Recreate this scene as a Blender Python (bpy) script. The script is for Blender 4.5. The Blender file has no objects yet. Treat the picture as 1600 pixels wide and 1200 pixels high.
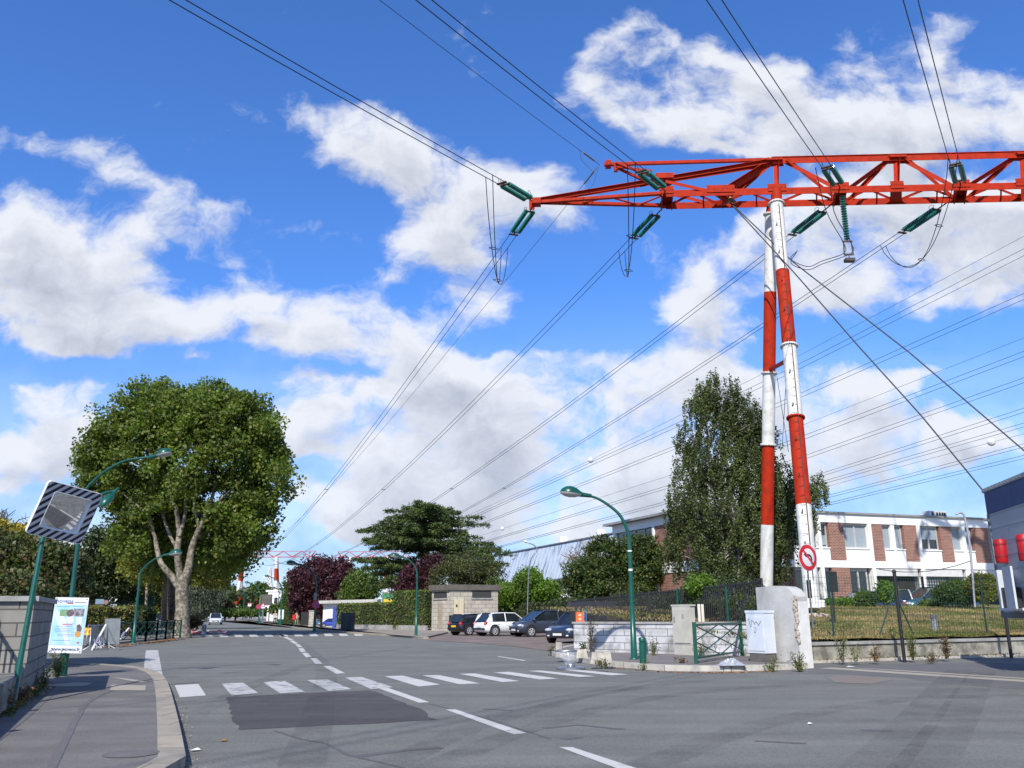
import bpy, math, random, numpy as np
from mathutils import Vector, Matrix
random.seed(7); rng = np.random.default_rng(7)
S = bpy.context.scene; COL = S.collection
# ---------------------------------------------------------------- camera
F = 1350.0; PITCH = math.atan(357/1350); ROLL = math.radians(-0.4); EYE = 1.5
cp, sp, cr, sr = math.cos(PITCH), math.sin(PITCH), math.cos(ROLL), math.sin(ROLL)
def ray(px, py):
    a, b = (px-800)/F, (600-py)/F
    x = a*cr-b*sr; y = a*sr+b*cr
    return (x, cp-y*sp, sp+y*cp)
def G(px, py, z=0.0):
    r = ray(px, py); t = (z-EYE)/r[2]
    return Vector((r[0]*t, r[1]*t, z))
def AT(px, py, Y):
    r = ray(px, py); t = Y/r[1]
    return Vector((r[0]*t, Y, EYE+r[2]*t))
def proj(p):
    X, Y, Z = p[0], p[1], p[2]-EYE
    d = Y*cp+Z*sp; v = (-Y*sp+Z*cp)/d; u = X/d
    return (800+(u*cr+v*sr)*F, 600-(-u*sr+v*cr)*F)
cam = bpy.data.cameras.new('camera'); co = bpy.data.objects.new('camera', cam); COL.objects.link(co)
cam.sensor_width = 36; cam.lens = 36*F/1600; cam.clip_end = 9000; cam.clip_start = .1
co.matrix_world = Matrix.Translation((0, 0, EYE)) @ Matrix.Rotation(math.pi/2+PITCH, 4, 'X') @ Matrix.Rotation(ROLL, 4, 'Z')
S.camera = co
S.view_settings.view_transform = 'Standard'; S.view_settings.look = 'None'; S.view_settings.gamma = 1
S.view_settings.exposure = 0.35
# ---------------------------------------------------------------- world: nishita sky with procedural cumulus
SUN_AZ = math.radians(14); SUN_EL = math.radians(41)
W = bpy.data.worlds.new('World'); S.world = W; W.use_nodes = True
nt = W.node_tree; nt.nodes.clear(); L = nt.links
def N(t, **k):
    n = nt.nodes.new(t)
    for a, b in k.items(): setattr(n, a, b)
    return n
def setin(n, i, v):
    if v is None: return
    if hasattr(v, 'links'): L.new(v, n.inputs[i])
    else: n.inputs[i].default_value = v
def M(op, a, b=None, c=None, clamp=False):
    n = N('ShaderNodeMath', operation=op); n.use_clamp = clamp
    setin(n, 0, a); setin(n, 1, b); setin(n, 2, c); return n.outputs[0]
def VM(op, a, b=None):
    n = N('ShaderNodeVectorMath', operation=op); setin(n, 0, a); setin(n, 1, b); return n.outputs[0]
def mixc(f, a, b):
    n = N('ShaderNodeMix', data_type='RGBA'); setin(n, 0, f); setin(n, 6, a); setin(n, 7, b); return n.outputs[2]
sky = N('ShaderNodeTexSky', sky_type='NISHITA'); sky.sun_disc = False
sky.sun_elevation = SUN_EL; sky.sun_rotation = math.pi+SUN_AZ; sky.air_density = 1.0; sky.dust_density = 0.35; sky.ozone_density = 2.2
tc = N('ShaderNodeTexCoord'); sx = N('ShaderNodeSeparateXYZ'); L.new(tc.outputs['Generated'], sx.inputs[0])
ay = M('MAXIMUM', M('ABSOLUTE', sx.outputs[1]), .05)
u = M('DIVIDE', sx.outputs[0], ay); v = M('DIVIDE', sx.outputs[2], ay)
cx = N('ShaderNodeCombineXYZ'); L.new(u, cx.inputs[0]); L.new(v, cx.inputs[1])
uv = cx.outputs[0]
front = M('GREATER_THAN', sx.outputs[1], 0)
# (x, y, rx, ry, tilt, weight): cloud positions as seen over this junction
BL = [(1075,140,175,85,-10,1.5),(970,90,80,75,0,1.0),(1000,20,60,45,0,.5),(1170,190,110,60,-20,1.0),(1060,200,120,60,0,.6),
 (1390,130,110,110,10,.55),(1480,90,50,100,0,.4),(1310,220,110,50,0,.65),(1590,180,70,70,0,.9),(1420,215,180,40,0,.5),
 (50,215,110,34,-15,.55),(190,275,130,38,-22,.55),(330,360,130,50,-25,.66),(470,350,120,45,-10,.5),(400,430,140,40,0,.42),
 (640,260,140,85,-15,.85),(560,220,80,60,0,.55),(700,330,90,110,-20,.6),(640,390,80,50,0,.4),(760,340,90,100,0,.3),
 (60,390,150,85,-10,1.05),(150,480,160,70,-10,1.15),(50,500,170,55,0,.95),(230,520,90,35,0,.6),
 (480,500,160,42,0,.75),(600,520,110,60,0,.8),(460,545,100,40,0,.6),(650,590,100,50,0,.5),(590,440,50,30,0,.4),
 (520,655,90,50,0,.9),(470,690,80,40,0,.5),(480,605,100,16,0,.35),(590,690,80,40,0,.5),
 (950,640,200,95,0,1.7),(780,640,170,80,0,1.3),(690,640,120,65,0,1.0),(850,720,300,100,0,1.3),(1050,640,90,70,0,.9),(1020,760,220,70,0,.9),(700,760,150,50,0,.7),
 (1085,420,95,65,-10,.85),(1060,490,80,55,0,.6),(1130,520,110,40,0,.4),(890,320,110,60,-15,.6),(820,290,60,60,0,.5),(1010,360,60,40,0,.35),
 (1400,390,230,90,0,1.0),(1540,400,130,100,0,.95),(1290,370,110,70,0,.7),(1330,470,110,50,-10,.6),(1250,350,120,60,0,.6),(1500,300,160,50,0,.6),
 (1330,620,150,55,5,.75),(1480,590,150,28,10,.6),(1350,720,220,60,0,.8),(1520,690,130,45,0,.8),(1200,700,120,60,0,.6),
 (60,610,95,32,0,.9),(110,680,150,45,0,.9),(40,750,160,60,0,.8),(480,790,130,35,0,.6),(560,830,150,30,0,.6),(320,563,35,12,0,.6),(120,540,120,25,20,.4),
 (400,470,110,35,10,.5),(470,190,70,60,-20,.42),(350,180,80,40,0,.36),(300,240,50,30,0,.3),(160,160,60,25,0,.25),(760,820,200,40,0,.6),(80,860,250,50,0,.7),(1100,860,250,50,0,.7),(1450,840,250,40,0,.5),(760,480,90,40,0,.5)]
def density(vec):
    nz = N('ShaderNodeTexNoise', noise_dimensions='2D'); L.new(vec, nz.inputs['Vector'])
    nz.inputs['Scale'].default_value = 4.5; nz.inputs['Detail'].default_value = 5; nz.inputs['Roughness'].default_value = .6
    wv = VM('MULTIPLY', VM('SUBTRACT', nz.outputs['Color'], (.5, .5, .5)), (.11, .08, 0))
    wp = VM('ADD', vec, wv)
    acc = None
    for (x, y, rx, ry, a, w) in BL:
        p = ray(x, y); U = p[0]/p[1]; V = p[2]/p[1]
        q = ray(x+rx, y); r2 = ray(x, y-ry)
        RX = abs(q[0]/q[1]-U)*1.42; RY = abs(r2[2]/r2[1]-V)*1.42
        mp = N('ShaderNodeMapping', vector_type='TEXTURE'); L.new(wp, mp.inputs[0])
        mp.inputs[1].default_value = (U, V, 0); mp.inputs[2].default_value = (0, 0, math.radians(a)); mp.inputs[3].default_value = (RX, RY, 1)
        gr = N('ShaderNodeTexGradient', gradient_type='SPHERICAL'); L.new(mp.outputs[0], gr.inputs[0])
        acc = M('MULTIPLY_ADD', gr.outputs[1], w, acc if acc is not None else 0.0)
    acc = M('MINIMUM', acc, .80)
    # behind the viewer: scattered clouds from noise only
    nb = N('ShaderNodeTexNoise', noise_dimensions='2D'); L.new(vec, nb.inputs['Vector']); nb.inputs['Scale'].default_value = 2.2; nb.inputs['Detail'].default_value = 3
    acc = M('ADD', M('MULTIPLY', acc, front), M('MULTIPLY', nb.outputs[0], M('SUBTRACT', .8, front), clamp=True))
    n2 = N('ShaderNodeTexNoise', noise_dimensions='2D'); L.new(VM('MULTIPLY', wp, (1, 1.35, 1)), n2.inputs['Vector'])
    n2.inputs['Scale'].default_value = 9; n2.inputs['Detail'].default_value = 9; n2.inputs['Roughness'].default_value = .6
    n3 = N('ShaderNodeTexNoise', noise_dimensions='2D'); L.new(vec, n3.inputs['Vector'])
    n3.inputs['Scale'].default_value = 3; n3.inputs['Detail'].default_value = 2
    d = M('MULTIPLY_ADD', M('SUBTRACT', n2.outputs[0], .5), 1.45, acc)
    return M('MULTIPLY_ADD', M('SUBTRACT', n3.outputs[0], .5), .9, d), acc
d0, a0 = density(uv)
d1, a1 = density(VM('ADD', uv, (-.012, .035, 0)))
def smooth(x, lo, hi, a=0., b=1.):
    n = N('ShaderNodeMapRange', interpolation_type='SMOOTHSTEP'); setin(n, 0, x)
    for i, q in enumerate((lo, hi, a, b)): n.inputs[i+1].default_value = q
    return n.outputs[0]
alpha = M('MULTIPLY', smooth(d0, .30, .82), .96)
up = v
haze_f = smooth(up, .0, .40, .62, 0.)
alpha = M('MAXIMUM', alpha, haze_f)
lit = M('SUBTRACT', d0, d1)                     # thinner above = a sunlit top
lit = M('MULTIPLY_ADD', lit, 1.3, .85)
thick = smooth(d0, .58, 1.2, 0., .60)
lit = M('SUBTRACT', lit, thick, clamp=True)
cl = mixc(lit, (3.7, 4.0, 4.8, 1), (6.9, 7.1, 7.6, 1))
tint = VM('MULTIPLY', sky.outputs[0], (.60, 1.04, 1.72))
mx = mixc(alpha, tint, cl)
# far below the horizon the sky dome is a dull ground tone
below = M('LESS_THAN', sx.outputs[2], -.01)
mx = mixc(below, mx, (1.0, 1.0, .95, 1))
bg = N('ShaderNodeBackground'); L.new(mx, bg.inputs[0]); bg.inputs[1].default_value = .1
wo = N('ShaderNodeOutputWorld'); L.new(bg.outputs[0], wo.inputs[0])
W.cycles.sampling_method = 'MANUAL'; W.cycles.sample_map_resolution = 512
# ---------------------------------------------------------------- sun
sl = bpy.data.lights.new('sun', 'SUN'); sl.energy = 4.6; sl.angle = math.radians(.5); sl.color = (1, .95, .87)
so = bpy.data.objects.new('sun', sl); COL.objects.link(so)
sd = Vector((-math.sin(SUN_AZ)*math.cos(SUN_EL), -math.cos(SUN_AZ)*math.cos(SUN_EL), math.sin(SUN_EL)))
so.rotation_euler = sd.to_track_quat('Z', 'Y').to_euler()
# ---------------------------------------------------------------- materials
MATS = {}
def mat(name, c1, c2=None, rough=.8, metal=0., scale=3., bump=0., detail=5., coords='Object', fac=(.35, .65), spec=.5, bscale=None, trans=0., coat=0.):
    if name in MATS: return MATS[name]
    m = bpy.data.materials.new(name); m.use_nodes = True; t = m.node_tree; b = t.nodes['Principled BSDF']
    b.inputs['Roughness'].default_value = rough; b.inputs['Metallic'].default_value = metal
    b.inputs['Specular IOR Level'].default_value = spec
    if coat: b.inputs['Coat Weight'].default_value = coat; b.inputs['Coat Roughness'].default_value = .06
    c = t.nodes.new('ShaderNodeTexCoord')
    if c2 is None: c2 = tuple(x*.86 for x in c1)
    n = t.nodes.new('ShaderNodeTexNoise'); n.inputs['Scale'].default_value = scale; n.inputs['Detail'].default_value = detail; n.inputs['Roughness'].default_value = .6
    t.links.new(c.outputs[coords], n.inputs['Vector'])
    r = t.nodes.new('ShaderNodeMapRange'); r.inputs[1].default_value = fac[0]; r.inputs[2].default_value = fac[1]
    t.links.new(n.outputs[0], r.inputs[0])
    mx = t.nodes.new('ShaderNodeMix'); mx.data_type = 'RGBA'; t.links.new(r.outputs[0], mx.inputs[0])
    mx.inputs[6].default_value = (*c1, 1); mx.inputs[7].default_value = (*c2, 1)
    t.links.new(mx.outputs[2], b.inputs['Base Color'])
    if bump:
        nb = t.nodes.new('ShaderNodeTexNoise'); nb.inputs['Scale'].default_value = bscale or scale*8; nb.inputs['Detail'].default_value = 4
        t.links.new(c.outputs[coords], nb.inputs['Vector'])
        bp = t.nodes.new('ShaderNodeBump'); bp.inputs['Strength'].default_value = bump; bp.inputs['Distance'].default_value = .02
        t.links.new(nb.outputs[0], bp.inputs['Height']); t.links.new(bp.outputs[0], b.inputs['Normal'])
    MATS[name] = m; return m
def nd(m): return m.node_tree, m.node_tree.nodes, m.node_tree.links
def brickmat(name, c1, c2, mortar, bw, bh, ms=.01, rough=.9, dirt=.3, off=.5, dirtcol=(.05, .05, .045), bump=.4, dscale=1.2):
    m = bpy.data.materials.new(name); m.use_nodes = True; t, n, l = nd(m); b = n['Principled BSDF']
    b.inputs['Roughness'].default_value = rough; b.inputs['Specular IOR Level'].default_value = .25
    uvn = n.new('ShaderNodeUVMap'); br = n.new('ShaderNodeTexBrick'); l.new(uvn.outputs[0], br.inputs[0])
    br.offset = off
    for i, c in ((1, c1), (2, c2), (3, mortar)): br.inputs[i].default_value = (*c, 1)
    br.inputs['Scale'].default_value = 1; br.inputs['Mortar Size'].default_value = ms; br.inputs['Brick Width'].default_value = bw; br.inputs['Row Height'].default_value = bh
    br.inputs['Mortar Smooth'].default_value = .2
    no = n.new('ShaderNodeTexNoise'); no.inputs['Scale'].default_value = dscale; no.inputs['Detail'].default_value = 8; l.new(uvn.outputs[0], no.inputs['Vector'])
    r = n.new('ShaderNodeMapRange'); r.inputs[1].default_value = .45; r.inputs[2].default_value = .75; r.inputs[4].default_value = dirt; l.new(no.outputs[0], r.inputs[0])
    mx = n.new('ShaderNodeMix'); mx.data_type = 'RGBA'; l.new(r.outputs[0], mx.inputs[0]); l.new(br.outputs[0], mx.inputs[6]); mx.inputs[7].default_value = (*dirtcol, 1)
    l.new(mx.outputs[2], b.inputs['Base Color'])
    bp = n.new('ShaderNodeBump'); bp.inputs['Strength'].default_value = bump; bp.inputs['Distance'].default_value = .02; bp.invert = True
    l.new(br.outputs[1], bp.inputs['Height']); l.new(bp.outputs[0], b.inputs['Normal'])
    MATS[name] = m; return m
def leafmat(name, cols, trans=.35, rough=.55):
    m = bpy.data.materials.new(name); m.use_nodes = True; t, n, l = nd(m); b = n['Principled BSDF']
    b.inputs['Roughness'].default_value = rough; b.inputs['Specular IOR Level'].default_value = .4
    g = n.new('ShaderNodeNewGeometry'); r = n.new('ShaderNodeValToRGB'); l.new(g.outputs['Random Per Island'], r.inputs[0])
    e = r.color_ramp.elements; e[0].color = (*cols[0], 1); e[1].color = (*cols[-1], 1)
    for i, c in enumerate(cols[1:-1]):
        k = e.new((i+1)/(len(cols)-1)); k.color = (*c, 1)
    tcn = n.new('ShaderNodeTexCoord'); bn_ = n.new('ShaderNodeTexNoise'); bn_.inputs['Scale'].default_value = .55; bn_.inputs['Detail'].default_value = 3; l.new(tcn.outputs['Object'], bn_.inputs[0])
    bm_ = n.new('ShaderNodeMapRange'); bm_.inputs[1].default_value = .35; bm_.inputs[2].default_value = .65; bm_.inputs[3].default_value = .68; bm_.inputs[4].default_value = 1.38; l.new(bn_.outputs[0], bm_.inputs[0])
    sc_ = n.new('ShaderNodeVectorMath'); sc_.operation = 'SCALE'; l.new(r.outputs[0], sc_.inputs[0]); l.new(bm_.outputs[0], sc_.inputs['Scale'])
    r_out = sc_.outputs[0]; l.new(r_out, b.inputs['Base Color'])
    tr = n.new('ShaderNodeBsdfTranslucent'); mc = n.new('ShaderNodeMix'); mc.data_type = 'RGBA'; mc.blend_type = 'MULTIPLY'; mc.inputs[0].default_value = 1
    l.new(r_out, mc.inputs[6]); mc.inputs[7].default_value = (1.5, 1.6, .7, 1); l.new(mc.outputs[2], tr.inputs[0])
    ms = n.new('ShaderNodeMixShader'); ms.inputs[0].default_value = trans; l.new(b.outputs[0], ms.inputs[1]); l.new(tr.outputs[0], ms.inputs[2])
    l.new(ms.outputs[0], n['Material Output'].inputs[0]); MATS[name] = m; return m
# ---------------------------------------------------------------- mesh helpers
Z = Vector((0, 0, 1))
class MB:
    def __init__(s): s.v = []; s.f = []; s.m = []; s.s = []
    def add(s, vs, fs, mi=0, sm=False):
        b = len(s.v); s.v += [tuple(x) for x in vs]; s.f += [tuple(b+i for i in f) for f in fs]; s.m += [mi]*len(fs); s.s += [sm]*len(fs); return s
    def box(s, c, sz, R=None, mi=0):
        hx, hy, hz = sz[0]/2, sz[1]/2, sz[2]/2; c = Vector(c)
        vs = [Vector((x, y, z)) for z in (-hz, hz) for y in (-hy, hy) for x in (-hx, hx)]
        if R is not None: vs = [R @ q for q in vs]
        return s.add([c+q for q in vs], [(0, 2, 3, 1), (4, 5, 7, 6), (0, 1, 5, 4), (2, 6, 7, 3), (0, 4, 6, 2), (1, 3, 7, 5)], mi)
    def span(s, a, b, mi=0):
        a, b = Vector(a), Vector(b); return s.box((a+b)/2, [abs(x) for x in (b-a)], None, mi)
    def beam(s, p, q, w, h, up=Z, mi=0):
        p, q = Vector(p), Vector(q); d = q-p; ln = d.length
        if ln < 1e-6: return s
        d.normalize(); sd_ = d.cross(up)
        if sd_.length < 1e-4: sd_ = d.cross(Vector((1, 0, 0)))
        sd_.normalize(); u_ = sd_.cross(d)
        R = Matrix((d, sd_, u_)).transposed()
        return s.box((p+q)/2, (ln, w, h), R, mi)
    def angle(s, p, q, w, t, up=Z, mi=0):    # an L section bar
        p, q = Vector(p), Vector(q); d = (q-p).normalized(); sd_ = d.cross(up)
        if sd_.length < 1e-4: sd_ = d.cross(Vector((1, 0, 0)))
        sd_.normalize(); u_ = sd_.cross(d)
        s.beam(p, q, w, t, up, mi); o = u_*(-w/2-t/2-.002)+sd_*(w/2-t/2-.002)
        return s.beam(p+o, q+o, t, w, up, mi)
    def tube(s, pts, r, n=8, mi=0, cap=True, sm=True):
        pts = [Vector(p) for p in pts]; k = len(pts); rs = r if hasattr(r, '__len__') else [r]*k
        vs = []; px_ = None
        for i in range(k):
            d = (pts[min(i+1, k-1)]-pts[max(i-1, 0)])
            if d.length < 1e-9: d = Z.copy()
            d.normalize()
            if px_ is None:
                px_ = d.cross(Z)
                if px_.length < 1e-3: px_ = d.cross(Vector((1, 0, 0)))
            px_ = (px_-d*px_.dot(d)).normalized(); py_ = d.cross(px_)
            for j in range(n):
                a = 2*math.pi*j/n; vs.append(pts[i]+(px_*math.cos(a)+py_*math.sin(a))*rs[i])
        fs = [(i*n+j, i*n+(j+1) % n, (i+1)*n+(j+1) % n, (i+1)*n+j) for i in range(k-1) for j in range(n)]
        s.add(vs, fs, mi, sm)
        if cap: s.add(vs[:n], [tuple(range(n))[::-1]], mi); s.add(vs[-n:], [tuple(range(n))], mi)
        return s
    def poly(s, pts, mi=0): return s.add(pts, [tuple(range(len(pts)))], mi)
    def prism(s, pts, h, mi=0, mis=None):       # pts bottom outline (ccw), extruded by vector h
        pts = [Vector(p) for p in pts]; h = Vector(h) if hasattr(h, '__len__') else Vector((0, 0, h)); n = len(pts)
        s.add([p+h for p in pts], [tuple(range(n))], mi); s.add(pts, [tuple(range(n))[::-1]], mi)
        s.add(pts+[p+h for p in pts], [(i, (i+1) % n, n+(i+1) % n, n+i) for i in range(n)], mi if mis is None else mis); return s
    def ball(s, c, r, n=12, m=8, mi=0, R=None, zmin=-1.):
        c = Vector(c); r = r if hasattr(r, '__len__') else (r, r, r); vs = []
        for i in range(m+1):
            a = math.pi*i/m; z = max(math.cos(a), zmin); q = math.sin(a) if math.cos(a) >= zmin else math.sqrt(max(0, 1-zmin*zmin))*max(0, (math.pi-a)/(math.pi-math.acos(zmin)+1e-9))
            for j in range(n):
                b = 2*math.pi*j/n; p = Vector((q*math.cos(b)*r[0], q*math.sin(b)*r[1], z*r[2]))
                vs.append(c+(R @ p if R is not None else p))
        fs = [(i*n+j, (i+1)*n+j, (i+1)*n+(j+1) % n, i*n+(j+1) % n) for i in range(m) for j in range(n)]
        return s.add(vs, fs, mi, True)
    def build(s, name, mats, parent=None, loc=None):
        me = bpy.data.meshes.new(name)
        off = Vector(loc) if loc is not None else Vector((0, 0, 0))
        vs = [(x[0]-off[0], x[1]-off[1], x[2]-off[2]) for x in s.v] if loc is not None else s.v
        me.from_pydata(vs, [], s.f)
        if not isinstance(mats, (list, tuple)): mats = [mats]
        for m in mats: me.materials.append(m)
        me.polygons.foreach_set('material_index', s.m); me.polygons.foreach_set('use_smooth', s.s)
        if len(s.f) < 20000:
            uvl = me.uv_layers.new(name='UVMap'); me.update()
            V_ = me.vertices
            for p in me.polygons:
                nn = p.normal
                if abs(nn.z) > .75: t1 = Vector((1, 0, 0)); t2 = Vector((0, 1, 0))
                else:
                    t1 = Vector((-nn.y, nn.x, 0)).normalized(); t2 = Z
                for li in p.loop_indices:
                    c = V_[me.loops[li].vertex_index].co+off; uvl.data[li].uv = (c.dot(t1), c.dot(t2))
        o = bpy.data.objects.new(name, me); COL.objects.link(o)
        if loc is not None: o.location = off
        if parent: link(o, parent)
        return o
def link(o, p):
    # parent a part; parts are modelled in world space, so undo the parent's own placement
    o.parent = p; o.matrix_parent_inverse = base_matrix(p).inverted(); return o
def base_matrix(p):
    m = Matrix.LocRotScale(p.location, p.rotation_euler, p.scale)
    return (base_matrix(p.parent) @ p.matrix_parent_inverse @ m) if p.parent else m
def tag(o, label, cat, group=None, kind=None):
    if label: o['label'] = label
    if cat: o['category'] = cat
    if group: o['group'] = group
    if kind: o['kind'] = kind
    return o
def thing(name, loc, label, cat, group=None):
    e = bpy.data.objects.new(name, None); e.empty_display_size = .2; COL.objects.link(e); e.location = Vector(loc); return tag(e, label, cat, group)
def struct(o): o['kind'] = 'structure'; return o
def text(name, body, size, M4, m, parent, extrude=.002, align='CENTER', space=1.0, stretch=1.0):
    cu = bpy.data.curves.new(name, 'FONT'); cu.body = body; cu.size = size; cu.extrude = extrude; cu.align_x = align; cu.align_y = 'CENTER'; cu.space_character = space
    cu.materials.append(m); tmp = bpy.data.objects.new(name, cu); COL.objects.link(tmp); bpy.context.view_layer.update()
    me = bpy.data.meshes.new_from_object(tmp.evaluated_get(bpy.context.evaluated_depsgraph_get())); bpy.data.objects.remove(tmp); o = bpy.data.objects.new(name, me); COL.objects.link(o)
    o.matrix_world = M4 @ Matrix.Diagonal((stretch, 1, 1, 1))
    o.parent = parent; o.matrix_parent_inverse = base_matrix(parent).inverted(); return o
def frame(o, x, y):      # matrix with origin o, x axis, y axis
    x = Vector(x).normalized(); z = x.cross(Vector(y)).normalized(); y = z.cross(x)
    m = Matrix((x, y, z)).transposed().to_4x4(); m.translation = Vector(o); return m
def copy_tree(o, loc=None, rot=None, label=None, parent=None):
    c = o.copy(); COL.objects.link(c)
    if parent: c.parent = parent
    if loc is not None: c.location = loc
    if rot is not None: c.rotation_euler = rot
    if label: c['label'] = label
    for ch in [q for q in o.children]: copy_tree(ch, parent=c)
    return c
# ---- foliage
def leaves(name, P, size, m, parent=None, droop=0., aspect=.6, flat=0., var=.35):
    n = len(P); P = np.asarray(P, dtype=np.float64)
    d = rng.normal(size=(n, 3)); d[:, 2] = d[:, 2]*(1-flat)-droop; d /= np.linalg.norm(d, axis=1)[:, None]
    e = rng.normal(size=(n, 3)); e[:, 2] *= (1-flat); e -= d*(e*d).sum(1)[:, None]; e /= np.linalg.norm(e, axis=1)[:, None]
    nn_ = np.cross(d, e)
    s_ = size*(1+var*(rng.random(n)*2-1)); s_ = s_[:, None]
    a = P-d*s_*.5; b = P+e*s_*aspect*.5+nn_*s_*.12; c = P+d*s_*.5; f = P-e*s_*aspect*.5+nn_*s_*.12
    V_ = np.stack([a, b, c, f], 1).reshape(-1, 3)
    me = bpy.data.meshes.new(name); me.vertices.add(4*n); me.vertices.foreach_set('co', V_.ravel())
    me.loops.add(4*n); me.loops.foreach_set('vertex_index', np.arange(4*n, dtype=np.int32))
    me.polygons.add(n); me.polygons.foreach_set('loop_start', np.arange(n, dtype=np.int32)*4); me.polygons.foreach_set('loop_total', np.full(n, 4, dtype=np.int32))
    me.materials.append(m); me.update(); me.validate()
    o = bpy.data.objects.new(name, me); COL.objects.link(o)
    if parent: link(o, parent)
    return o
def ell_points(c, r, n, shell=.55):
    d = rng.normal(size=(n, 3)); d /= np.linalg.norm(d, axis=1)[:, None]
    q = (shell+(1-shell)*rng.random(n)**.6)
    return np.asarray(c)[None]+d*q[:, None]*np.asarray(r)[None]
def clumpy(ells, nclump, per, cr_, shell=.5, zs=.8):
    """clump centres inside a set of ellipsoids, then leaves round every centre"""
    vol = np.array([e[1][0]*e[1][1]*e[1][2] for e in ells])**.7; vol /= vol.sum(); out = []; cs = []
    for (c, r), w in zip(ells, vol):
        k = max(3, int(nclump*w)); cc = ell_points(c, r, k, shell); cs.append(cc)
    cs = np.concatenate(cs)
    k = len(cs); rad = cr_*(.55+.9*rng.random(k))
    d = rng.normal(size=(k, per, 3)); d /= np.linalg.norm(d, axis=2)[:, :, None]
    q = rng.random((k, per))**.45
    P = cs[:, None, :]+d*q[:, :, None]*rad[:, None, None]*np.array([1, 1, zs])
    return P.reshape(-1, 3), cs
def limbs(mb, base, top, r0, targets, r1=.05, mi=0, bend=.15, n=8):
    base, top = Vector(base), Vector(top)
    mb.tube([base, base.lerp(top, .12), base.lerp(top, .5), top], [r0*1.35, r0, r0*.85, r0*.7], n)
    for t in targets:
        t = Vector(t); s_ = base.lerp(top, random.uniform(.55, 1.)); mid = s_.lerp(t, .5)+Vector((random.uniform(-1, 1), random.uniform(-1, 1), random.uniform(.2, 1)))*bend*(t-s_).length
        mb.tube([s_, s_.lerp(mid, .5)+Vector((0, 0, .05)), mid, t], [r0*.5, r0*.4, r0*.25, r1], 6)
# ================================================================ materials used widely
asph = mat('asphalt', (.176, .176, .156), (.138, .138, .124), .88, scale=.55, bump=.5, bscale=160, detail=9, fac=(.3, .7), spec=.3)
def asphalt_detail(m, amt=.28, spk=60.):
    t, n, l = nd(m); b = n['Principled BSDF']; src = b.inputs['Base Color'].links[0].from_socket
    c = n.new('ShaderNodeTexCoord')
    v = n.new('ShaderNodeTexVoronoi'); v.inputs['Scale'].default_value = spk; l.new(c.outputs['Object'], v.inputs['Vector'])
    r = n.new('ShaderNodeMapRange'); r.inputs[3].default_value = 1-amt; r.inputs[4].default_value = 1+amt; l.new(v.outputs['Color'], r.inputs[0])
    n2 = n.new('ShaderNodeTexNoise'); n2.inputs['Scale'].default_value = 1; n2.inputs['Detail'].default_value = 7
    mp = n.new('ShaderNodeMapping'); mp.inputs[2].default_value = (0, 0, .35); mp.inputs[3].default_value = (.12, 1.4, 1); l.new(c.outputs['Object'], mp.inputs[0]); l.new(mp.outputs[0], n2.inputs['Vector'])
    r2 = n.new('ShaderNodeMapRange'); r2.inputs[1].default_value = .3; r2.inputs[2].default_value = .72; r2.inputs[3].default_value = 1.14; r2.inputs[4].default_value = .82; l.new(n2.outputs[0], r2.inputs[0])
    a = n.new('ShaderNodeMath'); a.operation = 'MULTIPLY'; l.new(r.outputs[0], a.inputs[0]); l.new(r2.outputs[0], a.inputs[1])
    mx = n.new('ShaderNodeVectorMath'); mx.operation = 'SCALE'; l.new(src, mx.inputs[0]); l.new(a.outputs[0], mx.inputs['Scale'])
    l.new(mx.outputs[0], b.inputs['Base Color'])
asphalt_detail(asph)
pave = mat('pavement_asphalt', (.175, .164, .153), (.14, .132, .126), .92, scale=1.1, bump=.5, bscale=120, detail=9, spec=.25); asphalt_detail(pave, .22, 70)
patchm = mat('patch_asphalt', (.084, .082, .080), (.070, .068, .068), .9, scale=3, bump=.5, bscale=140, spec=.25); asphalt_detail(patchm, .25, 80)
kerbm = brickmat('kerb_stone', (.36, .31, .24), (.29, .26, .21), (.13, .12, .10), 1.0, 1.0, .012, .9, .55, dirtcol=(.14, .13, .11), dscale=2.5, bump=.2)
concm = mat('grey_concrete', (.36, .35, .33), (.23, .225, .21), .92, scale=1.6, bump=.35, bscale=40, detail=9)
dirtm = mat('dry_ground', (.24, .19, .14), (.14, .115, .09), .95, scale=1.2, bump=.5, bscale=30, detail=9)
apron = mat('parking_surface', (.22, .175, .15), (.15, .125, .112), .95, scale=.7, bump=.4, bscale=60, detail=9, spec=.2); asphalt_detail(apron, .2, 40)
green_paint = mat('green_paint', (.006, .085, .058), (.004, .062, .043), .32, scale=6, spec=.5)
darkm = mat('black_metal', (.012, .013, .014), (.02, .02, .02), .45, scale=6)
white_paint = mat('white_paint', (.74, .74, .73), (.62, .62, .60), .5, scale=5)
galv = mat('galvanised_steel', (.42, .43, .44), (.30, .31, .32), .38, metal=.85, scale=9)
greym = mat('grey_metal', (.22, .23, .24), (.15, .155, .16), .5, metal=.4, scale=8)
glassm = mat('dark_glass', (.012, .016, .02), (.02, .026, .032), .06, scale=2, spec=.9)
orangem = mat('signal_orange', (.85, .13, .015), (.75, .10, .012), .5)
redp = mat('sign_red', (.62, .012, .018), (.52, .010, .015), .4)
bluep = mat('sign_blue', (.02, .06, .42), (.02, .05, .35), .4)
blackp = mat('black_print', (.012, .012, .014), None, .5)
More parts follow.
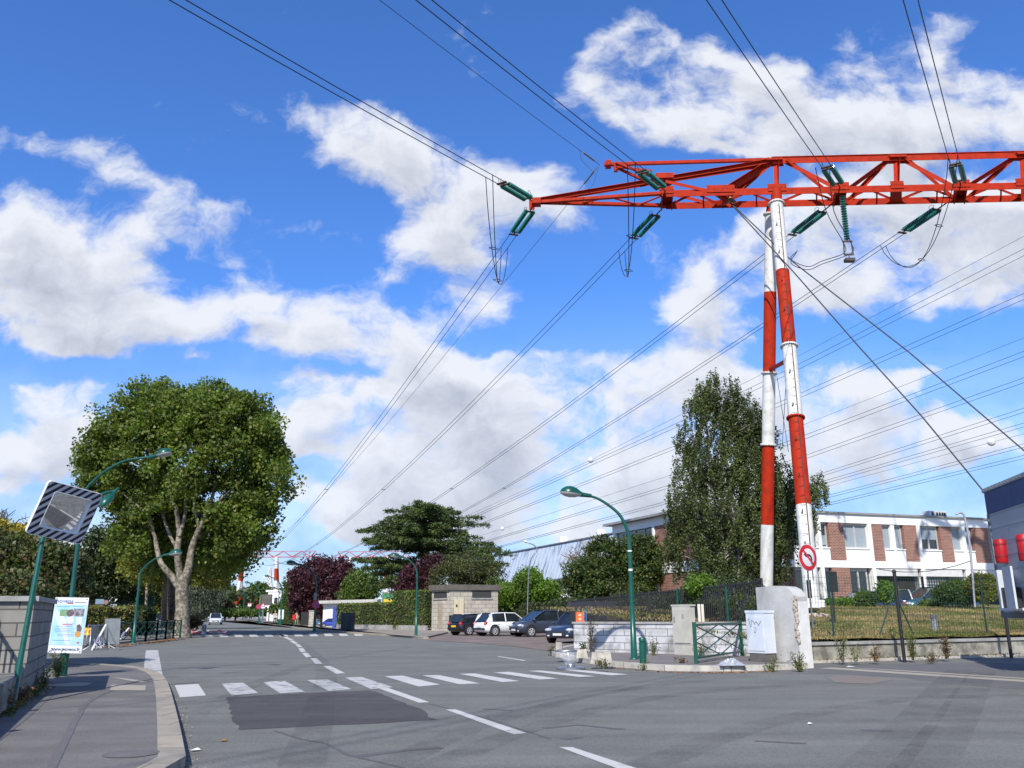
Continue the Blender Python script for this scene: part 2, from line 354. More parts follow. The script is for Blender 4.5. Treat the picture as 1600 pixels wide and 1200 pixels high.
def paintmat(name, c1, wear):       # road paint worn off in patches
    m = bpy.data.materials.new(name); m.use_nodes = True; t, n, l = nd(m); b = n['Principled BSDF']; b.inputs['Roughness'].default_value = .8
    c = n.new('ShaderNodeTexCoord'); a = n.new('ShaderNodeTexNoise'); a.inputs['Scale'].default_value = 3.5; a.inputs['Detail'].default_value = 10; a.inputs['Roughness'].default_value = .75
    l.new(c.outputs['Object'], a.inputs['Vector']); r = n.new('ShaderNodeMapRange'); r.inputs[1].default_value = wear; r.inputs[2].default_value = wear+.05; l.new(a.outputs[0], r.inputs[0])
    k = n.new('ShaderNodeTexNoise'); k.inputs['Scale'].default_value = 25; k.inputs['Detail'].default_value = 5; l.new(c.outputs['Object'], k.inputs['Vector'])
    k2 = n.new('ShaderNodeMix'); k2.data_type = 'RGBA'; k2.inputs[6].default_value = (*c1, 1); k2.inputs[7].default_value = (*[x*.72 for x in c1], 1); l.new(k.outputs[0], k2.inputs[0])
    mx = n.new('ShaderNodeMix'); mx.data_type = 'RGBA'; l.new(r.outputs[0], mx.inputs[0]); l.new(k2.outputs[2], mx.inputs[6]); mx.inputs[7].default_value = (.17, .165, .155, 1)
    l.new(mx.outputs[2], b.inputs['Base Color']); return m
linem = paintmat('road_paint', (.56, .55, .51), .60); wornm = paintmat('worn_paint', (.52, .51, .48), .53)
beigeline = paintmat('beige_line', (.38, .34, .27), .6)
# ================================================================ ground
def gp(L_, z=0.): return [G(x, y, z) for x, y in L_]
g = MB(); g.poly([(-2500, -400, -.05), (2500, -400, -.05), (2500, 5000, -.05), (-2500, 5000, -.05)])
struct(g.build('ground', dirtm))
g = MB(); g.poly([(-70, -60, 0), (70, -60, 0), (70, 60, 0), (40, 260, 0), (-130, 330, 0), (-150, 150, 0), (-70, 60, 0)])
struct(g.build('road', asph))
def raised(name, outline, m, h=.14, kerb=None, km=None, kw=.22, z0=-.04):
    """a raised slab; kerb = list of consecutive outline points that get a stone kerb"""
    o = MB(); pts = [Vector((p[0], p[1], z0)) for p in outline]
    o.prism(pts, h-z0); struct(o.build(name, m))
    if kerb:
        k = MB(); C = [Vector((p[0], p[1], 0)) for p in kerb]; n = len(C)
        cen = sum(pts, Vector())/len(pts); nor = []
        for i in range(n):
            d = (C[min(i+1, n-1)]-C[max(i-1, 0)]).normalized(); nn = Vector((-d.y, d.x, 0)); nor.append(nn)
        # inward = towards the slab
        sgn = 1 if inside(C[n//2]+nor[n//2]*.3, pts) else -1
        for i in range(n-1):
            a, b = C[i]-nor[i]*sgn*.03, C[i+1]-nor[i+1]*sgn*.03; a2, b2 = C[i]+nor[i]*sgn*kw, C[i+1]+nor[i+1]*sgn*kw
            q = [a, b, b2, a2]
            if (b-a).cross(b2-a).z < 0: q = [a, a2, b2, b]
            k.prism([Vector((p.x, p.y, z0)) for p in q], h-z0+.006)
        struct(k.build('kerb', km or kerbm))
def inside(p, poly_):
    c = False; n = len(poly_)
    for i in range(n):
        a, b = poly_[i], poly_[(i+1) % n]
        if (a.y > p.y) != (b.y > p.y) and p.x < (b.x-a.x)*(p.y-a.y)/(b.y-a.y)+a.x: c = not c
    return c
def curve(pts, k=4):     # Catmull-Rom through ground points
    out = []; P = [Vector(p) for p in pts]; P = [2*P[0]-P[1]]+P+[2*P[-1]-P[-2]]
    for i in range(1, len(P)-2):
        for j in range(k):
            t = j/k; a, b, c, d = P[i-1:i+3]
            out.append(.5*((2*b)+(c-a)*t+(2*a-5*b+4*c-d)*t*t+(3*b-a-3*c+d)*t**3))
    out.append(P[-2]); return out
# near left pavement
k1 = [Vector((-2.2, -12, 0)), Vector((-2.7, 2, 0))]+curve(gp([(284, 1200), (276, 1150), (268, 1110), (262, 1085), (255, 1068), (243, 1057), (222, 1050), (190, 1046), (150, 1043), (100, 1041), (-60, 1040)]))
raised('pavement', k1+[Vector((-60, k1[-1].y, 0)), Vector((-60, -12, 0))], pave, .11, k1, kw=.24)
# far left pavement (beyond the side street)
k2 = curve(gp([(-120, 1024), (0, 1020), (100, 1014), (150, 1010), (220, 1003), (262, 998), (288, 991), (306, 984), (308, 977), (300, 971), (286, 966)]))
k2 = k2+[Vector((-75, 190, 0))]
raised('pavement', k2+[Vector((-170, 190, 0)), Vector((-170, k2[0].y, 0))], pave, .12, k2, kw=.25)
# far right pavement
k3 = [Vector((-62, 190, 0))]+curve(gp([(362, 967), (400, 973), (440, 979), (500, 986), (560, 991), (620, 995), (662, 999)]))
raised('pavement', k3+list(reversed([Vector((-35, 190, 0)), G(520, 975), G(600, 978), G(690, 983), G(700, 990)])), mat('far_pavement', (.30, .25, .20), (.20, .17, .14), .95, scale=.8, detail=8), .12, k3, kw=.3)
# near right pavement in front of the white wall
k4 = curve(gp([(905, 1012), (878, 1017), (862, 1024), (880, 1030), (900, 1034), (940, 1041), (985, 1045), (1040, 1049), (1120, 1050), (1190, 1049), (1262, 1046)]))
raised('pavement', k4+[G(1262, 1030), G(1190, 1020), G(1100, 1012), G(980, 1006)], mat('old_pavement', (.19, .165, .15), (.13, .118, .11), .95, scale=1.3, bump=.4, bscale=60, detail=9), .15, k4,
       brickmat('light_kerb', (.50, .47, .41), (.42, .39, .34), (.16, .15, .13), .9, 1.0, .015, .9, .6, dirtcol=(.17, .16, .14), dscale=3.5), kw=.2)
# brown parking surface
g = MB(); g.poly([Vector((p.x, p.y, .012)) for p in gp([(664, 1000), (740, 1005), (800, 1010), (860, 1017), (905, 1024)])]+[Vector((p[0], p[1], .012)) for p in (G(1000, 1010), (14, 70, 0), (9, 95, 0), (-12, 95, 0))])
struct(g.build('parking_area', apron))
def sheet(name, pts, m, z=.004, n=1):
    o = MB(); o.poly([Vector((p[0], p[1], z)) for p in pts]); return struct(o.build(name, m))
def ragged(P_, amp, st=.35):
    out = []
    for i in range(len(P_)):
        a, b = P_[i], P_[(i+1) % len(P_)]; k = max(1, int((b-a).length/st)); nn = Vector((-(b-a).y, (b-a).x, 0)).normalized()
        for j in range(k): out.append(a.lerp(b, j/k)+nn*random.uniform(-amp, amp))
    return out
sheet('asphalt_patch', ragged(gp([(355, 1090), (372, 1140), (470, 1136), (560, 1132), (679, 1125), (655, 1108), (610, 1090), (578, 1079), (520, 1081), (440, 1085)]), .05), patchm)
# crosswalk stripes, one painted sheet each
ST = [((273, 1071), (310, 1069), (322, 1087), (281, 1090)), ((346, 1068), (380, 1067), (403, 1083), (362, 1087)), ((411, 1066), (445, 1064), (476, 1081), (438, 1084)),
      ((480, 1063), (512, 1062), (549, 1077), (514, 1080)), ((539, 1059), (565, 1058), (614, 1074), (580, 1077)), ((601, 1057), (630, 1056), (688, 1070), (654, 1073)), ((659, 1055.5), (686, 1055), (750, 1068), (718, 1069.5)),
      ((717, 1053), (742, 1052.5), (812, 1064.5), (785, 1066)), ((771, 1051), (796, 1050), (872, 1060.5), (844, 1062)), ((825, 1048.5), (846, 1048), (931, 1057), (905, 1058)), ((878, 1047), (900, 1046.5), (982, 1054), (955, 1055.5))]
for i, s_ in enumerate(ST): sheet('crosswalk_stripe', gp(s_), wornm if i in (1, 2, 3, 4) else linem, .005)
for i in range(11):      # far crosswalk
    x = 318+i*23.4; y = 994-.22*i+(0 if i else 0); sheet('crosswalk_stripe', gp([(x, y-2.0), (x+12, y-2.2), (x+16, y+1.6), (x+3, y+1.8)]), linem, .005)
for q in [((432, 990.5), (437, 990.3), (447, 994.5), (442, 995)), ((442, 995.6), (447, 995.2), (459, 1000), (453, 1000.6)), ((452, 1001.5), (458, 1001), (466, 1005.5), (460, 1006)), ((461, 1006.8), (467, 1006.2), (473, 1011), (466, 1011.6)),
          ((466, 1013), (474, 1012.6), (478, 1018.5), (470, 1019)), ((472, 1020.5), (480, 1020), (487, 1026.5), (478, 1027)), ((485, 1029), (494, 1028.6), (504, 1037), (493, 1037.5)), ((505, 1041), (516, 1040.6), (539, 1052), (525, 1053)),
          ((592, 1076), (606, 1075), (671, 1097.5), (655, 1098.5)), ((696, 1109), (711, 1108.5), (823, 1146), (803, 1148)), ((874, 1168), (894, 1168), (1010, 1206), (985, 1209)),
          ((776, 1026), (780, 1025.6), (822, 1032), (818, 1032.8))]:
    sheet('lane_dash', gp(q), linem, .005)
sheet('stop_bar', gp([(228, 1016), (247, 1016), (254.5, 1058), (223.5, 1054)]), wornm, .005)
# pavement level paint
sheet('pavement_mark', gp([(172, 1078), (174, 1069.5), (228, 1070.5), (227, 1078.5)], .12), beigeline, .116)
sheet('pavement_mark', gp([(174, 1058), (200, 1060), (230, 1064.5), (220, 1066), (195, 1062)], .12), beigeline, .116)
sheet('pavement_mark', gp([(62, 1070), (118, 1066), (145, 1066.5), (135, 1071), (100, 1072.5)], .12), beigeline, .116)
sheet('edge_line', gp([(1278, 1044.5), (1300, 1043), (1420, 1051), (1620, 1064), (1620, 1067), (1420, 1054), (1300, 1045.6)]), beigeline, .005)
sheet('edge_line', gp([(1300, 1041.6), (1420, 1048.3), (1620, 1061), (1620, 1062.5), (1420, 1049.8)]), beigeline, .007)
sheet('asphalt_patch', gp([(1262, 1042), (1345, 1039), (1500, 1036), (1640, 1036), (1700, 1085), (1500, 1070), (1400, 1058), (1262, 1051)]), mat('newer_asphalt', (.125, .122, .118), (.105, .102, .10), .9, scale=2, bump=.4, bscale=140), .003)
sheet('rust_stain', gp([(1290, 1059), (1310, 1056), (1345, 1057), (1385, 1060), (1393, 1063), (1362, 1069), (1330, 1068), (1303, 1066), (1298, 1062)]), paintmat('rust_dust', (.22, .165, .12), .49), .0055)
# dark cracks and seams in the tarmac; two short dashes are painted cast shadow
for pts, w_ in ([((300, 1011), (420, 1008)), .10], [((346, 1052), (379, 1049.8)), .12], [((249, 1058.6), (279, 1057.5)), .10], [((430, 1142), (470, 1155), (510, 1162), (545, 1180), (640, 1202)), .03], [((672, 1100), (760, 1122), (860, 1155)), .03],
                [((560, 1182), (640, 1172), (690, 1168)), .10], [((850, 1138), (905, 1133), (975, 1140)), .07], [((755, 1108), (800, 1110)), .06], [((880, 1155), (905, 1152)), .1], [((1180, 1158), (1260, 1162)), .06], [((1345, 1141), (1395, 1142)), .1]):
    P_ = gp(pts); L1 = []; R1 = []
    for i, p in enumerate(P_):
        d = (P_[min(i+1, len(P_)-1)]-P_[max(i-1, 0)]).normalized(); nn = Vector((-d.y, d.x, 0))*(w_*(.5+.5*random.random())); L1.append(p+nn); R1.append(p-nn)
    sheet('seam_and_shadow', L1+R1[::-1], mat('seam_and_shadow', (.085, .083, .082), (.11, .107, .10), .8, scale=9), .0035)
# pavement seam, then a wire's cast shadow painted as a dark strip
for pts in (((320/4, 1200), (400/4, 1160), (460/4, 1130), (530/4, 1100), (610/4, 1087), (690/4, 1079)), ((-10, 1160), (40, 1120), (80, 1085), (95, 1069))):
    P_ = gp(pts, .116); L1 = []; R1 = []
    for i, p in enumerate(P_):
        d = (P_[min(i+1, len(P_)-1)]-P_[max(i-1, 0)]).normalized(); nn = Vector((-d.y, d.x, 0))*.045; L1.append(p+nn); R1.append(p-nn)
    sheet('seam_and_shadow', L1+R1[::-1], mat('pave_seam_and_shadow', (.10, .097, .092), (.13, .125, .12), .8, scale=9), .115)
# faint curved dark bands over the tarmac, thin and patchy
band_mat = bpy.data.materials.new('dark_band'); band_mat.use_nodes = True; t_, n_, l_ = nd(band_mat); b_ = n_['Principled BSDF']; b_.inputs['Base Color'].default_value = (.06, .06, .06, 1); b_.inputs['Roughness'].default_value = .8
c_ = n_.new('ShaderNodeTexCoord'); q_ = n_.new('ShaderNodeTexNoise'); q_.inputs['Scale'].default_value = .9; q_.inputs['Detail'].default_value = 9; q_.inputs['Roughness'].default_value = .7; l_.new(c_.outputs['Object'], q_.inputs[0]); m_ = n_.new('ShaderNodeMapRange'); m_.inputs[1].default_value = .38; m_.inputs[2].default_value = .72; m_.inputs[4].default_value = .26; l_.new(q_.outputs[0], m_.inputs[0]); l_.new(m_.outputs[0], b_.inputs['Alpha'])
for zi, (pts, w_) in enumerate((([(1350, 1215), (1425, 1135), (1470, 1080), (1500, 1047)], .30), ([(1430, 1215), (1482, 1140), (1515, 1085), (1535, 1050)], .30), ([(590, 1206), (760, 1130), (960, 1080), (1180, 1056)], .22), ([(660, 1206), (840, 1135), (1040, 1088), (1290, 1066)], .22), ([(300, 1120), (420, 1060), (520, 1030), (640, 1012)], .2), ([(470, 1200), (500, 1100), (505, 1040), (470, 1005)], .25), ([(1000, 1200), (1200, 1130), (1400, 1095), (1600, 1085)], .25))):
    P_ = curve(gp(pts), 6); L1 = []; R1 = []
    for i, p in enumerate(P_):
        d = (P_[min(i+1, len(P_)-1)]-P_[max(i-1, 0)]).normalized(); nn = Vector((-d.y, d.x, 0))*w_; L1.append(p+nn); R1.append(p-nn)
    o = MB(); k = len(P_); zz = .0062+zi*.0004; o.add([Vector((p.x, p.y, zz)) for p in L1+R1], [(i, i+1, k+i+1, k+i) for i in range(k-1)]); struct(o.build('dark_band', band_mat))
# gravel, litter and leaf fall along the gutters
def scatter(name, line, n, spread, size, m, z=.01, label=None, kind='stuff', fl=.8, cat='debris'):
    P_ = []
    for _ in range(n):
        i = random.randrange(len(line)-1); t = random.random(); a = line[i].lerp(line[i+1], t); q = abs(random.gauss(0, spread)); P_.append((a.x+random.choice((-.2, 1))*q*.9, a.y-q*.5, z+random.random()*.01))
    o = leaves(name, P_, size, m, flat=fl, aspect=.8); tag(o, label, cat, kind=kind); return o
scatter('gravel', gp([(286, 1200), (277, 1150), (268, 1110), (262, 1088)]), 900, .16, .022, mat('grit', (.34, .29, .22), (.2, .18, .15), .9, scale=40), .006, 'pale grit and gravel lying along the left kerb')
leaf_dry = leafmat('dry_leaf', [(.22, .075, .025), (.30, .14, .04), (.16, .08, .03)], .15, .8)
scatter('fallen_leaves', gp([(150, 1013), (220, 1006), (262, 1001), (290, 994), (306, 987)]), 700, .35, .12, leaf_dry, .01, 'brown fallen leaves along the far left kerb')
scatter('fallen_leaves', gp([(940, 1043), (1040, 1051), (1120, 1052), (1200, 1050)]), 200, .1, .06, leaf_dry, .012, 'brown fallen leaves in the gutter by the right kerb')
scatter('dry_weeds', gp([(1272, 1037), (1400, 1032), (1500, 1029), (1600, 1026)]), 500, .12, .05, leafmat('dry_weed', [(.2, .17, .07), (.12, .13, .04), (.24, .13, .06)], .3, .8), .10, 'low dry weeds and litter along the foot of the low wall', fl=.2)
scatter('moss', gp([(68, 1066), (30, 1098), (-4, 1122)], .11), 700, .12, .05, leafmat('moss_leaf', [(.1, .12, .03), (.16, .1, .04)], .3, .8), .13, 'weeds and dead leaves along the foot of the left wall', fl=.2)
for (x, y, nm, s_, m) in ((275, 1125, 'paper_scrap', .05, white_paint), (305, 1171, 'paper_scrap', .06, white_paint), (349, 1156, 'fallen_leaf', .05, leaf_dry), (1266, 1130, 'paper_scrap', .04, white_paint), (1330, 1041.5, 'paper_scrap', .14, white_paint)):
    p = G(x, y, .02); o = MB(); o.add([(p.x-s_, p.y, .012), (p.x, p.y-s_, .02), (p.x+s_, p.y+s_*.3, .014), (p.x, p.y+s_*1.4, .03)], [(0, 1, 2, 3)])
    tag(o.build(nm, m), {275: 'white paper scrap by the gutter beside the left kerb', 305: 'white paper scrap on tarmac nearest the camera at left', 349: 'single orange brown leaf lying on the road below the dark patch', 1266: 'tiny pale scrap lying on the open tarmac at right', 1330: 'white paper scrap at the foot of the low concrete wall'}[x], 'litter')
# dark round patch on the left pavement
p = G(205, 1178, .11); o = MB(); o.poly([(p.x+.28*math.cos(a), p.y+.28*math.sin(a), .1165) for a in [i*math.pi/10 for i in range(20)]]); struct(o.build('round_patch', mat('round_patch_tone', (.11, .105, .10), (.14, .132, .125), .9, scale=6)))
# ================================================================ lawn behind the low wall
LW0, LW1 = G(1268, 1036), G(1700, 1021)
lwd = (LW1-LW0).normalized(); lwn = Vector((-lwd.y, lwd.x, 0))
def lawnz(x, y):
    d = (Vector((x, y, 0))-LW0).dot(lwn)
    t = max(0, min(1, d/17)); return .62+1.12*(t**.8)
WL, WR = G(897, 1017.5, .15), G(1165, 1025, .15)
cdir = (G(897, 1018, .15)-G(1165, 1034, .15)).normalized(); cnr = Vector((cdir.y, -cdir.x, 0)); cnr = cnr if cnr.x > 0 else -cnr
lawn = MB(); nx, ny = 60, 40
for j in range(ny+1):
    for i in range(nx+1):
        x0 = 7.6+(70-7.6)*(i/nx); a = Vector((x0, 0, 0)); b = LW0+lwd*((x0-LW0.x)/lwd.x)
        if x0 < LW0.x: b = Vector((x0, 30.2+(LW0.x-x0)*.9, 0))
        y = b.y+.12+(66-b.y)*(j/ny)**1.4; x = x0-(2.2+3*(j/ny))*(j/ny)*(1-i/nx)
        lawn.v.append((x, y, lawnz(x, y)+.03*math.sin(x*1.7+y)+.02*math.sin(y*2.3-x)))
for j in range(ny):
    for i in range(nx):
        a = j*(nx+1)+i; lawn.f.append((a, a+1, a+nx+2, a+nx+1)); lawn.m.append(0); lawn.s.append(True)
lawnm = mat('lawn', (.28, .21, .11), (.13, .13, .045), .95, scale=.5, bump=.7, bscale=25, detail=12, fac=(.38, .58), spec=.1)
struct(lawn.build('lawn', lawnm))
Pd, Pg = [], []
for _ in range(46000):
    s_ = random.random()**.8*26-2; d = random.random()**1.7*16+.15; q = LW0+lwd*s_+lwn*d; pt_ = (q.x, q.y, lawnz(q.x, q.y)+.04)
    f_ = math.sin(q.x*.9+2*math.sin(q.y*.6))+math.sin(q.y*1.3-q.x*.5+1.7*math.sin(q.x*.8))+random.gauss(0, .55)
    (Pd if f_ > -.15 else Pg).append(pt_)
tag(leaves('dry_grass', Pd, .12, leafmat('dry_blade', [(.34, .25, .12), (.25, .19, .08), (.40, .30, .15), (.18, .16, .06)], .3, .8), droop=-1.2, aspect=.22), 'dry straw coloured patches of the lawn behind the low wall', 'grass', kind='stuff')
tag(leaves('grass', Pg, .13, leafmat('grass_blade', [(.12, .15, .03), (.20, .19, .06), (.08, .12, .02)], .3, .8), droop=-1.2, aspect=.22), 'greener patches of lawn grass behind the low wall', 'grass', kind='stuff')
# ================================================================ portal pylon (nearest)
prd = mat('pylon_red', (.40, .025, .006), (.22, .020, .008), .65, scale=2.4, fac=(.42, .75), detail=8, spec=.12)
pwh = mat('pylon_white', (.62, .61, .57), (.36, .34, .30), .6, scale=2.2, detail=10, fac=(.48, .78))
rustm = mat('rusty_steel', (.09, .05, .035), (.05, .03, .025), .8, scale=8)
cablem = mat('cable', (.030, .032, .036), (.02, .02, .024), .5, metal=.3, scale=3)
insm = mat('insulator_glass', (.015, .17, .13), (.010, .12, .095), .12, scale=3, spec=.8)
yokem = mat('dark_fitting', (.10, .075, .06), (.05, .045, .04), .6, metal=.4, scale=9)
NC = AT(1213, 298, 42.4); ZC = NC.z
FC = G(1213, 317.5, ZC); N2 = G(1600, 289.5, ZC)
bd = (N2-NC); bd.z = 0; bd.normalize(); bn = Vector((-bd.y, bd.x, 0))      # along the beam, and away from the viewer
if bn.y < 0: bn = -bn
sep = (FC-NC).dot(bn); MID = NC+bn*(sep/2)
ZT = AT(1213, 249.5, MID.y).z
def online(o, px, z, dirv=None):       # the point of a horizontal line that stands above pixel column px
    d = dirv or bd; lo, hi = -60., 60.
    for _ in range(50):
        m = (lo+hi)/2; q = o+d*m
        if proj((q.x, q.y, z))[0] < px: lo = m
        else: hi = m
    q = o+d*lo; return Vector((q.x, q.y, z))
nn = lambda px, dz=0.: online(NC, px, ZC+dz)
ff = lambda px, dz=0.: online(NC+bn*sep, px, ZC+dz)
tt = lambda px, dz=0.: online(MID, px, ZT+dz)
PY = thing('portal_pylon', (MID.x, MID.y, 1.2), 'tall red and white portal pylon whose two tube legs stand behind the concrete block', 'pylon')
def leg_tube(top, foot, bands, flanges, r, parent, rungs=False):
    top, foot = Vector(top), Vector(foot)
    def at(y):
        lo, hi = 0., 1.
        for _ in range(40):
            m = (lo+hi)/2
            if proj(top.lerp(foot, m))[1] < y: lo = m
            else: hi = m
        return lo
    mb = MB(); ts = [0]+[at(y) for y in bands]+[1]
    for i in range(len(ts)-1):
        a, b = top.lerp(foot, ts[i]), top.lerp(foot, ts[i+1])
        mb.tube([a, b], [r, r], 24, (i+1) % 2, cap=(i in (0, len(ts)-2)))
    lg = mb.build('leg', [prd, pwh], parent)
    for y, w in flanges:
        t = at(y); a = top.lerp(foot, t); d = (foot-top).normalized(); f_ = MB(); f_.tube([a-d*.035, a+d*.035], r*1.28, 24, 0, sm=False)
        for k in range(16):
            an = k*math.pi/8; e1 = d.cross(Vector((0, 1, 0))).normalized(); e2 = d.cross(e1); c = a+(e1*math.cos(an)+e2*math.sin(an))*r*1.15
            f_.tube([c-d*.07, c+d*.07], .022, 5, 0)
        f_.build('flange', pwh if w else prd, lg)
    if rungs:
        d = (foot-top).normalized(); outw = Vector((-.15, -1, 0)); outw = (outw-d*outw.dot(d)).normalized(); side = d.cross(outw).normalized(); rb = MB(); ln = (foot-top).length; k = 0; s_ = .4
        base_ = outw*r
        rb.tube([top+d*.3+base_+outw*.06-side*.06, foot-d*1.2+base_+outw*.06-side*.06], .022, 6)
        while s_ < ln-1.4:
            c = top+d*s_+base_; rb.tube([c, c+outw*.06], .009, 5); rb.tube([c+outw*.05-side*.02, c+outw*.06+side*.20], .009, 5); s_ += .45
        rb.build('climbing_rungs', rustm, lg)
        hk = MB(); s_ = 1.6
        while s_ < ln-2:
            c = top+d*s_+base_+side*.12; hk.tube([c-d*.10, c+outw*.09, c+d*.08+side*.05], .024, 5); s_ += 1.75
        hk.build('step_bracket', rustm, lg)
    return lg
Tn = NC+Vector((0, 0, -.35)); Tf = NC+bn*sep+Vector((0, 0, -.35))
Tn = AT(1213, 318, NC.y); Tf = AT(1205, 334, FC.y)
Fn = AT(1270, 952, 38.0); Ff = AT(1197, 960, 47.0)
leg_tube(Tn, Fn, [424, 540, 652, 790], [(319, 1), (541, 1), (653, 0)], .335, PY, True)
leg_tube(Tf, Ff, [457, 583, 695, 820], [(335, 1), (583, 1), (695, 1)], .335, PY)
mb = MB(); mb.tube([nn(1213, .05), Tn], [.28, .30], 16); mb.tube([ff(1207, .05), Tf], [.28, .30], 16); mb.build('leg_head', prd, PY)
mb = MB(); a = Ff.lerp(Tf, (Ff.z-AT(1208, 585, 46).z)/(Ff.z-Tf.z)) ; b = Fn.lerp(Tn, (Fn.z-AT(1228, 556, 40).z)/(Fn.z-Tn.z)); mb.beam(a, b, .16, .16); mb.build('leg_brace', prd, PY)
# second A-frame leg just outside the frame, its head reaches the picture edge
E1 = nn(1624); E1f = ff(1620)
leg_tube(E1+Vector((0, 0, -.45)), Vector((E1.x+.9, 37.5, 1.6)), [424, 540, 652, 790], [(330, 1)], .335, PY)
leg_tube(E1f+Vector((0, 0, -.45)), Vector((E1f.x, 47, 1.7)), [457, 583, 695, 820], [(340, 1)], .335, PY)
mb = MB()
W1 = .26; T1 = .028
for lf in (nn, ff):
    up = Z
    for a, b in ((1040, 1213), (1213, 1600), (1600, 1790)): mb.angle(lf(a), lf(b), W1, T1, up, 0); mb.beam(lf(a, .06), lf(b, .06), T1, .22)
    mb.beam(lf(1040), tipp := online(MID, 840, ZC), .22, .16); 
mb.build('lower_chord', prd, PY)
TIP = online(MID, 838, ZC)
mb = MB()
mb.angle(tt(1205), tt(1800), .30, .03); mb.beam(tt(1205, .1), tt(1800, .1), .30, .03)
mb.beam(tt(1205), online(MID, 944, ZT-.06), .17, .17); mb.build('upper_chord', prd, PY)
mb = MB()
for s_ in (-1, 1):
    o = bn*(s_*.22); mb.angle(tt(1200, -.1)+o, TIP+o*.3+Vector((0, 0, .18)), .17, .022)
mb.build('cantilever_tie', prd, PY)
mb = MB()      # bracing between chords
for lf, sgn in ((nn, -1), (ff, 1)):
    o = bn*(sgn*-.12)
    for a, b in ((1200, 1122),): mb.angle(tt(a)+o, lf(b, .05)+o*.3, .34, .03)
    for a, b in ((1228, 1312), (1388, 1322), (1410, 1492), (1586, 1508), (1612, 1700), (1212, 1213), (1400, 1400), (1598, 1598)): mb.angle(tt(a)+o, lf(b, .05), .20, .022)
    mb.angle(lf(1040, .75) if sgn < 0 else lf(1050, .75), lf(1115, .05), .16, .02)
mb.build('bracing', prd, PY)
for lf in (nn, ff):      # gusset plates where members meet
    for px, w in ((1213, 1.0), (1312, .9), (1400, .7), (1500, .9), (1125, 1.5), (1042, .7), (1598, .9)):
        mb = MB(); c = lf(px, .12)+bn*(-.16 if lf is nn else .16); mb.beam(c-bd*w/2, c+bd*w/2, .025, .42)
        for k in range(6):
            q = c+bd*(w*(k/5-.5)*.85); mb.box(q+bn*(-.02 if lf is nn else .02), (.05, .04, .05))
        mb.build('gusset_plate', prd, PY)
for px in (1208, 1400, 1598): mb = MB(); c = tt(px, -.1); mb.beam(c-bd*.45, c+bd*.45, .62, .12); mb.beam(c-bd*.55-Z*.15, c+bd*.55-Z*.15, .03, .34); mb.build('gusset_plate', prd, PY)
mb = MB()      # zigzag floor lacing
seq = [858, 905, 952, 1000, 1042, 1085, 1125, 1168, 1213, 1262, 1312, 1356, 1400, 1450, 1500, 1550, 1598, 1650]
for i in range(len(seq)-1):
    a, b = (nn, ff) if i % 2 else (ff, nn)
    if seq[i+1] <= 1042:      # tapered nose
        def side(px, s_):
            t = (px-840)/(1040-840); p = online(MID, px, ZC); return p+bn*(s_*t*sep/2)
        mb.beam(side(seq[i], 1 if i % 2 else -1), side(seq[i+1], -1 if i % 2 else 1), .10, .05)
    else: mb.angle(a(seq[i]), b(seq[i+1]), .12, .02); mb.beam(b(seq[i]+14)+Z*.0, a(seq[i]+14), .08, .03) if i % 2 else None
mb.build('floor_lacing', prd, PY)
for px in (1042, 1312, 1500):      # box cross beams that carry the insulators
    mb = MB(); a, b = nn(px, -.02)-bn*.15, ff(px, -.02)+bn*.15
    for o in (-.28, .28): mb.beam(a+bd*o, b+bd*o, .05, .42)
    mb.beam(a+Z*.2, b+Z*.2, .5, .04); mb.build('cross_beam', prd, PY)
a, b = nn(1400), ff(1400); mb = MB(); mb.beam(a, b, .55, .32); mb.build('cross_beam', prd, PY)
a, b = nn(1213), ff(1213); mb = MB(); mb.beam(a, b, .35, .4); mb.build('cross_beam', prd, PY)
mb = MB(); mb.beam(nn(1036, .1), nn(1036, 1.05)+bn*.5, .35, .2); mb.beam(ff(1040, .1), ff(1040, 1.0)-bn*.5, .3, .2); mb.beam(nn(1025, 1.0)+bn*.3, nn(1052, 1.0)+bn*.3, .9, .3)
mb.build('upright_frame', prd, PY)
mb = MB()      # tip and outrigger
mb.box(TIP, (.5, .55, .32), Matrix.Rotation(math.atan2(bd.y, bd.x), 3, 'Z')); mb.beam(TIP-bd*.25+Z*.1, TIP-bd*.25-Z*.42, .12, .3); mb.build('beam_tip', prd, PY); mb = MB()
OR_ = online(MID, 945, ZT-.06)
mb.box(OR_+bd*.2, (.3, .5, .3)); mb.beam(OR_+bd*.6-bn*.2, nn(1030, .95)+bn*.2, .14, .12); mb.beam(OR_+bd*.6+bn*.3, ff(1032, .95)-bn*.2, .14, .12); mb.beam(OR_+bd*.6, OR_+bd*.6-Z*.45, .2, .2); mb.beam(OR_+bd*.6-bn*.25-Z*.3, OR_+bd*2.6-Z*.45, .08, .1)
mb.build('outrigger', prd, PY)
GA = nn(1140, -.25)+bn*.5
mb = MB(); mb.beam(nn(1118), GA, .2, .3); mb.beam(ff(1120), GA, .2, .3); mb.build('guy_bracket', prd, PY)
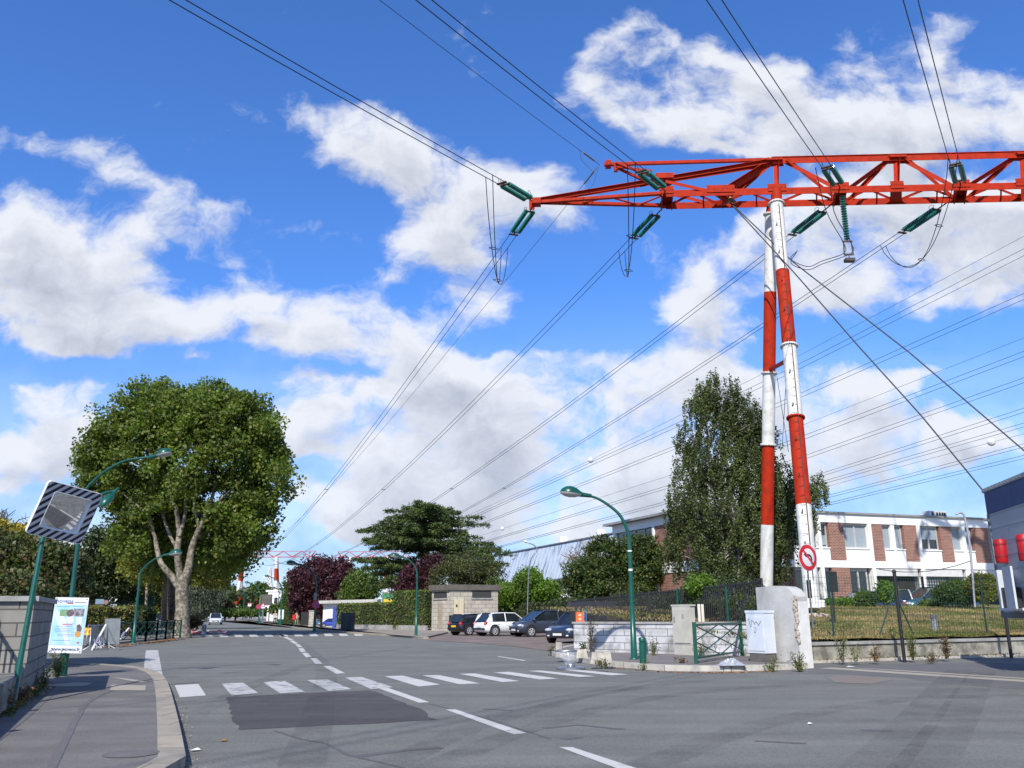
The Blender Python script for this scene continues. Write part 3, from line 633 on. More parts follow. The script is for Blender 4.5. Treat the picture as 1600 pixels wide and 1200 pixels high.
# ---------------------------------------------------------------- distant portal pylon, lattice towers
din = -Vector(ray(1632, 775)).normalized()       # incoming wires run back over the viewer
FARZ = ZC+.4
def portal_far(x0, x1, legs, y, label, zt=26.):
    A, B = G(x0, y, zt), G(x1, y, zt)
    if abs(B.y-A.y) > 1: B = AT(x1, y, A.y); B.z = zt
    c = (A+B)/2; e = thing('portal_pylon', (c.x, c.y, 0), label, 'pylon', 'far pylons of the power line'); d = (B-A).normalized(); mb = MB(); nrm = Vector((0, 1, 0))
    for s_ in (-1.2, 1.2): mb.beam(A+nrm*s_, B+nrm*s_, .25, .22)
    mb.beam(A.lerp(B, .05)+Z*2.5, B.lerp(A, .05)+Z*2.5, .25, .22)
    n = 10
    for i in range(n):
        a, b = A.lerp(B, i/n), A.lerp(B, (i+1)/n)
        if i % 2 == 0: a = A.lerp(B, max(i/n, .05)); mb.beam(a+Z*2.5, b-nrm*1.2, .25, .25); mb.beam(a+Z*2.5, b+nrm*1.2, .25, .25)
        else: b = A.lerp(B, min((i+1)/n, .95)); mb.beam(a-nrm*1.2, b+Z*2.5, .25, .25); mb.beam(a+nrm*1.2, b+Z*2.5, .25, .25)
    mb.build('crossbeam', mat('pylon_red_haze', (.42, .07, .06), None, .6), e)  # beam red paled so its colour stands in for distance haze
    for (xt, xb) in legs:
        for s_ in (-1, 1):
            tp = AT(xt, y, A.y+s_*1.2); tp.z = zt; ft = AT(xb+s_*3-1, 952, A.y+s_*5); ft.z = 0; lb = MB()
            for i in range(5): lb.tube([tp.lerp(ft, i/5), tp.lerp(ft, (i+1)/5)], .8, 10, (i+1) % 2)
            lb.build('leg', [prd, pwh], e)
    return e, A, B
PF, FA, FB = portal_far(356, 500, [(380, 371), (432, 434)], 871, 'distant red and white portal pylon straddling the end of the road')
PF2, FA2, FB2 = portal_far(522, 640, [(548, 546), (605, 606)], 871, 'distant portal pylon half hidden behind the dark cedar')
def lattice(px, ytop, ybase, D, label, red_mid=True):
    b = AT(px, ybase, D); b.z = 0; h = AT(px, ytop, D).z; e = thing('lattice_tower', b, label, 'pylon', 'far lattice towers'); mb = MB(); w0 = h*.11; cnt = 10
    def cor(z, sx_, sy_): w = w0*(1-z/h)+.5; return Vector((b.x+sx_*w, b.y+sy_*w, z))
    for i in range(cnt):
        z0, z1 = h*i/cnt, h*(i+1)/cnt; mi = 0 if i in (0, 1, 4) else 1
        for sx_, sy_ in ((-1, -1), (1, -1), (1, 1), (-1, 1)):
            mb.beam(cor(z0, sx_, sy_), cor(z1, sx_, sy_), .4, .4, mi=mi)
        for (a, c) in (((-1, -1), (1, -1)), ((-1, 1), (1, 1))): mb.beam(cor(z0, *a), cor(z1, *c), .4, .4, mi=mi); mb.beam(cor(z0, *c), cor(z1, *a), .4, .4, mi=mi)
    mb.build('mast', [prd, pwh], e); am = MB()
    for z, w, mi in ((h*.80, h*.13, 1), (h*.55, h*.34, 0)):
        for s_ in (-1, 1): am.beam((b.x, b.y, z), (b.x+s_*w, b.y, z), .6, .7, mi=mi); am.beam((b.x, b.y, z+h*.05), (b.x+s_*w, b.y, z), .4, .4, mi=mi)
    am.build('cross_arm', [prd, pwh], e)
lattice(418, 886, 945, 620, 'far lattice tower with white upper arm seen between the legs of the portal')
lattice(353, 888, 945, 700, 'faint lattice tower farthest left, seen beside the hanging willow')
# ---------------------------------------------------------------- insulators, conductors, jumpers
def horizontal_perp(d): q = Vector((d.y, -d.x, 0)); return q.normalized()
def insulator(att, d, L_, label, gap=.42, n=19, link_=.75, parentg='green glass insulator strings on the pylon', double=True, rr=.135):
    d = Vector(d).normalized(); hp = horizontal_perp(d) if abs(d.z) < .98 else Vector((1, 0, 0)); att = Vector(att)
    e = thing('insulator_string', att, label, 'insulator', parentg)
    a = att+d*link_; b = a+d*L_
    for s_ in ((-1, 1) if double else (0,)):
        o = hp*(s_*gap/2); pts = []; rs = []
        for k in range(n):
            for t, r in ((.0, .035), (.18, rr), (.42, rr*.93), (.62, .05), (.98, .035)): pts.append(a+o+(b-a)*((k+t)/n)); rs.append(r)
        mb = MB(); mb.tube(pts, rs, 12, sm=False); mb.build('insulator', insm, e)
    mb = MB(); mb.tube([att, a], .035, 6)
    if double:
        mb.beam(a-hp*(gap/2+.08), a+hp*(gap/2+.08), .14, .05); mb.build('yoke_plate', yokem, e); mb = MB(); mb.beam(b-hp*(gap/2+.08), b+hp*(gap/2+.08), .14, .05)
        mb.beam(b, b+d*.3, .06, .06); mb.beam(b+d*.3-hp*.28, b+d*.3+hp*.28, .16, .06)
    mb.build('yoke_plate', yokem, e)
    if double:
        hb = MB()
        for c, s_ in ((a, -1), (b, 1)):
            p0 = c+hp*gap*.5*s_; u_ = Z*.35; hb.tube([p0, p0+u_*.6+d*.05*s_, p0+u_+d*.2, p0+u_*.8+d*.32, p0+u_*.4+d*.28], .013, 5)
        hb.build('arcing_horn', cablem, e)
    return b+d*.3
def span(p, q, sag, n=40):
    p, q = Vector(p), Vector(q); return [p.lerp(q, i/n)-Z*(4*sag*(i/n)*(1-i/n)) for i in range(n+1)]
def conductor_pair(p, q, sag, label, r=.017, gap=.42, spacers=4, n=48, cat='power line', g_='twin overhead conductors', far_r=None):
    hp = horizontal_perp((Vector(q)-Vector(p)).normalized()); e = thing('power_line', p, label, cat, g_); pts = span(p, q, sag, n)
    rs = r if far_r is None else [r+(far_r-r)*(i/n) for i in range(n+1)]
    for s_ in (-1, 1):
        mb = MB(); mb.tube([x+hp*(s_*gap/2) for x in pts], rs, 5, cap=False); mb.build('conductor', cablem, e)
    for k in range(spacers):
        i = int(n*(.12+.55*(k+.5)/spacers)); c = pts[i]; d = (pts[i+1]-pts[i]).normalized(); mb = MB()
        for o in (-.18, .18): mb.tube([c+d*o-hp*gap*.62, c+d*o+hp*gap*.62], .022, 5)
        mb.tube([c-hp*gap/2-d*.3, c-hp*gap/2+d*.3], .03, 5); mb.tube([c+hp*gap/2-d*.3, c+hp*gap/2+d*.3], .03, 5); mb.build('spacer', cablem, e)
    return e
names = ['at the leftmost tip of the beam', 'at the second cross beam from left', 'just right of the near leg', 'at the farthest right cross beam']
att = [TIP-bd*.1, nn(1040)+bn*sep*.5, nn(1312)+bn*sep*.5, nn(1500)+bn*sep*.5]
fpx = [360, 393, 424, 458]
JUMP = []
for i in range(4):
    # incoming: from behind the viewer
    a = att[i]+bn*(-(sep/2+.1) if i else 0)+Z*(.05 if i else 0)
    dd = Vector(din); dd.z = -.10; dd.normalize(); 
    e1 = insulator(a, dd, 2.35, 'green double insulators pointing toward the viewer, '+names[i], n=20)
    far = e1+Vector((din.x, din.y, 0)).normalized()*190; far.z = e1.z-2
    conductor_pair(e1, far, 5.5, 'twin wires coming overhead toward the viewer, '+names[i], spacers=0, g_='twin overhead conductors', r=.021, n=60)
    b_ = att[i]+bn*((sep/2+.1) if i else 0)-Z*.15
    tgt = AT(fpx[i], 872, FA.y); tgt.z = FA.z-.8
    span_l = (tgt-b_).length; dh = (tgt-b_).normalized(); sg = 9.0; dd2 = (dh-Z*(4*sg/span_l)).normalized()
    e2 = insulator(b_, dd2, 2.35, 'green double insulators leading away, '+names[i], n=20)
    conductor_pair(e2, tgt, sg, 'twin wires running to the distant portal, starting '+names[i], spacers=3, far_r=.05, r=.019, n=60)
    # jumper loop hanging between the two dead ends
    c1 = e1+dd*1.2; c2 = e2+dd2*1.6; low = (c1+c2)/2
    e = thing('jumper_cable', c1, 'slack pair of jumper cables hanging '+names[i], 'cable', 'jumper loops under the beam')
    if i == 2: continue
    for s_ in (-1, 1):
        h1 = horizontal_perp(dd)*(s_*.21); h2 = horizontal_perp(dd2)*(s_*.21); pts = []
        dp = (3.9, 3.5, 0, 3.2)[i]
        for k in range(25):
            t = k/24; w = math.sin(math.pi*t)**.75 if 0 < t < 1 else 0; pts.append((c1+h1).lerp(c2+h2, t)-Z*dp*w)
        mb = MB(); mb.tube(pts, .021, 6, cap=False); mb.build('loop', cablem, e)
    for t in (.25, .5):
        p_ = c1.lerp(c2, t)-Z*dp*(math.sin(math.pi*t)**.75); hp = horizontal_perp(dd2); mb = MB(); mb.tube([p_-hp*.26, p_-hp*.1+Z*.06, p_+hp*.1+Z*.06, p_+hp*.26, p_+hp*.1-Z*.06, p_-hp*.1-Z*.06, p_-hp*.26], .02, 5); mb.build('spacer', cablem, e)
    if i == 2: pass
# phase 3: its jumper is held by a vertical string with a weight
bv = nn(1318)+bn*.3
vend = insulator(bv, (0, 0, -1), 2.6, 'single vertical green insulator string hanging below the beam right of the near leg', double=False, n=18, link_=.25, rr=.16)
mb = MB(); q = vend+Z*.25
for s_ in (-1, 1): mb.beam(q+Vector((s_*.2, 0, 0)), q+Vector((s_*.24, 0, -.75)), .06, .05)
mb.beam(q+Vector((-.26, 0, 0)), q+Vector((.26, 0, 0)), .08, .08); mb.beam(q+Vector((-.26, 0, -.75)), q+Vector((.26, 0, -.75)), .08, .08); mb.tube([q-Z*.75, q-Z*1.0], .025, 6); mb.box(q-Z*1.08, (.5, .34, .16))
tag(mb.build('suspension_weight', yokem), 'dark steel frame and weight hanging at the end of the vertical insulator', 'weight')
E3 = [o for o in bpy.data.objects if o.name.startswith('jumper_cable') and not o.children]
for o in E3:
    w_ = q-Z*.6; p1_ = [x for x in [nn(1290, .9)]][0]
    for s_ in (-.2, .2):
        mb = MB(); st = AT(1285+s_*55, 262, 39.8); en = AT(1236, 408+s_*16, 46.)
        mb.tube(curve([st, AT(1297+s_*30, 330, 41), w_+Vector((s_, 0, .5)), w_+Vector((s_, .2, 0)), AT(1285, 410+s_*12, 43.8), AT(1262, 419+s_*12, 45), en, AT(1246, 392, 46.5)], 5), .021, 6, cap=False); mb.build('loop', cablem, o)
# earth wire over the outrigger
e0 = OR_-bd*.3
mb = MB(); f_ = e0+Vector((din.x, din.y, 0)).normalized()*190; f_.z = e0.z-2; mb.tube(span(e0, f_, 5, 50), .013, 5, cap=False)
tag(mb.build('earth_wire', cablem), 'single thin wire coming overhead to the small outrigger', 'cable')
mb = MB(); t_ = AT(372, 868, FA.y); t_.z = FA.z+2.6; mb.tube(span(e0, t_, 7.5, 60), [.013+.03*i/60 for i in range(61)], 5, cap=False)
tag(mb.build('earth_wire', cablem), 'single thin wire running from the outrigger to the distant portal', 'cable')
for dd_, lb in ((din, 'small grey strain clamp on the viewer side of the outrigger'), ((t_-e0).normalized()-Z*.09, 'small grey strain clamp on the far side of the outrigger')):
    dd_ = Vector(dd_).normalized(); dd_.z = min(dd_.z, -.08); mb = MB(); mb.tube([e0+dd_*.2, e0+dd_*.7], .02, 5); mb.tube([e0+dd_*.7, e0+dd_*2.0], .05, 8)
    mb.tube([e0+dd_*.1-Z*.1, e0+dd_*.9-Z*.75, e0+dd_*2.2-Z*.55, e0+dd_*2.5], .012, 5); tag(mb.build('strain_clamp', greym), lb, 'clamp', 'earth wire clamps')
# guy cables down to the right
guys = [([(1148, 338), (1240, 425), (1345, 545), (1440, 650), (1528, 757), (1620, 866)], 'black guy cable running down behind the corner of the truck'), ([(1150, 335), (1240, 410), (1420, 550), (1600, 704), (1760, 842)], 'upper black guy cable leaving the picture at the right edge')]
for pts, lb in guys:
    n = len(pts); P_ = []
    end = G(pts[-1][0], pts[-1][1], 4.0)
    for k, (x, y) in enumerate(pts):
        # straight in space: interpolate inverse distance along the picture line
        t = (x-pts[0][0])/(pts[-1][0]-pts[0][0]); Y = 1/((1-t)/GA.y+t/34.0); P_.append(AT(x, y, Y))
    P_[0] = GA; d = (P_[-1]-P_[-2]).normalized(); last = P_[-1]+d*((P_[-1].z-.6)/max(.05, -d.z)); mb = MB(); mb.tube(P_+[last], .034, 6, cap=False)
    tag(mb.build('guy_cable', cablem), lb, 'cable', 'guy cables of the pylon')
mb = MB()
for o in (-.12, .12): mb.tube([GA+Vector((o, 0, .15)), GA+Vector((o+.25, -.1, -.2))], .1, 8)
tag(mb.build('guy_clamp', mat('brass_clamp', (.25, .2, .12), None, .5, metal=.5)), 'brownish clamp joining the guy cables under the red beam', 'clamp')
# ladder wires between the legs
mb = MB()
for (x0, y0, x1, y1) in ((1214, 588, 1232, 706), (1228, 600, 1222, 700)): mb.tube([AT(x0, y0, 43), AT(x1, y1, 42)], .015, 5, cap=False)
tag(mb.build('hanging_wire', cablem), 'loose thin wires hanging between the two pylon legs', 'cable')
# ---------------------------------------------------------------- wires of the other circuits behind
WR_ = [('single', [(1600, 369), (1250, 555), (1000, 680), (923, 719), (750, 797), (606, 858)]), ('pair', [(1600, 394), (1250, 572), (1078, 655), (750, 803), (590, 866)]), ('pair', [(1600, 463), (1255, 616), (1060, 697), (757, 817), (640, 862)]),
 ('single', [(1600, 528), (1260, 662), (1040, 745), (785, 826), (690, 856)]), ('pair', [(1600, 553), (1260, 682), (1043, 761), (760, 846), (690, 866)]), ('pair', [(1600, 594), (1262, 713), (1035, 787), (790, 852), (730, 868)]),
 ('pair', [(1600, 641), (1280, 743), (1000, 828), (900, 856)]), ('pair', [(1600, 664), (1293, 752), (1000, 836), (900, 862)]), ('single', [(1600, 678), (1549, 691), (1300, 758), (1000, 838), (900, 864)]),
 ('pair', [(1600, 696), (1282, 779), (1000, 850), (900, 870)]), ('pair', [(1600, 714), (1285, 790), (1000, 858), (900, 876)])]
ordn = ['highest thin wire', 'highest pair of wires', 'second pair of wires from the top', 'thin wire above the third pair', 'third pair of wires from the top', 'fourth pair of wires from the top', 'fifth pair of wires from the top', 'sixth pair of wires from the top', 'thin wire just above the lowest two pairs', 'second lowest pair of wires', 'lowest pair of wires']
for i, (kd, pts) in enumerate(WR_):
    x0, y0 = pts[0]; x1, y1 = pts[1]; xr = 1700; yr = y0+(y1-y0)/(x1-x0)*(xr-x0); pts = [(xr, yr)]+pts
    Yr = G(xr, yr, (24 if i < 3 else 22)).y; Yl = (380. if i < 3 else 400.); P_ = []
    sm_ = []
    for k in range(len(pts)-1):
        for j in range(6): t = j/6; sm_.append((pts[k][0]+(pts[k+1][0]-pts[k][0])*t, pts[k][1]+(pts[k+1][1]-pts[k][1])*t))
    sm_.append(pts[-1])
    for (x, y) in sm_:
        t = (x-xr)/(pts[-1][0]-xr); Y = 1/((1-t)/Yr+t/Yl); P_.append(AT(x, y, Y))
    e = thing('power_line', P_[0], ordn[i]+' of the circuits crossing behind the white building', 'power line', 'overhead lines behind the pylon'); d = (P_[-1]-P_[0]).normalized(); n = len(P_)
    rs = [(.026 if kd == 'pair' else .016)*P_[k].y/85*.62+.006 for k in range(n)]
    for s_ in ((-1, 1) if kd == 'pair' else (0,)):
        mb = MB(); mb.tube([p+Z*(s_*.22) for p in P_], rs, 4, cap=False); mb.build('conductor', cablem, e)
bm = mat('marker_white', (.75, .75, .75), None, .4)
for (x, y, Y, r, lb) in ((923, 719, 185, .6, 'white marker ball on the highest thin wire, above the street lamp'), (785, 826, 250, .55, 'white marker ball low over the warehouse roof end'), (1549, 691, 120, .55, 'white marker ball on the thin wire above the truck'), (431, 815, 150, .4, 'small pale marker ball beside the crown of the plane tree')):
    p = AT(x, y, Y); mb = MB(); mb.ball(p, r, 16, 10); mb.tube([p-Vector((r*1.15, 0, 0)), p+Vector((r*1.15, 0, 0))], r*.15, 6); tag(mb.build('marker_ball', bm), lb, 'marker ball', 'marker balls on the wires')
# ================================================================ vegetation
def EL(px, py, rx, ry, Y, dr=None, dy=0.):
    c = AT(px, py, Y+dy); s_ = Y*1.0/1350; return ((c.x, c.y, c.z), (rx*s_, (dr if dr else rx*s_), ry*s_))
barkP = mat('plane_bark', (.27, .235, .175), (.10, .085, .06), .9, scale=5, detail=6, bump=.4, fac=(.42, .56), coords='Object')
bark = mat('dark_bark', (.10, .08, .06), (.05, .042, .035), .95, scale=6, bump=.6)
LP = leafmat('plane_leaf', [(.065, .115, .014), (.12, .175, .022), (.09, .145, .018), (.19, .19, .04), (.055, .095, .014), (.145, .20, .035)], .4)
LY = leafmat('yellowing_leaf', [(.13, .15, .02), (.20, .19, .025), (.09, .12, .02)], .4)
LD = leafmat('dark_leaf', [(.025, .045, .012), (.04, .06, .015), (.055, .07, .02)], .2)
LM = leafmat('mid_leaf', [(.045, .085, .012), (.07, .12, .02), (.10, .14, .025)], .3)
LB = leafmat('bright_leaf', [(.09, .17, .02), (.14, .22, .03), (.06, .12, .015)], .4)
LPU = leafmat('purple_leaf', [(.035, .010, .018), (.065, .018, .028), (.085, .03, .035)], .25)
LC = leafmat('cedar_needles', [(.040, .070, .018), (.070, .105, .026), (.095, .13, .032)], .12, .7)
LBI = leafmat('birch_leaf', [(.045, .072, .018), (.07, .098, .026), (.13, .15, .05), (.038, .06, .016)], .3)
LH = leafmat('hedge_leaf', [(.040, .080, .012), (.065, .11, .016), (.09, .14, .02), (.16, .12, .04)], .2)
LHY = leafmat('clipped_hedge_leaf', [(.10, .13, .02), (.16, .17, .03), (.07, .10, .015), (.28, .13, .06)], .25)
def tree(name, base, ells, label, leafm, nclump, per, crad, lsize, trunk_r=.3, barkm=None, trunk_top=None, group=None, cat='tree', shell=.5, zs=.8, droop=0., aspect=.65, flat=0., limbn=9):
    base = Vector(base); e = thing(name, base, label, cat, group)
    P_, cs = clumpy(ells, nclump, per, crad, shell, zs); P_ = P_[P_[:, 2] > base.z+.02]
    leaves('crown', P_, lsize, leafm, e, droop=droop, aspect=aspect, flat=flat)
    mb = MB(); top = Vector(trunk_top) if trunk_top else Vector((ells[0][0][0], ells[0][0][1], ells[0][0][2]))
    k = min(limbn, len(cs)); limbs(mb, base-Z*.1, top, trunk_r, [Vector(cs[i]) for i in rng.choice(len(cs), k, replace=False)])
    mb.build('trunk', barkm or bark, e); return e, cs
# big plane tree, trunk modelled fork by fork
YT = G(283, 994, .12).y
b0 = G(283, 994, .12); pt = thing('plane_tree', b0, 'big round plane tree with pale mottled trunk at the street corner', 'tree')
ells = [EL(274, 700, 146, 95, YT, 6.8), EL(200, 690, 70, 70, YT), EL(358, 690, 72, 75, YT), EL(270, 640, 95, 42, YT), EL(335, 640, 80, 42, YT), EL(150, 745, 40, 34, YT), EL(398, 740, 36, 55, YT), EL(300, 780, 108, 46, YT, 5.0), EL(215, 785, 55, 38, YT), EL(370, 815, 55, 32, YT, 4), EL(180, 825, 28, 22, YT, 3), EL(340, 850, 40, 18, YT, 3), EL(403, 700, 32, 50, YT)]
ells += [EL(285, 822, 80, 40, YT, 3, 3.5), EL(205, 845, 48, 36, YT, 3.5, 1), EL(362, 832, 34, 30, YT, 3, 1), EL(250, 870, 40, 22, YT, 2.5, 3), EL(345, 868, 40, 22, YT, 2.5, 3)]
rs_ = random.Random(21)
for k in range(46):      # tufts that break the outline
    a_ = k/46*2*math.pi; ells.append(EL(274+154*math.cos(a_)*rs_.uniform(.86, 1.06), 708+108*math.sin(a_)*rs_.uniform(.86, 1.10), rs_.uniform(10, 24), rs_.uniform(8, 18), YT, rs_.uniform(1, 2.5), rs_.uniform(-2.5, 2.5)))
P_, cs = clumpy([((c[0], c[1]+2, c[2]), (r[0], min(r[1], 4.8), r[2])) for c, r in ells], 1050, 120, .92, .62, .75)
E_ = np.array([proj(q) for q in P_]); P_ = P_[~((P_[:, 1] < YT+1.5) & (E_[:, 1] > 800) & (np.abs(E_[:, 0]-285) < 50) & (rng.random(len(P_)) < .85))]
# hollow the underside of the crown where the limbs show
leaves('crown', P_, .23, LP, pt, aspect=.8)
mb = MB()
def bp(x, y, dy=0.): return AT(x, y, YT+dy)
mb.tube([b0-Z*.1, bp(284, 975), bp(285, 950), bp(284, 925), bp(285, 908)], [.70, .50, .45, .42, .42], 14)
for ch, rr in (([(285, 912), (280, 890), (277, 860), (280, 835), (276, 800), (268, 775), (262, 740)], [.5, .4, .36, .32, .25, .2, .1]), ([(286, 912), (295, 885), (300, 855), (312, 825), (325, 795), (335, 765), (345, 720)], [.5, .42, .36, .32, .24, .18, .1]),
               ([(281, 918), (268, 900), (255, 885), (248, 870), (242, 840), (234, 810), (225, 770)], [.45, .36, .3, .28, .22, .18, .1]), ([(280, 838), (287, 815), (290, 790), (288, 745)], [.25, .2, .16, .1]), ([(312, 825), (305, 800), (302, 765)], [.22, .17, .1]), ([(278, 860), (265, 835), (255, 805), (250, 770)], [.2, .18, .15, .1]), ([(325, 795), (345, 780), (370, 755)], [.18, .14, .08]), ([(234, 810), (215, 790), (190, 770)], [.16, .12, .07])):
    mb.tube(curve([bp(x, y, random.uniform(-.5, .5)*(i > 1)) for i, (x, y) in enumerate(ch)], 3), np.interp(np.linspace(0, 1, 3*(len(rr)-1)+1), np.linspace(0, 1, len(rr)), rr)*.62, 10)
mb.build('trunk', barkP, pt)
tree('plane_tree', G(270, 984, .12), [EL(262, 850, 60, 38, YT+14), EL(310, 865, 60, 34, YT+14), EL(230, 872, 35, 30, YT+14), EL(350, 860, 30, 22, YT+14)], 'second plane tree behind the big one, its low leaves turning yellow', LY, 190, 60, 1.1, .30, .5, barkP, trunk_top=AT(268, 880, YT+14))
tree('plane_tree', G(259, 980, .12), [EL(245, 880, 45, 30, YT+32), EL(330, 890, 40, 24, YT+34)], 'third plane tree of the row, partly hidden behind the second trunk', LY, 120, 60, 1.3, .36, .5, barkP, trunk_top=AT(258, 890, YT+30))
# trees behind the left hedge
tree('conifer', G(165, 976, .1), [EL(165, 868, 42, 46, 95), EL(150, 905, 52, 34, 95), EL(200, 900, 30, 40, 98)], 'dark evergreen tree standing behind the clipped hedge at left', LD, 260, 60, 1.3, .34, .4, zs=.5)
tree('conifer', G(220, 975, .1), [EL(222, 890, 30, 34, 110), EL(236, 920, 22, 26, 110)], 'smaller dark evergreen between the hedge end and the plane trunks', LD, 150, 55, 1.2, .34, .3)
tree('broadleaf_tree', G(252, 972, .1), [EL(247, 935, 20, 20, 130)], 'small yellow green tree low behind the plane trunks', LY, 60, 50, 1.3, .4, .25)
# ivy covered shrub mass on the left
tree('ivy_shrub', Vector((AT(20, 950, 27).x, 27, 0)), [EL(5, 885, 75, 50, 27, 2.0), EL(70, 895, 44, 46, 27, 1.6), EL(-60, 880, 90, 60, 27, 2.), EL(105, 925, 16, 30, 27, 1.0), EL(0, 935, 60, 30, 24, 1.4), EL(60, 935, 46, 30, 26, 1.2)], 'large overgrown evergreen shrub rising behind the left wall', leafmat('ivy_leaf', [(.025, .045, .01), (.05, .075, .015), (.08, .09, .02), (.09, .05, .02)], .2), 900, 60, .42, .13, .15, cat='shrub', shell=.7)
tree('flowering_shrub', Vector((AT(10, 950, 28).x, 28, 0)), [EL(8, 832, 36, 12, 28, .8), EL(34, 838, 24, 8, 28, .6)], 'sprays of yellow flowers on top of the left shrub', leafmat('yellow_flower', [(.35, .26, .02), (.10, .12, .02), (.45, .33, .03), (.08, .1, .02)], .3), 90, 42, .3, .11, .06, cat='shrub')
mb = MB(); random.seed(3)
for k in range(16):
    a = AT(4, 832, 28)+Vector((random.uniform(-.3, .3), 0, 0)); b = a+Vector((random.uniform(-.7, .8), 0, random.uniform(.3, .8))); mb.tube([a, a.lerp(b, .5)+Z*.15, b], [.025, .018, .008], 5)
    for _ in range(4): c = a.lerp(b, random.uniform(.4, .9)); mb.tube([c, c+Vector((random.uniform(-.2, .2), 0, random.uniform(.05, .25)))], [.010, .004], 4)
tag(mb.build('bare_bush', bark), 'bare twiggy bush top against the sky at the left edge', 'bush')
# far vegetation at the end of the road
tree('weeping_willow', G(318, 968, 0), [EL(305, 900, 26, 26, 190, 4), EL(318, 925, 28, 34, 190, 4)], 'grey green weeping tree hanging at the far end of the road', leafmat('willow_leaf', [(.09, .11, .07), (.13, .15, .10), (.07, .09, .05)], .3), 170, 70, 1.6, .5, .5, zs=1.8, droop=2., aspect=.3)
farg = 'bushes round the far roundabout'
for i, (x, y, rx, ry, Y, lm, lb) in enumerate([(322, 938, 30, 16, 205, LD, 'dark bush beneath the weeping tree'), (352, 947, 10, 7, 200, leafmat('rust_leaf', [(.13, .07, .03), (.17, .10, .04), (.08, .06, .02)], .2), 'rusty brown shrub at the roundabout edge'),
      (368, 957, 34, 3, 195, LM, 'low green bed with yellow flowers on the roundabout'), (392, 947, 20, 9, 390, leafmat('autumn_leaf', [(.09, .045, .03), (.12, .07, .03), (.06, .06, .02)], .2), 'reddish shrub behind the far pylon foot'),
      (372, 930, 12, 11, 410, LM, 'rounded green tree left of the portal leg'), (404, 926, 17, 15, 420, LM, 'tall green tree between the portal legs'), (447, 951, 24, 9, 150, LM, 'bush hedge below the far white building'), (462, 940, 22, 20, 160, LD, 'dark tree beside the far white building'),
      (342, 918, 14, 9, 430, LD, 'distant dark treetop left of the lattice tower'), (300, 950, 40, 12, 230, LD, 'dark bush behind the parked silver car'), (424, 952, 18, 5, 240, LM, 'low bush behind the grey billboard')]):
    b = AT(x, 962, Y); b.z = 0; tree('bush' if ry < 15 else 'broadleaf_tree', b, [EL(x, y, rx, ry, Y, rx*Y/1350*.6), EL(x+rx*.3, y+ry*.3, rx*.9, ry*.8, Y, rx*Y/1350*.5)], lb, lm, 170, 40, Y*.0042, Y*.0024, .2, group=farg, cat='bush' if ry < 15 else 'tree', limbn=4 if ry > 12 else 0)
P_ = []
for _ in range(9000):
    x = random.uniform(-420, 330); h = 5+3*math.sin(x*.05)+2*math.sin(x*.17+1); P_.append((x, 330+random.uniform(0, 10)+abs(x)*.1, random.random()**.6*h*(1.1 if x < -100 else .8)))
tag(leaves('far_wood', P_, 2.2, LD, aspect=.8), 'dark line of distant trees closing the view along the horizon', 'woodland', kind='stuff')
# purple trees, cedar and greenery right of the road
tree('purple_tree', AT(505, 975, 118)*1, [EL(500, 905, 46, 30, 118), EL(530, 900, 24, 28, 118), EL(478, 935, 26, 26, 118), EL(520, 940, 40, 26, 118), EL(496, 880, 20, 13, 118)], 'dark purple leaved tree beside the no parking sign', LPU, 420, 60, 1.0, .32, .3)
bpy.data.objects['purple_tree'].location.z = 0
tree('broadleaf_tree', Vector((AT(468, 960, 122).x, 122, 0)), [EL(466, 908, 14, 14, 122), EL(458, 925, 16, 20, 122)], 'loose pale green tree edge left of the purple tree', LM, 90, 40, .9, .3, .2)
CY = 96.
ce = thing('cedar_tree', Vector((AT(655, 955, CY).x, CY, 0)), 'broad dark cedar with flat layered branches', 'tree')
P_ = []; mb = MB(); tb = Vector((AT(660, 955, CY).x, CY, 0)); tp_ = AT(664, 792, CY); mb.tube([tb, tb.lerp(tp_, .3), tb.lerp(tp_, .7), tp_], [.75, .6, .35, .1], 10)
for (x0, x1, y, th) in [(648, 688, 796, 9), (606, 722, 806, 12), (590, 752, 815, 14), (566, 756, 826, 13), (578, 748, 838, 14), (555, 730, 833, 8), (560, 700, 848, 13), (568, 725, 858, 13), (600, 760, 850, 12), (690, 792, 862, 12), (640, 790, 872, 13), (556, 640, 880, 10), (566, 650, 890, 11), (590, 680, 903, 14), (575, 640, 915, 10), (700, 790, 885, 12)]:
    nb = 11
    for k in range(nb):
        an = 2*math.pi*(k+random.random()*.6)/nb; xm = (x0+x1)/2; rx_ = (x1-x0)/2*CY/1350; c = AT(664*.5+xm*.5, y+3, CY)
        endp = AT(xm, y, CY)+Vector((math.cos(an)*rx_*random.uniform(.75, 1.18), math.sin(an)*5.2, random.uniform(-.3, .6)))
        mb.tube([c, c.lerp(endp, .5)+Z*.3, endp], [.12, .07, .02], 5)
        for q in range(46):
            t = random.random()**.6; p = c.lerp(endp, t)+Z*(.3*math.sin(t*3)); wd = .95*(1.25-t)
            for _ in range(9): P_.append((p.x+random.gauss(0, wd*.6), p.y+random.gauss(0, wd*.6), p.z+random.gauss(0, .10)-abs(random.gauss(0, th*.012))))
leaves('crown', P_, .30, LC, ce, aspect=.35, flat=.3)
mb.build('trunk', bark, ce)
tree('purple_tree', Vector((AT(655, 955, 88).x, 88, 0)), [EL(655, 905, 26, 20, 88), EL(645, 925, 28, 14, 88), EL(678, 885, 16, 16, 88)], 'purple leaved tree growing through the lower right of the cedar', LPU, 260, 50, .9, .26, .2)
tree('broadleaf_tree', Vector((AT(570, 955, 104).x, 104, 0)), [EL(568, 912, 24, 20, 104), EL(560, 930, 26, 14, 104)], 'mid green rounded tree between the purple tree and cedar', LM, 160, 50, .9, .28, .25)
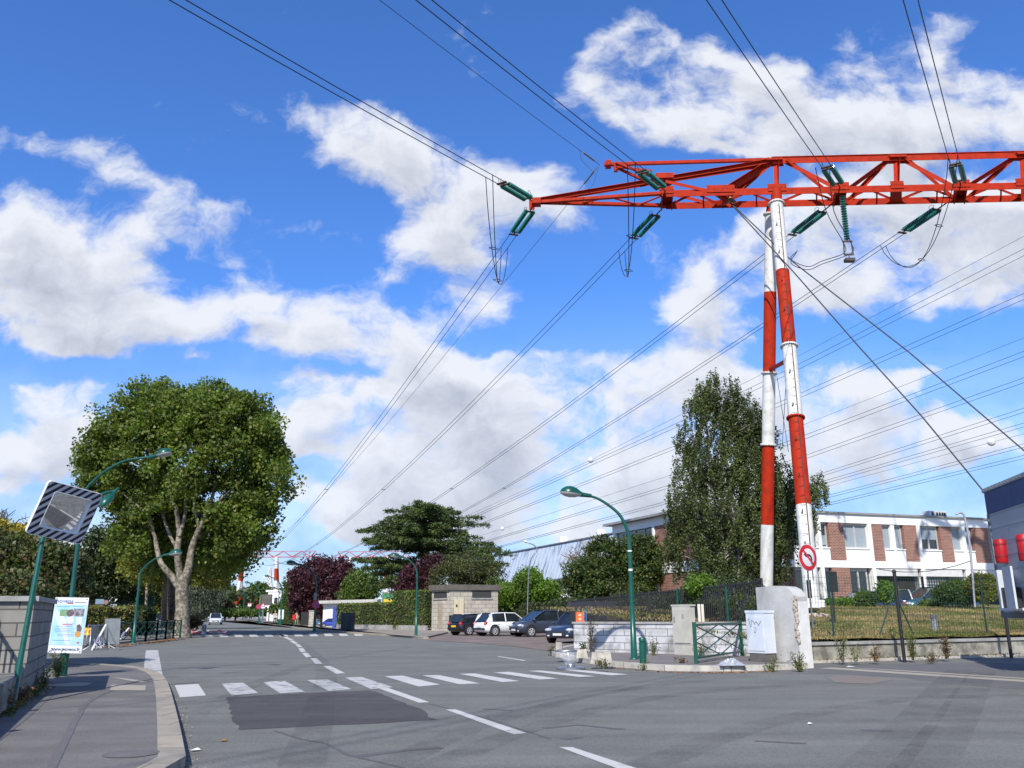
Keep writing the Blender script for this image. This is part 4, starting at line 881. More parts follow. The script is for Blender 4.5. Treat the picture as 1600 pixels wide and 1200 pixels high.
tree('broadleaf_tree', Vector((AT(735, 955, 84).x, 84, 0)), [EL(738, 890, 44, 24, 84), EL(700, 905, 30, 22, 84), EL(765, 900, 22, 26, 84)], 'loose green tree rising behind the stone kiosk', leafmat('olive_leaf', [(.045, .065, .015), (.075, .095, .022), (.10, .12, .04), (.06, .04, .03)], .3), 300, 44, .8, .20, .2)
tree('broadleaf_tree', Vector((AT(775, 955, 80).x, 80, 0)), [EL(778, 925, 16, 20, 80)], 'thin leafy sapling at the right corner of the stone kiosk', LM, 60, 40, .6, .2, .1)
tree('bush', Vector((AT(830, 955, 76).x, 76, 0)), [EL(826, 915, 20, 22, 76), EL(850, 925, 26, 16, 76), EL(800, 928, 22, 16, 76)], 'bright light green bush behind the parked cars', LB, 300, 50, .7, .2, .12, cat='bush')
tree('broadleaf_tree', Vector((AT(960, 955, 58).x, 58, .2)), [EL(925, 900, 42, 26, 58), EL(945, 865, 24, 24, 58), EL(1000, 870, 34, 30, 58), EL(975, 900, 46, 26, 58), EL(1018, 880, 20, 24, 58), EL(955, 920, 60, 14, 58), EL(905, 915, 24, 14, 58)], 'dense dark green round tree behind the street lamp', leafmat('dense_leaf', [(.020, .045, .010), (.034, .068, .015), (.055, .088, .016), (.10, .10, .018)], .2), 620, 70, .55, .17, .25, shell=.72)
mb = MB(); tb = Vector((AT(918, 950, 66).x, 66, .1)); random.seed(11); mb.tube([tb, AT(920, 900, 66)], [.18, .12], 7)
for k in range(46):
    an = random.uniform(-1.35, 1.35); st = AT(920+random.uniform(-4, 4), random.uniform(890, 905), 66); ln = random.uniform(1.6, 3.1); en = st+Vector((math.sin(an)*ln*.9, random.uniform(-.5, .5), math.cos(an)*ln*.85)); md = st.lerp(en, .5)+Z*.25
    mb.tube([st, md, en], [.06, .04, .012], 5)
    for _ in range(7): c = md.lerp(en, random.random()); mb.tube([c, c+Vector((random.uniform(-.6, .6), random.uniform(-.3, .3), random.uniform(.1, .6)))], [.022, .006], 4)
tag(mb.build('bare_tree', mat('dry_twig', (.25, .19, .13), (.18, .14, .1), .9)), 'leafless twiggy tree in front of the ribbed warehouse', 'tree')
# birch
BY = 49.; random.seed(5)
bt = thing('birch_tree', Vector((AT(1150, 935, BY).x, BY, 1.2)), 'tall drooping birch leaning beside the red and white pylon', 'tree')
be = [EL(1120, 618, 42, 30, BY, 1.4), EL(1128, 650, 50, 36, BY, 1.5), EL(1132, 715, 78, 52, BY, 1.8), EL(1094, 635, 24, 30, BY, 1.), EL(1155, 645, 34, 34, BY, 1.2), EL(1188, 690, 30, 44, BY, 1.2), EL(1076, 690, 24, 34, BY, 1.), EL(1165, 680, 44, 40, BY, 1.5), EL(1122, 785, 90, 62, BY, 2.1), EL(1080, 860, 44, 40, BY, 1.4), EL(1056, 855, 14, 42, BY, .7), EL(1283, 765, 12, 24, BY, .6), EL(1110, 594, 18, 8, BY, .6), EL(1190, 760, 50, 70, BY, 1.8), EL(1150, 850, 80, 55, BY, 2.0), EL(1225, 790, 34, 70, BY, 1.4), EL(1258, 775, 28, 26, BY, .9), EL(1262, 820, 14, 34, BY, .6), EL(1090, 735, 40, 36, BY, 1.4), EL(1066, 800, 26, 40, BY, 1.0), EL(1130, 900, 55, 34, BY, 1.6), EL(1200, 870, 44, 50, BY, 1.4)]
vol = np.array([q[1][0]*q[1][2] for q in be]); vol /= vol.sum(); P_ = []; cs = []
for (c, r), w in zip(be, vol):
    for st in ell_points(c, r, int(1500*w)+4, .3):
        cs.append(st); ln = random.uniform(.5, 1.5); dx, dyy = random.gauss(0, .12), random.gauss(0, .12); k = int(72*ln); sp_ = random.uniform(.05, .12)
        t = rng.random(k)**.9; P_.append(np.stack([st[0]+dx*t*ln+rng.normal(0, sp_, k), st[1]+dyy*t*ln+rng.normal(0, sp_, k), st[2]+.35*ln-t*ln+rng.normal(0, .05, k)], 1))
P_ = np.concatenate(P_); leaves('crown', P_, .125, LBI, bt, droop=.6, aspect=.6)
mb = MB(); b_ = Vector((AT(1152, 940, BY).x, BY, 1.1)); mb.tube(curve([b_, AT(1150, 850, BY), AT(1140, 760, BY), AT(1128, 680, BY), AT(1118, 600, BY)], 3), list(np.linspace(.22, .03, 13)), 8)
mb.tube(curve([b_+Vector((.4, .3, 0)), AT(1185, 850, BY), AT(1195, 760, BY), AT(1190, 700, BY)], 3), list(np.linspace(.16, .03, 10)), 7)
for st in random.sample(cs, 60):
    st = Vector(st); a = AT(1150-(955-proj(st)[1])*.12, min(930, proj(st)[1]+55), BY); mb.tube([a, a.lerp(st, .6)+Z*.25, st], [.05, .03, .012], 5)
mb.build('trunk', mat('birch_bark', (.38, .36, .33), (.10, .09, .08), .8, scale=4, fac=(.45, .55)), bt)
# undergrowth and shrubs on the lawn
for i, (x, y, rx, ry, Y, lm, lb) in enumerate([(1130, 925, 60, 22, 37, LD, 'dark undergrowth below the birch behind the black railing'), (1498, 926, 38, 17, 47.5, LM, 'wide rounded bush on the lawn beside the truck'), (1535, 918, 22, 20, 46.5, LY, 'yellowish bush right against the truck side'),
      (1385, 925, 11, 14, 48.5, LB, 'thin bright shrub in front of the dark garage opening'), (1352, 938, 12, 12, 47.5, LM, 'small green shrub near the ground floor brick panel'), (1320, 941, 36, 5, 49, LB, 'low clipped bush under the white building windows'), (1455, 943, 14, 4, 49, LM, 'low plant row before the blue hatchback'), (1095, 915, 18, 12, 34, LB, 'light green sapling in the railing corner'), (1050, 945, 34, 16, 41, LD, 'dark shrub behind the railing left of the beige cabinet'), (1160, 950, 30, 14, 34, LM, 'green shrub behind the railing near the white cabinet'), (985, 940, 30, 14, 46, LD, 'dark shrub behind the railing at the street lamp'), (1110, 950, 26, 12, 36, LM, 'low green shrub behind the cream slats')]):
    b = Vector((AT(x, 945, Y).x, Y, lawnz(AT(x, 945, Y).x, Y))); tree('shrub', b, [EL(x, y, rx, ry, Y, max(.5, rx*Y/1350*.5))], lb, lm, int(60+rx*5), 42, .28 if ry > 10 else .15, .11, .04, cat='shrub', limbn=6, group='shrubs on the lawn')
# hedges
def hedge(pts, z0, z1, w, lm, label, ls=.14, dens=260, name='hedge'):
    e = thing(name, pts[0], label, 'hedge'); P2 = []
    core = MB(); zc = (z0+z1)/2
    for i in range(len(pts)-1):
        a, b = Vector(pts[i]), Vector(pts[i+1]); a.z = b.z = zc; core.beam(a, b, w-.22, (z1-z0)-.2); ln = (b-a).length; d = (b-a).normalized(); nrm = Vector((-d.y, d.x, 0)); cnt = int(dens*ln*(z1-z0+w))
        for _ in range(cnt):
            t = random.random()*ln; r = random.random(); bump = .07*math.sin(t*3+i)+random.gauss(0, .05)
            if r < .35: q = a+d*t+nrm*random.uniform(-w/2, w/2); q.z = z1+bump
            else: q = a+d*t+nrm*(random.choice((-1, 1))*(w/2+bump)); q.z = z0+random.random()*(z1-z0)
            P2.append(q[:])
        for s_, q in ((-1, a), (1, b)):
            for _ in range(int(dens*w*(z1-z0)*.5)): p = q+nrm*random.uniform(-w/2, w/2)+d*s_*random.uniform(-.05, .1); p.z = z0+random.random()*(z1-z0); P2.append(p[:])
    leaves('foliage', P2, ls, lm, e); core.build('branches', mat('hedge_core', (.02, .03, .01), (.035, .04, .015), .95, scale=12), e); return e
def onv(x, Y, z=0.): p = AT(x, 950, Y); return Vector((p.x, Y, z))
H1 = G(268, 986, .12)
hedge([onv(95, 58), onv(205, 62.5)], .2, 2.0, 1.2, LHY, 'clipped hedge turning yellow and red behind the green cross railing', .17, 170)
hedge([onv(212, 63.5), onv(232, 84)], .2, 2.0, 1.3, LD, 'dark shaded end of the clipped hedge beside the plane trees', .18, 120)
hedge([onv(535, 88), onv(622, 80)], .2, 2.35, 1.2, LH, 'long low hedge in front of the white garage roof', .17, 150)
hedge([onv(626, 79), onv(674, 76)], .2, 3.3, 1.6, LH, 'taller dense hedge section beside the stone kiosk', .17, 170)
hedge([onv(780, 78), onv(872, 72)], .2, 2.2, 1.2, LD, 'long dark hedge behind the parked cars', .17, 130)
hedge([onv(872, 66), onv(905, 56)], .2, 2.3, 1.2, LD, 'dark hedge end next to the black railing', .15, 130)
# weeds
def weed(x, y, z, h, n, lm, label, spread=.12):
    b = G(x, y, z); P2 = []; mb = MB()
    for k in range(n):
        a = random.uniform(0, 6.28); t = b+Vector((math.cos(a)*spread*random.random()*2, math.sin(a)*spread, h*random.uniform(.35, .85))); mb.tube([b+Vector((math.cos(a)*.03, 0, 0)), b.lerp(t, .6)+Vector((0, 0, .05)), t], [.008, .006, .003], 4)
        for _ in range(int(12+h*22)): q = b.lerp(t, random.uniform(.15, 1)); P2.append((q.x+random.gauss(0, .05), q.y+random.gauss(0, .05), q.z+random.gauss(0, .04)))
    e = thing('weed', b, label, 'plant', 'weeds along walls and kerbs'); leaves('leafage', P2, .065, lm, e, aspect=.4); mb.build('stem', bark, e)
WD = leafmat('weed_leaf', [(.12, .15, .03), (.09, .12, .03), (.20, .18, .06)], .35); WR2 = leafmat('red_weed', [(.16, .06, .03), (.12, .10, .03), (.22, .12, .06)], .3)
for a in [(905, 1016, .15, .7, 8, WD, 'weed clump at the left end of the white block wall'), (922, 1019, .15, 1.3, 7, WR2, 'tall dry weed against the white block wall'), (912, 1019, .15, .5, 10, WD, 'short green weed beside the tall dry one'), (1021, 1024, .15, .7, 8, WD, 'weed at the wall base right of the lamp post'),
          (863, 1025, .0, .5, 9, WD, 'weed at the rounded kerb corner'), (936, 1040, .15, .2, 5, WR2, 'reddish tuft in the kerb near the concrete lumps'), (946, 1041, .15, .2, 5, WD, 'green tuft in the kerb left of the lamp'), (1008, 1047, .0, .3, 6, WD, 'green tuft in the gutter under the bollard'),
          (1066, 1036, .15, .16, 5, WR2, 'dry tuft on the pavement edge before the green barrier'), (1096, 1026, .15, .5, 8, WD, 'weed seen through the green cross barrier'), (1205, 1050, .0, .45, 8, WD, 'weed in front of the white cabinet base'), (1250, 1050, .0, .6, 12, WD, 'tall weed at the foot of the concrete block end'),
          (1317, 1035, .07, 1.3, 8, WD, 'tall green weed against the low concrete wall'), (1337, 1035, .07, .7, 5, WD, 'thin weed on the low wall right of the tall one'), (1368, 1034, .07, .7, 8, WR2, 'reddish weed left of the black post'), (1427, 1031.5, .07, 1.1, 12, WD, 'bushy weed just right of the black post'), (1480, 1030, .07, 1.2, 12, WR2, 'brown weed bush near the truck shadow edge'), (1455, 1035, .05, .3, 8, WR2, 'low dry weed on the kerb below the brown bush'),
          (88, 1060, .1, .9, 12, WD, 'weed tuft behind the poster post'), (64, 1078, .1, .5, 9, WD, 'weed at the foot of the stone pillar'), (30, 1098, .1, .5, 10, WR2, 'dry weed at the foot of the mirror post'), (4, 1112, .1, .45, 9, WR2, 'dry weed at the low wall near the left edge'), (52, 1088, .1, .3, 8, WD, 'small weed along the left wall base')]: weed(*a)
# ================================================================ buildings
ZR = 7.6
BC = G(1096, 794, ZR)
tv = G(1535, 812, ZR)-BC; tv.z = 0; fr = tv.normalized(); tv2 = G(957, 822, ZR)-BC; tv2.z = 0; lf_ = Vector((-fr.y, fr.x, 0)); LFL = tv2.length
brick = brickmat('red_brick', (.31, .115, .07), (.19, .07, .05), (.36, .30, .26), .26, .10, .014, .9, .25, dirtcol=(.10, .05, .04))
bw = mat('white_render', (.80, .80, .78), (.72, .72, .69), .8, scale=.4, detail=8, fac=(.5, .8))
framem = mat('window_frame', (.45, .45, .44), (.38, .38, .37), .5)
blind = mat('window_blind', (.30, .35, .38), (.24, .28, .31), .6, scale=20)
roofm = mat('roof_felt', (.12, .12, .12), (.08, .08, .085), .8)
def fpar(px, z):   # distance along the front for a picture column
    lo, hi = -5., 80.
    for _ in range(45):
        m = (lo+hi)/2; q = BC+fr*m
        if proj((q.x, q.y, z))[0] < px: lo = m
        else: hi = m
    return lo
def lpar(px, z):
    lo, hi = -5., 60.
    for _ in range(45):
        m = (lo+hi)/2; q = BC+lf_*m
        if proj((q.x, q.y, z))[0] > px: lo = m
        else: hi = m
    return lo
BD = thing('office_building', (BC.x, BC.y, 1.6), 'two storey white building with brick panels and flat roof behind the lawn', 'building')
FL = 34.; LL = max(LFL, 8)
def wbox(mb, ax, nrm, s0, s1, z0, z1, d0, d1, mi=0):     # a box along a facade: axis, outward normal
    P0 = Vector((BC.x, BC.y, 0)); q = [P0+ax*s+nrm*d for s, d in ((s0, d0), (s1, d0), (s1, d1), (s0, d1))]
    pts = [Vector((p.x, p.y, z0)) for p in q]
    a = (pts[1]-pts[0]).cross(pts[2]-pts[1]).z
    if a < 0: pts = pts[::-1]
    mb.prism(pts, z1-z0, mi)
fo = -lf_; lo_ = -fr
z_roof = ZR; z_par = ZR-1.15   # bottom of the parapet band
def zpx(px, py, s=None, ax=None):     # height on the facade for a pixel
    q = BC+(ax or fr)*(fpar(px, 5) if ax is None else s); r = ray(px, py); t = q.y/r[1]; return EYE+r[2]*t
zb0, zb1 = zpx(1330, 887), zpx(1330, 876)      # floor band
zsill = zpx(1335, 857); z_par = zpx(1330, 817); zg = 1.5
core = MB(); wbox(core, fr, fo, .35, FL, .8, z_roof-.15, -12, -.38); core.build('inner_wall', mat('inner_grey', (.16, .16, .16), (.12, .12, .12), .9), BD)
bands = MB(); wbox(bands, fr, fo, -.02, FL, z_par, z_roof, -.37, .0); wbox(bands, fr, fo, -.02, FL, zb0, zb1, -.37, .0)
wbox(bands, lf_, lo_, .0, LL, z_par, z_roof, -.34, .02); wbox(bands, lf_, lo_, .0, LL, zb0-.25, zb1-.05, -.34, .02); bands.build('white_band', bw, BD)
ed = MB(); wbox(ed, fr, fo, -.3, FL, z_roof+.001, z_roof+.12, -.3, .12); wbox(ed, lf_, lo_, .0, LL+.6, z_roof+.003, z_roof+.16, -.3, .5); ed.build('roof_edge', mat('roof_trim', (.30, .29, .28), (.22, .22, .21), .7), BD)
rf = MB(); wbox(rf, fr, fo, .2, FL, z_roof-.14, z_roof-.05, -12, -.39); rf.build('roof', roofm, BD)
for px in (1097, 1283, 1363, 1440, 1510): s_ = fpar(px, 5); c = MB(); wbox(c, fr, fo, s_-.13, s_+.13, .9, z_par-.002, -.36, .04); c.build('column', bw, BD)
for px in (1400,): s_ = fpar(px, 5); c = MB(); wbox(c, fr, fo, s_-.16, s_+.16, zb1+.001, z_par-.002, -.36, -.05); c.build('column', bw, BD)
bricks = [(1210, 1240), (1299, 1322.5), (1365.2, 1383.5), (1417, 1437), (1474, 1492), (1526, 1550), (1135, 1170)]
for a, b in bricks: c = MB(); wbox(c, fr, fo, fpar(a, 5), fpar(b, 5), zb1+.001, z_par-.003, -.35, -.03); c.build('brick_panel', brick, BD)
for a, b in ((1303, 1331), (1215, 1245), (1140, 1175)): c = MB(); wbox(c, fr, fo, fpar(a, 3), fpar(b, 3), .9, zb0-.003, -.35, -.04); c.build('brick_panel', brick, BD)
wins = [(1101, 1134), (1171, 1209), (1241, 1281.5), (1284.5, 1298), (1323, 1361), (1384.5, 1398), (1402, 1416), (1442.5, 1472.5), (1493, 1508), (1512, 1525), (1551, 1575)]
for i, (a, b) in enumerate(wins):
    s0, s1 = fpar(a, 5), fpar(b, 5); w = MB(); sp2 = MB(); wbox(sp2, fr, fo, s0, s1, zb1+.002, zsill-.04, -.33, -.01); wbox(sp2, fr, fo, s0, s1, zsill-.04, zsill+.03, -.33, .05); sp2.build('spandrel', bw, BD)
    for (u0, u1, y0, y1) in ((s0, s1, zsill+.03, zsill+.12), (s0, s1, z_par-.14, z_par-.003), (s0, s0+.09, zsill+.12, z_par-.14), (s1-.09, s1, zsill+.12, z_par-.14)): wbox(w, fr, fo, u0, u1, y0, y1, -.30, -.22)
    if s1-s0 > 1.2: m_ = (s0+s1)/2; wbox(w, fr, fo, m_-.06, m_+.06, zsill+.12, z_par-.14, -.30, -.21)
    wo_ = w.build('window', framem, BD); p_ = MB(); wbox(p_, fr, fo, s0+.05, s1-.05, zsill+.1, z_par-.1, -.29, -.27); pn = p_.build('pane', glassm if i in (3, 7, 2) else blind, wo_)
    if i in (3, 7): q_ = MB(); hh = (z_par-zsill); wbox(q_, fr, fo, s0+.07, s1-.07, zsill+hh*(.45 if i == 7 else .12), z_par-.15 if i == 7 else zsill+hh*.5, -.262, -.255); q_.build('blind', blind, wo_)
# ground floor openings
for a, b, kind in ((1101, 1138, 'w'), (1178, 1213, 'w'), (1246, 1281, 'w'), (1285, 1302, 'w'), (1332, 1361, 'w'), (1366, 1438, 'g'), (1443, 1508, 'r'), (1513, 1600, 'g')):
    s0, s1 = fpar(a, 3), fpar(b, 3)
    if kind == 'w':
        w = MB()
        for (u0, u1, y0, y1) in ((s0, s1, 1.2, 1.3), (s0, s1, zb0-.22, zb0-.003), (s0, s0+.1, 1.3, zb0-.22), (s1-.1, s1, 1.3, zb0-.22), ((s0+s1)/2-.06, (s0+s1)/2+.06, 1.3, zb0-.22)): wbox(w, fr, fo, u0, u1, y0, y1, -.31, -.24)
        wo_ = w.build('window', framem, BD); p_ = MB(); wbox(p_, fr, fo, s0+.05, s1-.05, 1.25, zb0-.1, -.30, -.28); p_.build('pane', glassm, wo_)
    else:
        o_ = MB(); wbox(o_, fr, fo, s0, s1, zb0-.5, zb0-.003, -.3, -.06); o_.build('lintel', mat('lintel_white', (.62, .62, .60), (.55, .55, .53), .8), BD)
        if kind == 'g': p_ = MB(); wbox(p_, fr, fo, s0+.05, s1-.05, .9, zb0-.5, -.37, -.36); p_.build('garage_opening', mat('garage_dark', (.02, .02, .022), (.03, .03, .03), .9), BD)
        else:
            p_ = MB(); wbox(p_, fr, fo, s0, s1, .9, zb0-.5, -.35, -.3); p_.build('roller_door', mat('door_grey', (.42, .45, .47), (.36, .39, .41), .7), BD); gr = MB(); k = s0
            while k < s1: wbox(gr, fr, fo, k, k+.03, .9, zb0-.52, -.12, -.09); k += .22
            zz = 1.1
            while zz < zb0-.55: wbox(gr, fr, fo, s0, s1, zz, zz+.03, -.085, -.06); zz += .22
            for k in (s0, s0+(s1-s0)*.6): wbox(gr, fr, fo, k, k+.14, .9, zb0-.5, -.05, .03)
            gr.build('grid_gate', darkm, BD)
# left (shaded) facade
sA, sB, sC = lpar(1062, 5), lpar(1023, 5), lpar(1000, 5)
c = MB(); wbox(c, lf_, lo_, .14, sB-.12, zb1-.04, z_par-.003, -.33, -.04); wbox(c, lf_, lo_, .16, lpar(1030, 3), .6, zb0-.252, -.33, -.05); c.build('brick_wall', brick, BD)
c = MB(); wbox(c, lf_, lo_, sB-.12, sB+.12, zb1-.04, z_par-.003, -.33, .05); c.build('column', bw, BD)
c = MB(); wbox(c, lf_, lo_, lpar(1030, 3), lpar(1030, 3)+.3, .6, zb0-.252, -.33, .05); c.build('column', bw, BD)
c = MB(); wbox(c, lf_, lo_, sB+.12, LL-.3, zb1+.4, z_par-.003, -.32, -.2); wo_ = c.build('window', glassm, BD); c = MB()
for k in range(4): s_ = sB+.12+(LL-.5-sB)*(k+1)/4; wbox(c, lf_, lo_, s_-.05, s_+.05, zb1+.4, z_par-.003, -.2, -.14)
c.build('window_frame', framem, wo_)
c = MB(); wbox(c, lf_, lo_, sB+.12, LL, .6, zb1+.4, -.34, -.06); wbox(c, lf_, lo_, LL-.3, LL, zb1+.4, z_par-.003, -.34, -.03); c.build('wall', bw, BD)
acp = BC+fr*fpar(1485, 7)+lf_*1.2
o_ = MB(); R_ = Matrix.Rotation(math.atan2(fr.y, fr.x), 3, 'Z'); cc = Vector((acp.x, acp.y, z_roof+.25)); o_.box(cc, (1.6, .6, .7), R_)
ac = thing('rooftop_unit', cc, 'small pale air conditioning box on the white roof edge', 'air conditioner'); o_.build('casing', mat('ac_white', (.62, .61, .57), (.5, .5, .47), .6), ac)
o_ = MB()
for k in (-.5, -.1, .15, .4, .6): o_.box(cc+fr*k-lf_*.31, (.14, .03, .5), R_)
o_.build('grille', darkm, ac)
# bent pole in front of the facade
o_ = MB(); b_ = AT(1523, 945, 46); o_.tube(curve([Vector((b_.x, 46, 1.6)), AT(1515, 850, 46), AT(1508, 812, 46), AT(1505, 803, 46), AT(1499, 801, 46), AT(1494, 804, 46)], 3), .055, 7)
tag(o_.build('slender_pole', mat('bluish_steel', (.35, .36, .42), (.3, .31, .36), .5, metal=.3)), 'slender bluish pole with hooked top in front of the upper windows', 'pole')
o_ = MB(); a = AT(1372, 889, 50); b_ = AT(1518, 876, 46); o_.tube(span(a, b_, .35, 12), .02, 5); tag(o_.build('service_cable', cablem), 'slack dark cable strung across the white floor band', 'cable')
# warehouse
wA, wB = G(770, 866, 8.6), G(962, 829, 8.6); wd = (wA-wB); wd.z = 0; wln = wd.length; wd.normalize(); wn = Vector((-wd.y, wd.x, 0))
if wn.x > 0: wn = -wn
wh = thing('warehouse', (wB.x, wB.y, 0), 'long pale blue ribbed metal warehouse behind the trees', 'building')
corr = bpy.data.materials.new('ribbed_sheet'); corr.use_nodes = True; t_n, n_, l_ = nd(corr); b_ = n_['Principled BSDF']; b_.inputs['Roughness'].default_value = .5; b_.inputs['Metallic'].default_value = .1
uvn = n_.new('ShaderNodeUVMap'); wv = n_.new('ShaderNodeTexWave'); wv.inputs['Scale'].default_value = .30; l_.new(uvn.outputs[0], wv.inputs[0])
ns = n_.new('ShaderNodeTexNoise'); mp = n_.new('ShaderNodeMapping'); mp.inputs[3].default_value = (2.2, .35, 1); l_.new(uvn.outputs[0], mp.inputs[0]); l_.new(mp.outputs[0], ns.inputs[0]); ns.inputs['Scale'].default_value = 1.2; ns.inputs['Detail'].default_value = 8
rr = n_.new('ShaderNodeValToRGB'); l_.new(ns.outputs[0], rr.inputs[0]); rr.color_ramp.elements[0].position = .36; rr.color_ramp.elements[0].color = (.18, .23, .32, 1); rr.color_ramp.elements[1].position = .47; rr.color_ramp.elements[1].color = (.56, .64, .72, 1)
mx = n_.new('ShaderNodeMix'); mx.data_type = 'RGBA'; mx.blend_type = 'MULTIPLY'; mx.inputs[0].default_value = .16; l_.new(rr.outputs[0], mx.inputs[6]); l_.new(wv.outputs[0], mx.inputs[7]); l_.new(mx.outputs[2], b_.inputs['Base Color'])
bq = n_.new('ShaderNodeBump'); bq.inputs['Distance'].default_value = .05; bq.inputs['Strength'].default_value = .12; l_.new(wv.outputs[0], bq.inputs['Height']); l_.new(bq.outputs[0], b_.inputs['Normal'])
wa, wb = wB-wd*12, wA+wd*3
def ws(mb, s0, s1, z0, z1, d0, d1, lean=0.):
    q = [wB+wd*s0+wn*d0, wB+wd*s1+wn*d0, wB+wd*s1+wn*d1, wB+wd*s0+wn*d1]
    mb.add([Vector((p.x, p.y, z0)) for p in q]+[Vector((p.x, p.y, z1))-wn*lean for p in q], [(0, 1, 2, 3), (4, 5, 6, 7), (0, 1, 5, 4), (1, 2, 6, 5), (2, 3, 7, 6), (3, 0, 4, 7)])
o_ = MB(); ws(o_, -12, wln+1, 4.8, 8.6, -20, 0, 1.3); o_.build('ribbed_roof', corr, wh)
o_ = MB(); ws(o_, -12, wln, 0, 4.79, -20, -.4); o_.build('wall', bw, wh)
o_ = MB(); ws(o_, -12, wln+1.2, 8.602, 8.72, -1.6, -1.15); ws(o_, -12, wln+1, 4.70, 4.86, .01, .12); o_.build('gutter', mat('gutter_grey', (.2, .22, .25), (.15, .17, .19), .6), wh)
for s0, s1 in ((wln*.42, wln*.50), (wln*.15, wln*.24)):
    o_ = MB(); ws(o_, s0, s1, 1.2, 4.3, -.399, -.36); ow = o_.build('window', glassm, wh); o_ = MB(); ws(o_, s0-.2, s0, 1.0, 4.5, -.398, -.1); ws(o_, s1, s1+.2, 1.0, 4.5, -.398, -.1); ws(o_, s0, s1, 4.3, 4.5, -.398, -.1); o_.build('window_frame', framem, ow)
    for k in (0,): v_ = MB(); ws(v_, s0+1.5, s0+2.6, 8.75, 9.35, -2.2, -1.4); v_.build('roof_vent', bw, wh)
# stone transformer kiosk
KY = 72.; kz = .35
stone = brickmat('kiosk_block', (.47, .43, .35), (.38, .35, .29), (.17, .155, .13), .62, .31, .016, .9, .5, dirtcol=(.20, .19, .18), dscale=1.0)
k0 = AT(674, 986, KY+1.2); k1_ = AT(702, 987, KY-1.0); k2_ = AT(778, 985, KY+.8); z1k = AT(740, 922, KY).z
for p in (k0, k1_, k2_): p.z = 0
k3_ = k0+(k2_-k1_)
ki = thing('stone_kiosk', (k1_.x, k1_.y, 0), 'square stone block kiosk with overhanging flat concrete roof', 'building')
o_ = MB(); o_.prism([k1_, k2_, k3_, k0], z1k); o_.build('wall', stone, ki)
cen = (k1_+k2_+k3_+k0)/4; o_ = MB(); o_.prism([cen+(p-cen)*1.10+Z*(z1k+.002) for p in (k1_, k2_, k3_, k0)], .42); o_.build('roof', mat('roof_concrete', (.13, .115, .10), (.09, .08, .07), .9, scale=2), ki)
def onwall(a, b, t0, t1, z0, z1, out, mb, th=.06):
    d = (b-a); ln = d.length; d = d.normalized(); nrm = Vector((d.y, -d.x, 0)); p = a+d*(t0*ln)+nrm*out; q = a+d*(t1*ln)+nrm*out
    mb.prism([Vector((v.x, v.y, z0)) for v in (p, q, q-nrm*th, p-nrm*th)], z1-z0); return mb
HK = z1k
onwall(k1_, k2_, .46, .86, HK-.62, HK-.05, .012, MB(), .05).build('vent', mat('louvre', (.03, .03, .028), (.05, .05, .045), .7, scale=30), ki)
onwall(k1_, k2_, .45, .88, HK-.74, HK-.62, .07, MB(), .1).build('sill', concm, ki)
onwall(k0, k1_, .12, .85, HK-.62, HK-.12, .012, MB(), .05).build('vent', MATS['louvre'], ki)
onwall(k0, k1_, .10, .88, HK-.74, HK-.62, .07, MB(), .1).build('sill', concm, ki)
onwall(k0, k1_, .36, .62, .3, HK-1.0, .02, MB(), .06).build('door', mat('kiosk_door', (.36, .30, .22), (.28, .22, .17), .7, scale=2), ki)
o_ = MB(); onwall(k1_, k2_, .09, .18, 1.35, 2.5, .1, o_, .1); onwall(k1_, k2_, .185, .28, 1.35, 2.5, .1, o_, .1); bx_ = o_.build('meter_cabinet', mat('cream_panel', (.60, .52, .36), (.54, .46, .32), .6), ki)
o_ = MB(); onwall(k1_, k2_, .12, .15, 1.95, 2.15, .115, o_, .02); o_.build('warning_mark', blackp, bx_)
# low white garages / roof beyond hedge
e = thing('white_garage', onv(575, 95), 'low white garage block with long flat roof behind the hedge', 'building')
a, b = onv(528, 101), onv(628, 92); o_ = MB(); o_.beam(a+Z*1.3+Vector((0, 2.5, 0)), b+Z*1.3+Vector((0, 2.5, 0)), 5, 2.6); o_.build('wall', bw, e); o_ = MB(); o_.beam(a+Z*2.78+Vector((-.3, 2.3, 0)), b+Z*2.78+Vector((.3, 2.3, 0)), 5.6, .34); o_.build('roof', mat('garage_roof', (.55, .53, .48), (.42, .40, .36), .8, scale=2), e)
o_ = MB(); c = onv(607, 89.5); o_.box(c+Z*3.0, (1.2, .8, 1.0)); e = thing('rooftop_box', c+Z*2.9, 'small green and yellow machine box above the white garage roof', 'machine'); o_.build('casing', mat('machine_green', (.05, .22, .10), None, .6), e); o_ = MB(); o_.box(c+Vector((0, -.42, -.3+3)), (.9, .03, .35)); o_.build('yellow_panel', mat('machine_yellow', (.65, .5, .03), None, .6), e)
# far white building
c = onv(449, 215); e = thing('far_white_building', c, 'white flat roofed house far beyond the grey billboard', 'building'); h = AT(447, 925, 215).z
o_ = MB(); o_.box(c+Z*(h/2), (7.5, 8, h)); o_.build('wall', bw, e); o_ = MB(); o_.box(c+Z*(h+.2)+Vector((-.8, 0, 0)), (7, 8.4, .4)); o_.build('roof', bw, e)
for k in (-3.2, -1.8, 1.2, 2.2): o_ = MB(); o_.box(c+Vector((k, -4.03, h-2)), (.8, .1, 1.3)); o_.build('window', glassm, e)
